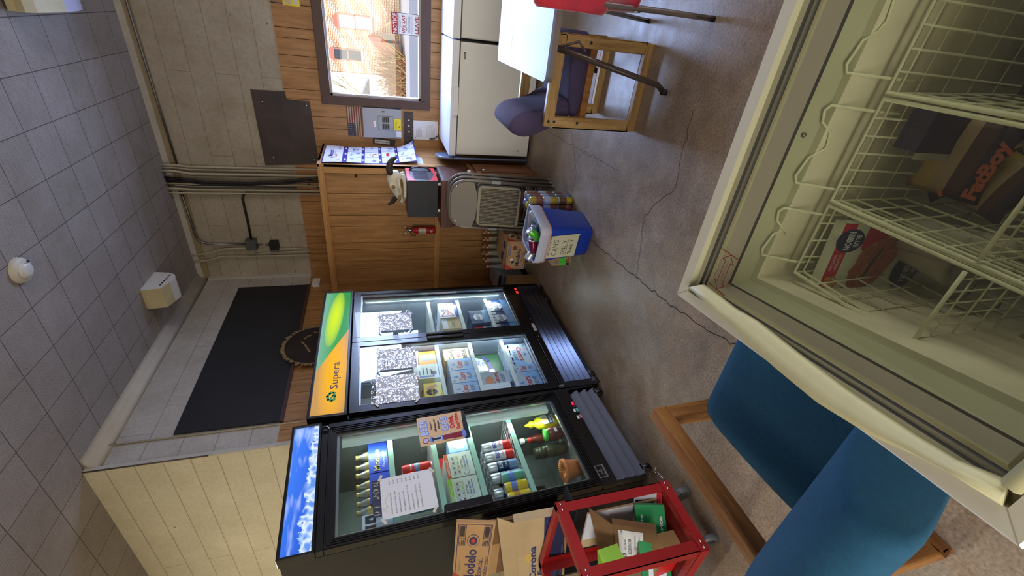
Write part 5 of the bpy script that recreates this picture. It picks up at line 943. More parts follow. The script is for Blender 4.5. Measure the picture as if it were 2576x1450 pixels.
# ================= tall stand with the microwave
SZ = .995
o = thing('wooden_stand', 'dark wood stand carrying the microwave behind the folding chairs', 'stand', (-1.63, 4.27, 0))
b = MB(); b.box(-1.86, -1.385, 4.05, 4.51, SZ - .025, SZ - .008, 'dark_wood'); b.build('top_board', o)
b = MB(); b.box(-1.862, -1.382, 4.035, 4.055, SZ - .12, SZ - .006, 'dark_wood'); b.box(-1.862, -1.86, 4.05, 4.51, SZ - .06, SZ - .006, 'dark_wood'); b.build('front_board', o, bev=.002)
b = MB(); b.box(-1.395, -1.38, 4.05, 4.51, SZ - .03, SZ - .007, 'galv'); b.box(-1.40, -1.382, 4.05, 4.51, 0, SZ - .03, 'dark_wood'); b.build('side_panel', o)
b = MB(); b.box(-1.862, -1.845, 4.05, 4.51, 0, SZ - .03, 'dark_wood'); b.build('side_panel', o)
b = MB(); b.box(-1.845, -1.40, 4.06, 4.075, .06, .45, 'dark_wood'); b.box(-1.845, -1.40, 4.06, 4.075, .50, SZ - .12, 'dark_wood'); b.build('front_panel', o)
M('mw_black', (30, 31, 36), .4); M('mw_red', (214, 30, 44), .35); M('mw_screen', (60, 66, 80), .15, spec=.8)
o = thing('microwave', 'black box microwave with red edged face on the wooden stand', 'microwave', (-1.6, 4.3, SZ))
b = MB(); b.box(-1.78, -1.42, 4.11, 4.49, SZ + .018, 1.305, 'mw_black'); b.build('case', o, bev=.004)
b = MB(); [b.lathe([(0, 0), (.014, 0), (.016, .02), (0, .02)], (x, 4.13, SZ - .006), 'white_plastic', 10) for x in (-1.72,)]; b.build('foot', o)
for x, y in ((-1.45, 4.14), (-1.45, 4.46), (-1.75, 4.46)): b = MB(); b.lathe([(0, 0), (.014, 0), (.016, .026), (0, .026)], (x, y, SZ - .008), 'white_plastic', 10); b.build('foot', o)
b = MB(); P = mat4((0, 4.11, 0), (1, 0, 0), (0, 0, 1))
for r_ in range(4):
    for k in range(7): b.rect(-1.745 + r_ * .038, -1.72 + r_ * .038, 1.045 + k * .0085, 1.049 + k * .0085, 'black', P, .0006)
b.build('vents', o)
b = MB(); P = mat4((-1.42, 4.11, SZ + .018), (0, 1, 0), (0, 0, 1)); b.box(.0, .38, 0, .287, 0, .012, 'mw_black', M=P); 
b.pts2([(0, 0), (.38, 0), (.38, .05), (.20, .02), (.05, .055), (0, .08)], 'mw_red', P, .013); b.pts2([(0, .287), (.38, .287), (.38, .24), (.2, .262), (.05, .235), (0, .21)], 'mw_red', P, .013); b.build('door', o)
b = MB(); b.rect(.04, .24, .08, .22, 'mw_screen', P, .0135); b.build('door_window', o)
b = MB(); b.tube([(.30, .04, .014), (.315, .07, .035), (.32, .145, .045), (.315, .22, .035), (.30, .25, .014)], .008, 'black', n=8, M=P); b.build('handle', o)
# ram skull on the microwave
M('bone', (216, 208, 188), .7, var=.12, vs=14, bump=.3, bs=40); M('bone_inner', (150, 122, 74), .8, var=.2); M('horn', (62, 50, 42), .7, var=.3, vs=30, bump=.4, bs=80)
o = thing('animal_skull', 'bleached white animal skull with dark horns lying on the microwave', 'skull', (-1.5, 4.2, 1.306))
def blob(b, c, rx, ry, rz_, m, n=12, k=7, T=None):
    rings = []
    for i in range(k + 1):
        a = math.pi * i / k; rings.append([(c[0] + rx * math.sin(a) * math.cos(2 * math.pi * j / n), c[1] + ry * math.sin(a) * math.sin(2 * math.pi * j / n), c[2] - rz_ * math.cos(a)) for j in range(n)])
    b.loft(rings, m, True, M=T)
b = MB()
# long skull: cranium at the right (+x), muzzle to the left, resting on its jaw
secs = [(-1.665, 1.345, .006, .010), (-1.64, 1.36, .022, .022), (-1.60, 1.375, .030, .032), (-1.56, 1.395, .040, .040), (-1.52, 1.41, .052, .046), (-1.47, 1.42, .066, .056), (-1.42, 1.425, .070, .060), (-1.375, 1.42, .058, .056), (-1.345, 1.41, .03, .03)]
b.loft([[(x, 4.19 + w_ * math.cos(2 * math.pi * j / 14) * (1 + .06 * math.sin(j * 3)), z + h_ * math.sin(2 * math.pi * j / 14) * (1 + .08 * math.cos(j * 5))) for j in range(14)] for x, z, w_, h_ in secs], 'bone')
blob(b, (-1.47, 4.135, 1.435), .040, .020, .032, 'bone'); blob(b, (-1.39, 4.15, 1.38), .035, .02, .03, 'bone')
b.tube([(-1.40, 4.12, 1.385), (-1.46, 4.115, 1.375), (-1.53, 4.13, 1.365), (-1.58, 4.15, 1.36)], [.014, .012, .011, .006], 'bone')
b.tube([(-1.37, 4.15, 1.34), (-1.45, 4.14, 1.322), (-1.55, 4.15, 1.32), (-1.63, 4.17, 1.325)], [.020, .015, .012, .006], 'bone'); b.tube([(-1.37, 4.23, 1.34), (-1.45, 4.24, 1.322), (-1.55, 4.22, 1.32), (-1.63, 4.19, 1.325)], [.020, .015, .012, .006], 'bone')
b.build('cranium', o)
b = MB(); blob(b, (-1.475, 4.118, 1.432), .020, .008, .018, 'bone_inner'); b.build('eye_socket', o)
b = MB(); blob(b, (-1.60, 4.155, 1.375), .032, .010, .016, 'bone_inner'); b.build('nasal_opening', o)
b = MB(); [b.box(-1.50 - k * .014, -1.49 - k * .014, 4.135, 4.15, 1.312, 1.335, 'bone') for k in range(7)]; b.build('teeth', o)
b = MB(); b.tube([(-1.36, 4.16, 1.455), (-1.32, 4.15, 1.46), (-1.27, 4.15, 1.455), (-1.23, 4.16, 1.43), (-1.215, 4.18, 1.40)], [.030, .032, .030, .024, .014], 'horn', n=12); b.build('horn', o)
b = MB(); b.tube([(-1.62, 4.26, 1.40), (-1.66, 4.28, 1.42), (-1.70, 4.29, 1.445), (-1.715, 4.29, 1.47), (-1.715, 4.29, 1.49)], [.026, .026, .020, .012, .004], 'horn', n=12); b.build('horn', o)
# ================= folding chairs leaning on the stand
M('fold_metal', (120, 110, 98), .4, .35); M('fold_vinyl', (150, 138, 112), .55); M('vinyl_groove', (70, 62, 50), .7)
def fold_chair(name, lb, x, y, lean, g, w=.46, col='fold_metal', flip=False):
    # folded flat, seen from its seat side; local frame: x across, z up along the chair, y thickness
    T = Matrix.Translation((x, y, 0)) @ Matrix.Rotation(-lean, 4, 'X'); o = thing(name, lb, 'folding chair', (x, y, 0), g)
    b = MB(T); h = .955; W = w / 2; R_ = .15; pts = [(-W, 0, .012), (-W, 0, h - R_)] + [(-W + R_ - R_ * math.cos(a), 0, h - R_ + R_ * math.sin(a)) for a in [math.pi / 2 * k / 6 for k in range(1, 7)]]
    pts += [(-p[0], 0, p[2]) for p in pts[::-1]]; b.tube(pts, .0125, col, n=10); b.build('front_frame', o)
    b = MB(T); b.tube([(-W + .02, .028, .02), (-W + .02, .028, .56)], .010, col); b.tube([(W - .02, .028, .02), (W - .02, .028, .56)], .010, col); b.tube([(-W + .02, .028, .20), (W - .02, .028, .20)], .008, col); b.build('rear_frame', o)
    b = MB(T); b.tube([(-W, 0, .12), (W, 0, .12)], .008, col); b.build('cross_bar', o)
    b = MB(T); q = [(-W + .008, h - .215), (-W + .008, h - R_)] + [(-W + R_ - (R_ - .01) * math.cos(a), h - R_ + (R_ - .01) * math.sin(a)) for a in [math.pi / 2 * k / 5 for k in range(1, 6)]]
    q = q + [(-p[0], p[1]) for p in q[::-1]] + [(.12, h - .245), (0, h - .255), (-.12, h - .245)]
    b.prism([(a, -.006, c) for a, c in q], [(a, .004, c) for a, c in q], col); b.build('backrest', o)
    for px, pz in ((-W + .06, h - .06), (W - .06, h - .06), (0, h - .05)): b = MB(T); b.lathe([(0, .003), (.006, .002), (.008, 0)], (px, -.006, pz), 'chrome', 8, (0, -1, 0)); b.build('rivet', o)
    b = MB(T); b.rbox(-.195, .195, -.022, .008, .30, .70, 'fold_vinyl' if not flip else col, .045, 5, axis='y'); st = b.build('seat', o, bev=.006)
    b = MB(T)
    for k in range(25):
        xx = -.17 + k * .0142; b.tube([(xx + .0022 * math.sin(j * 1.9 + k), -.0225, .325 + j * .025) for j in range(15)], .0042, 'vinyl_groove', n=5)
    if not flip: b.build('seat_ribs', st)
    b = MB(T); b.rbox(-.205, .205, -.004, .014, .29, .71, 'black', .05, 5, axis='y'); b.build('seat_pan', o)
    for s in (-1, 1): b = MB(T); b.box(s * W - .012, s * W + .012, -.012, .012, .50, .58, 'galv'); b.build('hinge', o)
    for s in (-1, 1): b = MB(T); b.lathe([(.014, 0), (.014, .025), (0, .026)], (s * W, 0, 0), 'galv', 10); b.build('leg_tip', o)
    return o
GC = 'grey folding chairs leaning on the stand'
fold_chair('folding_chair', 'frontmost grey folding chair with ribbed vinyl seat, leaning on the stand', -1.525, 3.68, .16, GC)
fold_chair('folding_chair', 'middle folding chair of the leaning stack', -1.515, 3.745, .16, GC)
fold_chair('folding_chair', 'rearmost folding chair of the leaning stack, against the stand', -1.505, 3.81, .16, GC)
T0 = None
o = thing('folding_chair', 'blue-grey folding chair tucked behind the end of the chest freezer', 'folding chair', (-1.33, 5.05, 0))
b = MB(mat4((-1.30, 5.12, 0), (.55, -.83, 0), (.05, .03, 1))); W = .22; h = .95; R_ = .13
pts = [(-W, 0, .012), (-W, 0, h - R_)] + [(-W + R_ - R_ * math.cos(a), 0, h - R_ + R_ * math.sin(a)) for a in [math.pi / 2 * k / 6 for k in range(1, 7)]]; pts += [(-p[0], 0, p[2]) for p in pts[::-1]]
M('fold_blue', (112, 120, 146), .4, .2)
b = MB(mat4((-1.335, 4.72, 0), (.16, -.987, 0), (.987, .16, 0))); b.tube(pts, .0125, 'fold_blue', n=10); b.build('front_frame', o)
b = MB(mat4((-1.335, 4.72, 0), (.16, -.987, 0), (.987, .16, 0))); q = [(-W + .01, h - .25), (-W + .01, h - R_)] + [(-W + R_ - (R_ - .01) * math.cos(a), h - R_ + (R_ - .01) * math.sin(a)) for a in [math.pi / 2 * k / 5 for k in range(1, 6)]]; q = q + [(-p[0], p[1]) for p in q[::-1]]
b.prism([(a, -.006, c) for a, c in q], [(a, .006, c) for a, c in q], 'fold_blue'); b.build('backrest', o)
# ================= small wooden cabinet between stand and freezer
o = thing('wooden_cabinet', 'small brown wooden cabinet between the stand and the chest freezer', 'cabinet', (-1.45, 4.3, 0))
b = MB(); b.box(-1.372, -1.325, 3.99, 4.42, .05, .70, 'cab_wood') if False else None
cx0, cx1, cy0, cy1 = -1.36, -1.345, 3.98, 4.42
b = MB(); b.box(-1.379, -1.352, 4.00, 4.44, .0, .66, 'cab_wood'); b.box(-1.379, -1.335, 3.99, 4.45, .66, .685, 'cab_wood'); b.build('body', o, bev=.002)
for y0, y1, hy in ((4.015, 4.215, 4.19), (4.225, 4.425, 4.25)):
    b = MB(); b.box(-1.352, -1.338, y0, y1, .05, .63, 'cab_wood'); b.box(-1.338, -1.332, y0, y0 + .035, .05, .63, 'cab_wood'); b.box(-1.338, -1.332, y1 - .035, y1, .05, .63, 'cab_wood'); b.box(-1.338, -1.332, y0 + .035, y1 - .035, .05, .09, 'cab_wood'); b.box(-1.338, -1.332, y0 + .035, y1 - .035, .59, .63, 'cab_wood'); dr = b.build('door', o, bev=.001)
    b = MB(); b.lathe([(.006, 0), (.006, .012), (.014, .016), (.012, .024), (0, .026)], (-1.332, hy, .56), 'white_plastic' if y0 < 4.1 else 'cab_wood', 12, (1, 0, 0)); b.build('knob', dr)
b = MB(); b.lathe([(0, .003), (.03, 0), (.038, .05), (.041, .052), (.039, .054), (.032, .006)], (-1.352, 4.09, .686), 'white', 20); tag(b.build('paper_cup'), 'white cup on the cabinet beside the folding chairs', 'cup')
b = MB(); b.lathe([(0, .002), (.02, 0), (.024, .03), (.022, .031), (.018, .004)], (-1.345, 4.20, .686), 'white', 16); tag(b.build('paper_cup'), 'smaller white cup farther back on the cabinet', 'cup')
# ================= blue bin for cans
M('bin_blue', (24, 60, 168), .4); M('bin_inner', (120, 132, 172), .6); M('bag', (190, 190, 204), .45, bump=.3, bs=30); M('note_paper', (206, 202, 168), .8, var=.04); M('rim_pink', (196, 150, 132), .4)
o = thing('recycling_bin', 'blue plastic bin lined with a bag, CANS ONLY note on front', 'bin', (-1.40, 2.97, 0))
def rr(z, x0, x1, y0, y1, r): return [(x, y, z) for x, y in rrect(x0, x1, y0, y1, r, 5)]
TB = Matrix.Translation((-1.415, 2.93, 0)) @ Matrix.Rotation(-.18, 4, 'Z') @ Matrix.Translation((1.38, -2.9825, 0))
bz = .44
XC, YC = -1.38, 2.9825
def br_(z, hx, hy, r, n=5): return [(x, y, z) for x, y in rrect(XC - hx, XC + hx, YC - hy, YC + hy, r, n)]
b = MB(TB); b.loft([br_(0, .120, .135, .04), br_(.01, .128, .142, .045), br_(bz, .166, .182, .06)], 'bin_blue', cap=False); b.poly(br_(.003, .120, .135, .04)[::-1], 'bin_blue')
b.loft([br_(bz, .163, .179, .06), br_(.02, .122, .137, .04)], 'bin_inner', cap=False); b.build('tub', o)
b = MB(TB); b.loft([br_(bz - .078, .169, .185, .06), br_(bz - .070, .1725, .1885, .062), br_(bz - .064, .169, .185, .06)], 'rim_pink', cap=False); b.build('rim', o)
b = MB(TB); r = random.Random(2)
def wob(z, hx, hy, rad, amp): return [(x + r.uniform(-amp, amp), y + r.uniform(-amp, amp), z_ + r.uniform(-amp, amp) * 1.2) for x, y, z_ in br_(z, hx, hy, rad, 8)]
b.loft([wob(bz - .080, .167, .183, .06, .003), wob(bz - .04, .172, .188, .062, .003), wob(bz + .006, .171, .187, .062, .0015), wob(bz + .008, .166, .182, .06, .0015), wob(bz - .03, .158, .174, .055, .003), wob(bz - .2, .14, .155, .05, .008)], 'bag', cap=False); b.build('liner_bag', o)
Pn = TB @ mat4((-1.482, 2.8305, .115), (1, .0, .03), (-.01, -.093, 1)) @ Matrix.Diagonal((.88, 1, 1, 1)); b = MB(); b.rect(0, .225, 0, .255, 'note_paper', Pn, .006); b.pts2([(.215, .0), (.24, -.01), (.235, .26), (.215, .25)], 'note_paper', Pn, .005)
def hand(b, s, a, z, h, w_, m='ink'):
    strokes = {'C': [[(1, .85), (.6, 1), (.15, .8), (0, .5), (.15, .15), (.6, 0), (1, .15)]], 'A': [[(0, 0), (.5, 1), (1, 0)], [(.2, .4), (.8, .4)]], 'N': [[(0, 0), (.05, 1), (.9, 0), (1, 1)]], 'S': [[(1, .9), (.5, 1), (.1, .75), (.5, .5), (.9, .25), (.5, 0), (0, .1)]], 'O': [[(.5, 1), (.1, .8), (0, .4), (.3, 0), (.8, .1), (1, .6), (.5, 1)]], 'L': [[(0, 1), (.1, 0), (.9, .05)]], 'Y': [[(0, 1), (.5, .5), (1, 1)], [(.5, .5), (.35, 0)]], 'T': [[(0, 1), (1, 1)], [(.5, 1), (.5, 0)]], 'h': [[(0, 1), (0, 0)], [(0, .4), (.5, .6), (.8, .4), (.8, 0)]], 'a': [[(.8, .6), (.2, .5), (.1, .1), (.7, .1), (.8, .6), (.9, 0)]], 'n': [[(0, .6), (0, 0)], [(0, .4), (.5, .6), (.8, .4), (.8, 0)]], 'k': [[(0, 1), (0, 0)], [(.7, .6), (0, .3), (.8, 0)]], 'u': [[(0, .6), (.1, .05), (.6, .1), (.7, .6), (.8, 0)]], 'x': [[(0, 0), (1, 1)], [(0, 1), (1, 0)]], ' ': []}
    for i, ch in enumerate(s):
        for st in strokes[ch]: b.stroke([(a + (i + p[0] * .72) * w_, z + p[1] * h) for p in st], .0022, m, Pn, .0072)
hand(b, 'CANS', .03, .165, .042, .045); hand(b, 'ONLY', .035, .095, .036, .04); b.stroke([(.03, .083), (.19, .086)], .0014, 'ink', Pn, .0072); hand(b, 'Thank Y', .035, .04, .026, .022); hand(b, 'xxxx', .03, .225, .014, .055, 'ink_soft'); b.build('note', o)
GCn = 'empty cans in the blue bin'
M('dew_green', (96, 190, 50), .3, .3, var=.3, vs=20); M('dr_maroon', (120, 24, 60), .25, .4)
for k, (x, y, z, ax, m1, m2, lb) in enumerate(((-1.44, 2.90, bz + .000, (-.9, -.3, -.15), 'dr_maroon', 'dr_maroon', 'maroon soda can lying with its opened end toward the viewer, in the blue bin'), (-1.34, 2.92, bz + .005, (.55, .2, .7), 'dew_green', 'dew_green', 'bright green soda can leaning in the blue bin'), (-1.53, 2.92, bz - .01, (-.6, -.3, .6), 'dew_green', 'light_foil', 'green and silver can at the left end of the bin'), (-1.25, 3.02, bz - .02, (.2, .9, .5), 'busch_lt', 'light_foil', 'blue and silver can at the back right of the bin'), (-1.29, 2.90, bz - .06, (.8, .3, .3), 'busch_blue', 'light_foil', 'dark blue can under the green one in the bin'), (-1.40, 3.05, bz - .05, (1, .2, .1), 'light_foil', 'busch_lt', 'silver can lying across the back of the bin'), (-1.50, 3.03, bz - .05, (.3, 1, .2), 'coors_blue', 'light_foil', 'pale blue can at the back left of the bin'), (-1.36, 2.98, bz - .10, (1, -.4, .1), 'red', 'light_foil', 'red can lower in the middle of the bin'))):
    ax = V(ax).normalized(); b = MB(TB); b.lathe([(0, -.058), (.024, -.058, 'light_foil'), (.032, -.05, m1), (.0325, .0, m2), (.0325, .048, 'light_foil'), (.026, .058, 'light_foil'), (.024, .056, 'light_foil'), (0, .055)], (x, y, z), m1, 18, ax)
    q = V((0, 0, 1)).rotation_difference(ax).to_matrix().to_4x4(); b.disc(0, .008, .009, 'black', Matrix.Translation((x, y, z)) @ q, n=.0562, k=10) if True else None
    tag(b.build('soda_can'), lb, 'can', GCn)
# ---- shrink-wrapped pack right behind the bin, boxes and bottles in the corner
M('shrink', (170, 176, 196), .15, spec=.8); M('pack_orange', (200, 132, 108), .4)
glass('shrink_film', (.9, .92, .96))
o = thing('wrapped_can_pack', 'clear wrapped pack of patterned cans just behind the blue bin', 'can pack', (-1.30, 3.30, 0))
for i in range(2):
    for j in range(3):
        b = MB(); m = ('pack_orange', 'corn_yellow', 'busch_lt')[(i + j) % 3]; b.lathe([(0, 0), (.03, 0, m), (.031, .05, 'kraft_dark'), (.031, .115, 'light_foil'), (.026, .125), (0, .124)], (-1.325 + i * .064, 3.245 + j * .064, .01 + 0), m, 12); b.lathe([(0, 0), (.03, 0, m), (.031, .06, 'bud_white'), (.031, .115, 'light_foil'), (.026, .125), (0, .124)], (-1.325 + i * .064, 3.245 + j * .064, .14), m, 12); b.lathe([(0, 0), (.03, 0, 'pack_orange'), (.031, .06, m), (.031, .1, 'light_foil'), (.026, .11), (0, .109)], (-1.325 + i * .064, 3.245 + j * .064, .27), m, 12); b.build('can_column', o)
b = MB(); b.rbox(-1.36, -1.225, 3.21, 3.41, .004, .40, 'shrink_film', .03, axis='z'); b.build('film', o)
def kbox(name, lb, x0, x1, y0, y1, z0, z1, m, deco=None, decoL=None, rot=0, top=None):
    c = V(((x0 + x1) / 2, (y0 + y1) / 2, z0)); T = Matrix.Translation(c) @ Matrix.Rotation(rot, 4, 'Z') @ Matrix.Translation(-c); b = MB(T); b.box(x0, x1, y0, y1, z0, z1, m); b.M = Matrix()
    if deco: deco(b, T @ mat4((x0, y0, z0), (1, 0, 0), (0, 0, 1)), x1 - x0, z1 - z0)
    if decoL: decoL(b, T @ mat4((x1, y0, z0), (0, 1, 0), (0, 0, 1)), y1 - y0, z1 - z0)
    if top: top(b, T @ mat4((x0, y0, z1), (1, 0, 0), (0, 1, 0)), x1 - x0, y1 - y0)
    return tag(b.build(name, bev=0), lb, 'box')
M('box_red', (176, 60, 40), .7); M('box_navy', (52, 46, 92), .7)
def modelo_s(b, P, w, h):
    b.frame2(w * .04, w * .96, h * .05, h * .95, .004, 'box_navy', P); b.text('Modelo', w * .12, h * .3, h * .22, 'box_navy', P, w=w * .62, bold=.02, n=.001); b.text('Especial', w * .3, h * .14, h * .1, 'box_navy', P, w=w * .3, n=.001); b.disc(w * .78, h * .62, h * .12, 'box_navy', P, .001); b.disc(w * .78, h * .62, h * .08, 'box_red', P, .0013)
    b.pts2([(0, h * .5), (0, h), (w * .2, h)], 'box_red', P, .0012); b.rect(w * .5, w * .86, h * .8, h * .9, 'ink_soft', P, .001); b.disc(w * .28, h * .66, w * .05, 'ink', P, .0014); b.disc(w * .36, h * .72, w * .05, 'paper', P, .0014)
kbox('beer_carton', 'brown lidded Modelo carton stacked in the corner behind the bin', -2.13, -1.81, 3.62, 3.98, .205, .40, 'kraft', modelo_s, modelo_s, -.06, lambda b, P, w, h: (b.pts2([(0, 0), (w * .35, 0), (0, h * .2)], 'box_red', P), b.rect(w * .1, w * .4, h * .3, h * .5, 'box_navy', P), b.disc(w * .7, h * .3, .04, 'box_navy', P), b.rect(0, w, h * .495, h * .505, 'kraft_dark', P, .0008)))
kbox('beer_carton', 'dark printed lower carton under the corner stack', -2.10, -1.80, 3.66, 3.98, 0, .203, 'kraft_dark', lambda b, P, w, h: (b.rect(.02, w * .5, h * .4, h * .9, 'box_navy', P), b.rect(w * .6, w * .9, h * .3, h * .6, 'ink', P)), rot=-.05)
kbox('drink_box', 'low tan box with green label peeking out left of the bin', -1.78, -1.60, 3.05, 3.35, .0, .17, 'kraft', lambda b, P, w, h: (b.rect(0, w * .6, h * .3, h * .6, 'lid_green', P), b.text('MTN', w * .02, h * .05, h * .2, 'ink', P, w=w * .4, bold=.02, n=.001), b.disc(w * .2, h * .78, h * .12, 'ink_soft', P)))
kbox('plastic_tote', 'grey translucent tote behind the corner cartons', -2.68, -2.44, 4.0, 4.40, .06, .34, 'panel_grey', lambda b, P, w, h: (b.rect(w * .1, w * .3, h * .2, h * .5, 'ink_soft', P), b.rect(-.01, w + .01, h * .88, h, 'galv', P)))
kbox('base_box', 'plain dark box under the grey tote', -2.69, -2.43, 3.99, 4.42, 0, .058, 'black_matte')
kbox('dark_red_crate', 'dark red crate in the corner shadow next to the wide cooler', -2.88, -2.71, 4.0, 4.35, 0, .33, 'sign_dkred')
kbox('small_carton', 'small kraft and white carton leaning beside the cooler base', -2.52, -2.35, 3.66, 3.86, 0, .30, 'kraft', lambda b, P, w, h: (b.rect(w * .3, w, 0, h * .8, 'bud_white', P), b.stroke([(w * .4, h * .1), (w * .5, h * .5), (w * .8, h * .7)], .005, 'sign_red', P, .001)))
GB = 'clear empty bottles standing behind the corner carton'
glass('clear_bottle', (.93, .94, .94), haze=.22, ior=1.6); r = random.Random(6); k = 0
btl = None
for i in range(5):
    for j in range(4):
        x = -2.37 + i * .088 + (j % 2) * .02; y = 4.10 + j * .09
        if k == 0:
            btl = thing('empty_bottle', 'clear empty bottle with copper cap, standing in the corner cluster', 'bottle', (x, y, .0), GB); base = (x, y)
            b = MB(); b.box(x - .038, x + .038, y - .038, y + .038, 0, .003, 'kraft_dark') if False else b.lathe([(0, 0), (.033, 0), (.034, .02), (.034, .26), (.03, .3), (.014, .38), (.013, .45)], (x, y, .0), 'clear_bottle', 14); b.build('glass_body', btl)
            b = MB(); b.lathe([(.0155, .44), (.0165, .443), (.0165, .465), (0, .467)], (x, y, .0), 'copper' if 'copper' in MATS else (M('copper', (206, 146, 110), .4, .4) and 'copper'), 12); b.build('cap', btl)
        else:
            c = btl.copy(); C.objects.link(c); c.location = (x, y, 0 + (.0 if j < 2 else 0.04 * 0)); c['label'] = 'clear empty bottle with copper cap, standing in the corner cluster'
            for ch in [q for q in bpy.data.objects if q.parent == btl]:
                d = ch.copy(); C.objects.link(d); d.parent = c
        k += 1
# ================= glass-lidded chest freezer in the foreground
M('fr_cream', (206, 200, 178), .45, var=.02); M('fr_white_edge', (226, 228, 232), .3); M('fr_olive', (164, 160, 128), .45); M('fr_gasket', (196, 190, 148), .5, var=.05, vs=14); M('fr_panel', (176, 178, 146), .5, var=.05); M('fr_greymetal', (176, 168, 156), .35, .2); M('frost', (222, 218, 192), .7, var=.16, vs=5, bump=.5, bs=26); M('frost_wire', (214, 218, 184), .7, var=.1, vs=60, bump=.5, bs=200); M('seal_dark', (40, 36, 30), .6)
o = thing('glass_top_freezer', 'open-front white glass-topped chest freezer filling the foreground right', 'display freezer', (.4, .43, 0))
GX1 = 1.25
def ringp(d, z, dl=None):
    dl = d if dl is None else dl
    return [(-.541 + dl, .763 - d, z), (GX1 - d, .763 - d, z), (GX1 - d, .092 + d, z), (-.462 + dl, .092 + d, z)]
def band(b, d0, z0, d1, z1, m): b.loft([ringp(d0, z0), ringp(d1, z1)], m, smooth=False, cap=False)
b = MB(); band(b, .006, .02, .006, .845, 'fr_white_edge'); b.poly(ringp(.006, .02)[::-1], 'black'); b.build('body', o)
b = MB(); band(b, .002, .835, .002, .858, 'fr_white_edge'); band(b, .0, .858, .0, .866, 'fr_white_edge'); band(b, .0, .866, .004, .870, 'fr_white_edge'); band(b, .004, .870, .032, .870, 'fr_cream'); band(b, .032, .870, .034, .857, 'fr_olive'); band(b, .002, .835, .01, .835, 'fr_white_edge')
for cx, cy, dx, dy in ((-.541, .763, .033, -.033), (-.462, .092, .033, .033)): b.stroke([(cx, cy), (cx + dx, cy + dy)], .0006, 'fr_olive', Matrix.Translation((0, 0, .870)), n=.0004)
b.build('top_frame', o)
b = MB(); band(b, .034, .857, .047, .857, 'fr_olive'); band(b, .047, .857, .048, .850, 'seal_dark'); band(b, .048, .850, .056, .852, 'fr_olive'); band(b, .056, .852, .058, .846, 'seal_dark'); band(b, .058, .846, .064, .846, 'fr_gasket'); band(b, .064, .846, .066, .842, 'fr_olive'); b.build('lid_track', o)
b = MB(); band(b, .066, .842, .072, .800, 'fr_greymetal'); band(b, .072, .800, .074, .794, 'seal_dark'); b.build('inner_trim', o)
b = MB(); band(b, .074, .794, .096, .772, 'fr_panel'); band(b, .096, .772, .108, .768, 'fr_panel'); b.build('inner_ledge', o)
for x in (-.13, .14, .42): b = MB(); b.lathe([(0, .003), (.004, .002), (.005, 0)], (x, .763 - .083, .786), 'galv', 8, (0, -.7, .7)); b.build('screw', o)
b = MB(); n_ = 40
band(b, .108, .768, .112, .60, 'frost'); band(b, .112, .60, .113, .10, 'frost'); b.poly(ringp(.113, .10), 'frost'); b.build('frosted_liner', o)
b = MB(); so = [(-.500, .728), (-.501, .663), (-.503, .622), (-.499, .575), (-.505, .531), (-.503, .446), (-.498, .359), (-.478, .273), (-.457, .225), (-.442, .182), (-.431, .128)]; si = [(-.474, .700), (-.470, .64), (-.468, .593), (-.463, .565), (-.458, .535), (-.455, .436), (-.450, .341), (-.444, .289), (-.436, .234), (-.427, .188), (-.405, .140)]
R0 = [[(a[0], a[1], .871), (a[0] * .7 + c[0] * .3, a[1] * .7 + c[1] * .3, .879), (a[0] * .35 + c[0] * .65, a[1] * .35 + c[1] * .65, .876), (a[0] * .3 + c[0] * .7, a[1] * .3 + c[1] * .7, .872), (c[0], c[1], .870), (c[0], c[1], .856), (a[0], a[1], .866)] for a, c in zip(so, si)]
b.loft(R0, 'fr_gasket', True); b.build('warped_gasket', o, label='yellowed rubber strip lifting out of its track')
b = MB(); b.tube([(-.405, .135, .866), (.3, .128, .862), (1.1, .128, .862)], .012, 'fr_gasket', n=6); b.build('near_gasket', o)
b = MB(); b.prism([(-.475, .70, .846), (GX1 - .07, .70, .846), (GX1 - .07, .145, .846), (-.40, .145, .846)][::-1], [(-.475, .70, .850), (GX1 - .07, .70, .850), (GX1 - .07, .145, .850), (-.40, .145, .850)][::-1], 'lid_glass'); lid = b.build('glass_lid', o)
# printed arrow on the glass
P = mat4((-.467, .645, .8506), (1, 0, 0), (0, 1, 0)); M('arrow_red', (128, 34, 24), .5); b = MB()
for a in (0.0, .0875): b.stroke([(a, -.004), (a, .050)], .0011, 'arrow_red', P)
ar = [(.002, .023), (.018, .040), (.018, .031), (.070, .031), (.070, .040), (.086, .023), (.070, .006), (.070, .015), (.018, .015), (.018, .006), (.002, .023)]; b.stroke(ar, .0009, 'arrow_red', P)
b.text('ZUHALTEN', .022, .020, .006, 'arrow_red', P, w=.018, n=.0008); b.text('BITTE / SCHLIESSEN', .04, .020, .005, 'arrow_red', P, w=.028, n=.0008); b.text('PLEASE', .02, .042, .004, 'arrow_red', P, w=.02, n=.0008); b.text('CLOSE', .048, .042, .004, 'arrow_red', P, w=.018, n=.0008); b.text('FERMER', .018, -.002, .005, 'arrow_red', P, w=.022, n=.0008); b.text("S.V.P.", .046, -.002, .005, 'arrow_red', P, w=.018, n=.0008); b.build('printed_arrow', lid)
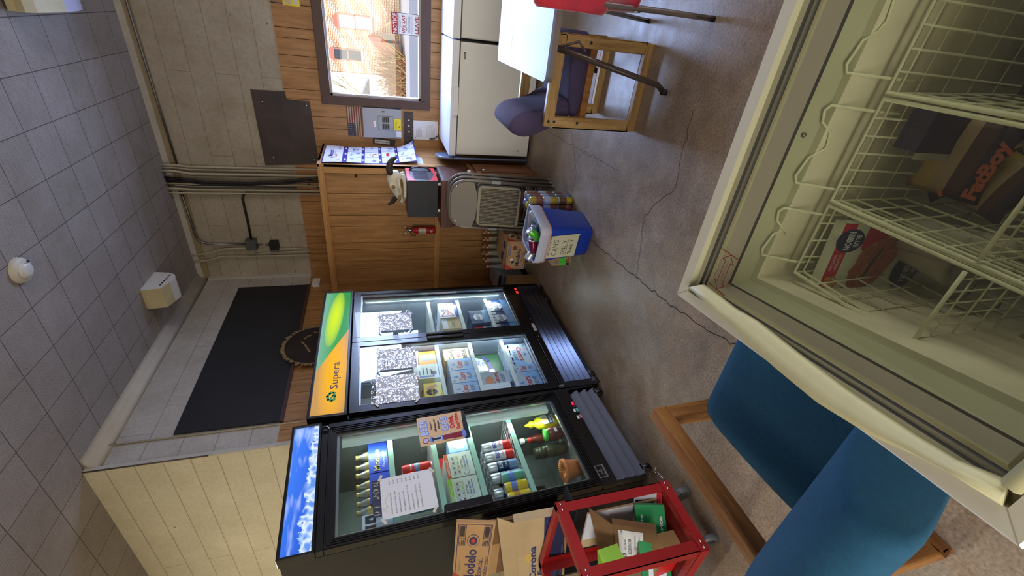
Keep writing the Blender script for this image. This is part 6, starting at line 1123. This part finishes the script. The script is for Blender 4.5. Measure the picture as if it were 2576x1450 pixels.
# baskets
def basket(x0, x1, y0, y1, zt, zb, lb, divider=None):
    o = thing('wire_basket', lb, 'wire basket', ((x0 + x1) / 2, (y0 + y1) / 2, zb), 'frosted wire baskets hanging in the glass-topped freezer'); t = .02
    def rg(z, i): return [(x0 + i, y0 + i, z), (x1 - i, y0 + i, z), (x1 - i, y1 - i, z), (x0 + i, y1 - i, z)]
    b = MB(); b.tube(rg(zt, 0), .0042, 'frost_wire', n=6, closed=True); b.tube(rg(zt - .022, .001), .0032, 'frost_wire', n=6, closed=True); b.build('rim', o)
    b = MB(); nz = 5
    for k in range(1, nz + 1): f = k / nz; b.tube(rg(zt + (zb - zt) * f, t * f), .0022, 'frost_wire', n=4, closed=True)
    nx = max(3, round((x1 - x0) / .034)); ny = max(3, round((y1 - y0) / .05))
    for k in range(nx + 1): x = x0 + (x1 - x0) * k / nx; xi = min(max(x, x0 + t), x1 - t); b.tube([(x, y0, zt), (xi, y0 + t, zb), (xi, y1 - t, zb), (x, y1, zt)], .0021, 'frost_wire', n=4)
    for k in range(1, ny): y = y0 + (y1 - y0) * k / ny; b.tube([(x0, y, zt), (x0 + t, y, zb), (x1 - t, y, zb), (x1, y, zt)], .0021, 'frost_wire', n=4)
    b.build('wire_grid', o)
    b = MB(); xa, xb_ = x0 + .022, x1 - .022; b.tube([(xa, y1 + .003, zt - .06), (xa, y1 + .006, zt), (xa, .648, .755), (xa, .660, .775), (xa + .012, .664, .779), (xa + .05, .660, .772), (xa + .065, .652, .758), ((xa + xb_) / 2, .650, .752), (xb_ - .045, .652, .758), (xb_ - .03, .662, .776), (xb_ - .01, .665, .780), (xb_, .660, .775), (xb_, .648, .755), (xb_, y1 + .006, zt), (xb_, y1 + .003, zt - .06)], .0027, 'frost_wire', n=6); b.build('hanger', o)
    if divider:
        b = MB(); dy = divider; b.tube([(x0 + .01, dy, zt + .004), (x1 - .005, dy, zt + .004)], .0036, 'frost_wire', n=6)
        for k in range(nx + 2): x = x0 + .02 + (x1 - x0 - .04) * k / (nx + 1); b.tube([(x, dy, zt + .004), (x, dy, zb + .02)], .0016, 'frost_wire', n=4)
        for k in range(4): z = zt - .03 - k * .055; b.tube([(x0 + .012, dy, z), (x1 - .012, dy, z)], .0016, 'frost_wire', n=4)
        b.build('divider', o)
    return o
ZB = .425
basket(-.40, -.247, .165, .618, .715, ZB, 'leftmost frosted wire basket, holding the red and white dessert box', .367)
basket(-.238, -.050, .165, .618, .715, ZB, 'middle frosted wire basket, with yellow and navy ice cream bags', .362)
basket(-.041, .165, .165, .618, .715, ZB, 'right wire basket above the dark brown carton')
basket(.175, .38, .165, .618, .715, ZB, 'far right wire basket at the frame edge')
# contents
M('box_mint', (206, 214, 190), .6); M('br_red', (186, 36, 42), .55); M('br_blue', (44, 48, 84), .55); M('bar_brown', (164, 96, 56), .8, var=.35, vs=90); M('bar_light', (196, 140, 92), .8, var=.3, vs=120); M('bag_yellow', (186, 160, 76), .5, var=.15); M('bag_brown', (84, 54, 42), .5, var=.15); M('bag_navy', (40, 34, 56), .45); M('bag_orange', (190, 96, 60), .5); M('bag_cream', (176, 156, 116), .5, var=.1); M('wrap_white', (178, 176, 156), .4, var=.12, vs=8, bump=.4, bs=30); M('carton_brown', (74, 50, 36), .8, var=.15)
P1_ = V((-.274, .592, .682)); ux = V((-1, -.09, 0)).normalized(); uy = V((0, -.10, -.99)); uy = (uy - ux * uy.dot(ux)).normalized(); W_, H_, D_ = .148, .175, .024
Pb = mat4(P1_, ux, uy) @ Matrix.Diagonal((1.05, 1.38, 1, 1)); b = MB(); b.box(0, W_, 0, H_, -D_, 0, 'box_mint', M=Pb)
b.pts2([(0, .0), (W_, .0), (W_, .022), (0, .022)], 'br_red', Pb, .0008); b.pts2([(0, .045), (.05, .045), (.065, .06), (.055, .125), (0, .13)], 'br_red', Pb, .0008)
b.disc(.035, .020, .024, 'br_blue', Pb, .0012); b.text('BLUE', .023, .028, .009, 'bud_white', Pb, w=.024, bold=.02, n=.0018); b.text('RIBBON', .016, .013, .011, 'bud_white', Pb, w=.038, bold=.03, n=.0018)
b.text('STRAWBERRY', .063, .012, .0055, 'bud_white', Pb, w=.036, n=.0014); b.text('SHORTCAKE', .064, .004, .0055, 'bud_white', Pb, w=.034, n=.0014)
r = random.Random(11)
def blobpoly(pts, amp, sub=5):
    q = []
    for i in range(len(pts)):
        a, c = pts[i], pts[(i + 1) % len(pts)]
        for k in range(sub): f = k / sub; q.append((a[0] + (c[0] - a[0]) * f + r.uniform(-amp, amp), a[1] + (c[1] - a[1]) * f + r.uniform(-amp, amp)))
    return q
bar = blobpoly([(.028, .072), (.05, .052), (.10, .044), (.135, .05), (.138, .075), (.12, .10), (.06, .118), (.03, .115)], .0012); b.prism([(x, y, .0) for x, y in bar], [(x, y, .0025) for x, y in bar], 'bar_brown', M=Pb); b.pts2([(.012, .088), (.03, .08), (.03, .10), (.012, .105)], 'bar_light', Pb, .0016); b.stroke([(.05, .083), (.08, .075), (.12, .07)], .003, 'bag_brown', Pb, .0032)
b.pts2(blobpoly([(.112, .003), (.145, .003), (.145, .022), (.125, .03), (.110, .02)], .001), 'bar_light', Pb, .002)
b.disc(.096, .148, .040, 'br_blue', Pb, .0012, ry=.025); b.pts2([(0, .13), (.06, .125), (.05, H_), (0, H_)], 'br_blue', Pb, .0011); b.text('BLUE', .092, .158, .009, 'bud_white', Pb, w=.028, bold=.02, n=.0018); b.text('RIBBON', .076, .143, .012, 'bud_white', Pb, w=.045, bold=.03, n=.0018); b.text('12', .135, .04, .008, 'ink', Pb, n=.0016)
tag(b.build('dessert_box'), 'red, mint and navy BLUE RIBBON strawberry shortcake bar box in the left basket', 'box')
def pillow(name, lb, cat, o_, ux, uy, L, Wd, T_, m, deco=None, seed=0, g=None):
    P = mat4(o_, ux, uy); r = random.Random(seed); N = 10; top, bot = [], []
    b = MB()
    for s in (1, -1):
        vs = []
        for j in range(N + 1):
            for i in range(N + 1):
                a, c = i / N, j / N; hgt = T_ * (math.sin(math.pi * a) ** .5) * (math.sin(math.pi * c) ** .45) * s; e = .012 * math.sin(math.pi * a); vs.append((L * a, Wd * c + (e if j == 0 else -e if j == N else 0), hgt + (r.uniform(-.002, .002) if 0 < i < N and 0 < j < N else 0)))
        fs = [(j * (N + 1) + i, j * (N + 1) + i + 1, (j + 1) * (N + 1) + i + 1, (j + 1) * (N + 1) + i) for j in range(N) for i in range(N)]
        if deco and s == 1:
            for f in fs: k = f[0]; cc = (vs[f[0]][1] + vs[f[2]][1]) / 2 / Wd; b.add([vs[i] for i in f], [(0, 1, 2, 3)], deco(cc), True, P)
        else: b.add(vs, fs if s == 1 else [f[::-1] for f in fs], m, True, P)
    return b, P
def icebag(lb, o_, ux, uy, seed, txt=True, L=.17, Wd=.13):
    b, P = pillow('', '', '', o_, ux, uy, L, Wd, .022, 'bag_navy', lambda c: 'bag_navy' if c < .28 else 'bag_brown' if c < .5 else 'bag_cream' if c < .75 else 'bag_yellow', seed)
    if txt: b.text('FatBoy', L * .12, Wd * .10, .020, 'bag_orange', P, w=L * .72, bold=.05, n=.023)
    o = tag(b.build('ice_cream_bag'), lb, 'bag'); return o
icebag('yellow and brown ice cream bag leaning left in the middle basket', (-.222, .570, .520), (.55, -.62, -.35), (.75, .5, .25), 1, L=.13, Wd=.12)
icebag('yellow and brown ice cream bag lying right in the middle basket', (-.205, .505, .500), (.95, -.10, .20), (.05, .9, .40), 2, L=.15, Wd=.12)
icebag('crumpled yellow bag at the bottom of the middle basket', (-.228, .47, .485), (.9, -.2, .0), (.2, .75, .1), 3, False, L=.11, Wd=.08)
b = MB(); b.box(-.125, -.055, .56, .60, .475, .66, 'bag_navy', M=Matrix()); P = mat4((-.125, .56, .475), (1, 0, 0), (0, 0, 1)); b.text('Cookies', .008, .06, .008, 'bag_cream', P, n=.001); b.disc(.055, .05, .008, 'bag_orange', P, .001); b.rect(-.012, .0, .06, .185, 'wrap_white', P, .001); tag(b.build('ice_cream_box'), 'navy ice cream box standing at the back of the middle basket', 'box')
b = MB(); b.box(-.02, .35, .24, .59, .12, .44, 'carton_brown'); tag(b.build('brown_carton'), 'large dark brown carton on the freezer floor at the right', 'carton')
b = MB(); b.box(.03, .15, .50, .55, .475, .50, 'wrap_white'); tag(b.build('white_packet'), 'flat pale packet in the right basket', 'packet')
for lb, o_, ux, uy, L, Wd, sd in (('pale wrapped roll beside the dessert box in the left basket', (-.36, .47, .50), (.9, .1, 0), (.1, .9, .1), .075, .13, 1), ('long pale wrapped packet leaning under the divider of the left basket', (-.30, .385, .50), (.8, .2, .1), (-.1, .9, .2), .075, .20, 2), ('crumpled whitish plastic bag in the near part of the left basket', (-.385, .19, .50), (1, 0, .1), (0, 1, .1), .11, .15, 3), ('creased whitish wrapped bundle at the near end of the middle basket', (-.215, .20, .49), (1, 0, 0), (0, 1, .15), .13, .13, 4), ('small white wrapped packet at the near right of the middle basket', (-.14, .30, .52), (1, .2, 0), (-.2, 1, .1), .07, .06, 5)):
    b, P = pillow('', '', '', o_, ux, uy, L, Wd, .025, 'wrap_white', None, sd); tag(b.build('frozen_packet'), lb, 'packet')
# ================= red cart with boxes
M('cart_red', (158, 24, 28), .4, var=.06); M('cart_red_dark', (120, 22, 24), .45)
o = thing('red_cart', 'red angle-iron cart frame on castors beside the single cooler', 'cart', (-2.3, .95, 0))
CX, CX2, CY0, CY1, CZ0, CZ1 = -2.03, -2.62, .765, 1.13, .165, .80
def angle(b, p0, p1, w1, w2, m='cart_red'): pass
W_ = .052; T_ = .004
b = MB()
for y0, y1, ys in ((CY0, CY0 + W_, CY0), (CY1 - W_, CY1, CY1 - T_)): pass
def post(x, y0, sx, sy):
    b = MB(); b.box(min(x, x - sx * T_), max(x, x - sx * T_), min(y0, y0 + sy * W_), max(y0, y0 + sy * W_), CZ0, CZ1, 'cart_red'); b.box(min(x, x - sx * W_), max(x, x - sx * W_), min(y0, y0 + sy * T_), max(y0, y0 + sy * T_), CZ0, CZ1, 'cart_red'); b.build('upright', o)
post(CX, CY0, 1, 1); post(CX, CY1, 1, -1); post(CX2, CY0, -1, 1); post(CX2, CY1, -1, -1)
for z0, z1 in ((CZ1 - .05, CZ1), (CZ0 - .015, CZ0 + .035)):
    for x in (CX + .003, CX2 - .003):
        b = MB(); b.box(x - .002, x + .002, CY0 - .002, CY1 + .002, z0, z1, 'cart_red'); b.box(min(x, x - .04 * (1 if x > -2.3 else -1)), max(x, x - .04 * (1 if x > -2.3 else -1)), CY0, CY1, z1 - T_, z1, 'cart_red'); b.build('cross_rail', o)
    for y in (CY0 - .003, CY1 + .003):
        b = MB(); b.box(CX2, CX, y - .002, y + .002, z0, z1, 'cart_red'); s = 1 if y < 1 else -1; b.box(CX2, CX, min(y, y + s * .035), max(y, y + s * .035), z1 - T_, z1, 'cart_red'); b.build('side_rail', o)
b = MB(); b.box(CX2, CX - .01, CY0 + .005, CY1 - .005, CZ0 + .012, CZ0 + .022, 'cart_red_dark'); b.build('lower_shelf', o)
b = MB(); b.box(-2.86, CX - .14, CY1 + .005, 1.29, .645, .655, 'black_matte'); b.box(-2.86, -2.84, CY1 + .005, 1.29, .16, .645, 'black_matte'); b.build('side_shelf', o)
for y in (CY0 + .012, CY0 + .04, CY1 - .04, CY1 - .012):
    for z in (CZ1 - .022, CZ0 + .01): b = MB(); b.lathe([(0, .005), (.004, .005), (.006, .003), (.0065, 0)], (CX + .005, y, z), 'chrome', 10, (1, 0, 0)); b.build('bolt', o)
for x, y in ((-2.12, 1.09), (-2.14, .84), (-2.55, 1.09), (-2.55, .84)):
    b = MB(); castor(b, x, y, 0, .052, m='grey_box'); b.build('castor', o)
b = MB(); P = mat4((-2.04, 1.135, .14), (0, 1, 0), (0, 0, 1)); [b.tube([(-2.04, 1.14 + .02 * k, .15 + .01 * k), (-2.02 + .01 * (k % 2), 1.16 + .015 * k, .18 + .01 * (k % 3)), (-2.05, 1.19 + .01 * k, .15)], .004, 'chrome', n=5) for k in range(4)]; tag(b.build('foil_scrap'), 'crumpled silvery clip of metal scraps on the cart corner', 'scrap')
# boxes
def tbox(name, lb, o_, ux, uy, W_, H_, D_, m, deco, flaps=None, cat='box'):
    P = mat4(o_, ux, uy); b = MB(); b.box(0, W_, 0, H_, -D_, 0, m, M=P); deco(b, P, W_, H_)
    if not flaps: return tag(b.build(name), lb, cat)
    o = thing(name, lb, cat, P @ V((W_ / 2, 0, -D_ / 2))); b.build('body', o)
    for f in flaps: b = MB(); b.prism([(x, y, z) for x, y, z in f], [(x, y, z + .003) for x, y, z in f], m, M=P); b.build('flap', o)
    return o
def modelo_big(b, P, w, h):
    b.frame2(.012, w - .012, .010, h - .010, .0035, 'box_navy', P); b.text('Modelo', w - .235 - .33, h * .40, .056, 'box_navy', P, w=.33, bold=.02, n=.001); b.text('Especial.', w - .50, h * .20, .030, 'box_navy', P, w=.18, n=.001); b.text('CERVEZA', w - .45, h * .80, .010, 'ink_soft', P, w=.10, n=.001)
    b.text('BEER FROM MEXICO', w - .50, h * .09, .009, 'box_navy', P, w=.2, n=.001)
    for rx, m_, n_ in ((.056, 'box_navy', .001), (.052, 'kraft', .0012), (.038, 'box_navy', .0014), (.02, 'box_red', .0016)): b.disc(w - .155, h * .52, rx, m_, P, n_, ry=rx * .55)
    for z0 in (.016, h - .050):
        b.frame2(w - .20, w - .018, z0, z0 + .034, .003, 'box_navy', P, .0012) if False else b.frame2(w - .20, w - .018, z0, z0 + .034, .003, 'box_navy', P, .0012); b.rect(w - .135, w - .132, z0, z0 + .034, 'box_navy', P, .0012)
        for k in range(18): b.rect(w - .12 + k * .005, w - .1178 + k * .005 + (k % 3) * .0008, z0 + .006, z0 + .029, 'ink', P, .0014)
        b.lines(w - .19, w - .145, z0 + .028, 3, .008, 'ink', P, .004, .0014)
    b.pts2([(0, h), (.14, h), (0, h * .35)], 'box_red', P, .0013)
tbox('beer_carton', 'tan Modelo carton on top of the stack left of the cooler', (-2.645, 1.10, 1.113), (1, 0, .0), (0, .235, 1), .60, .185, .016, 'kraft', modelo_big)
def corona(b, P, w, h):
    b.rect(0, w, 0, h * .45, 'box_navy2', P, .0006); b.rect(0, w, 0, h * .05, 'kraft', P, .0008); b.text('Corona', .02, .176, .040, 'box_blue', P, w=.40, bold=.035, n=.001); b.text('Extra', .07, .136, .030, 'box_blue', P, w=.22, bold=.025, n=.0012); b.disc(.16, .07, .068, 'bud_white', P, .001, ry=.038); b.disc(.16, .07, .065, 'seal_gold', P, .0012, ry=.036); b.disc(.16, .07, .058, 'ink', P, .0013, ry=.032); b.disc(.16, .07, .057, 'seal_gold', P, .0014, ry=.0315)
    for i, t in enumerate(('LA', 'CERVEZA', 'MAS', 'FINA')): b.text(t, .16, .082 - i * .011, .007, 'ink', P, w=(.02, .07, .035, .04)[i], center=True, n=.0018)
    b.text('GENUINE QUALITY', .10, .022, .006, 'bud_white', P, w=.28, n=.001); b.disc(.30, .22, .05, 'seal_gold', P, .0008, ry=.02); b.lines(.45, .55, .10, 2, .008, 'ink_soft', P, .002, .001)
M('box_navy2', (40, 46, 96), .6); M('box_blue', (44, 54, 110), .6); M('seal_gold', (206, 172, 92), .6); M('kraft_pale', (188, 164, 124), .75, var=.08)
tbox('beer_carton', 'open Corona Extra carton with raised flap and blue lower half, under the Modelo', (-2.846, 1.135, .60), (1, 0, .145), (-.145, .10, 1), .70, .29, .045, 'kraft_pale', corona, [[(.0, .29, 0), (.70, .29, 0), (.80, .375, .01), (0, .36, .01)]])
tbox('kraft_carton', 'plain kraft carton back visible between the two printed cartons', (-2.86, 1.235, .658), (1, 0, .02), (.0, .02, 1), .56, .43, .02, 'kraft_dark', lambda b, P, w, h: b.rect(0, w * .6, h * .8, h * .99, 'kraft', P))
def bbq(b, P, w, h):
    P2 = P @ Matrix.Translation((w - .35, h * .30, 0)); b.rect(0, .30, 0, .125, 'paper', P2, .001)
    b.text('1734', .255, .105, .014, 'ink', P2, w=.04, bold=.02, n=.0014); b.text('BBQ BACK-O-RIB', .03, .062, .018, 'ink', P2, w=.18, bold=.01, n=.0014); b.text('PORK LOIN RIBS', .08, .088, .010, 'ink', P2, w=.12, n=.0014); b.text('KEEP FROZEN  NET WT', .10, .038, .008, 'ink', P2, w=.16, n=.0014); b.text('TMF', .008, .088, .022, 'ink', P2, w=.032, bold=.03, n=.0014); b.lines(.05, .27, .03, 2, .01, 'ink_soft', P2, .002, .0014)
    for k in range(26): b.rect(.012 + k * .0024, .013 + k * .0024 + (k % 3) * .0004, .008, .03, 'ink', P2, .0016)
tbox('rib_carton', 'brown carton with white BBQ BACK-O-RIB label inside the red cart', (-2.50, .93, .195), (1, 0, .30), (-.1, .42, 1), .42, .22, .03, 'kraft_dark', bbq, [[(.02, .22, 0), (.42, .22, 0), (.52, .33, -.02), (.10, .31, -.02)]])
def sprite(b, P, w, h):
    b.pts2([(0, h * .2), (w * .35, h * .1), (w * .5, h * .4), (w * .3, h * .75), (0, h * .8)], 'bud_white', P, .0008); b.disc(w * .28, h * .93, .03, 'bud_white', P, .001); b.text('Sprite', w * .56, h * .12, .02, 'bud_white', P, w=w * .3, bold=.02, n=.001); b.text('Sprite', w * .62, h * .78, .016, 'bud_white', P, w=w * .26, bold=.02, n=.001); b.text('it', w * .18, h * .62, .07, 'bud_white', P, bold=.06, n=.0012); b.lines(w * .6, w * .85, h * .6, 2, .012, 'lid_green', P, .003, .001)
M('sprite_green', (24, 140, 78), .4, var=.08)
tbox('soda_carton', 'green soft drink carton standing in the red cart', (-2.43, .80, .190), (.30, .20, .02), (0, .22, 1), .42, .16, .02, 'sprite_green', sprite)
tbox('white_carton', 'white and red folded carton tucked behind the green one', (-2.34, .97, .19), (.30, .14, .0), (0, .2, 1), .30, .15, .015, 'bud_white', lambda b, P, w, h: (b.rect(0, w, 0, h * .2, 'sign_red', P), b.rect(w * .6, w * .75, h * .4, h, 'sign_red', P), b.rect(w * .75, w * .85, h * .3, h, 'busch_blue', P), b.disc(w * .8, h * .5, .02, 'coors_blue', P)))
tbox('lime_carton', 'lime green patterned carton at the near end of the cart', (-2.42, .86, .44), (1, 0, .25), (-.2, 0, 1), .22, .11, .10, 'lime', lambda b, P, w, h: b.pts2([(0, 0), (w, 0), (w * .3, h)], 'rr_green', P))
tbox('flat_carton', 'flattened pale grey carton strip standing at the back of the cart', (-2.44, 1.08, .20), (1, 0, .08), (0, 0, 1), .34, .40, .01, 'kraft_pale', lambda b, P, w, h: b.rect(w * .25, w, h * .1, h, 'bud_white', P))
tbox('small_red_carton', 'small red and kraft carton on the low shelf of the cart', (-2.40, .84, .19), (1, 0, .0), (0, 0, 1), .24, .10, .10, 'kraft', lambda b, P, w, h: b.rect(0, w * .5, 0, h, 'sign_red', P))
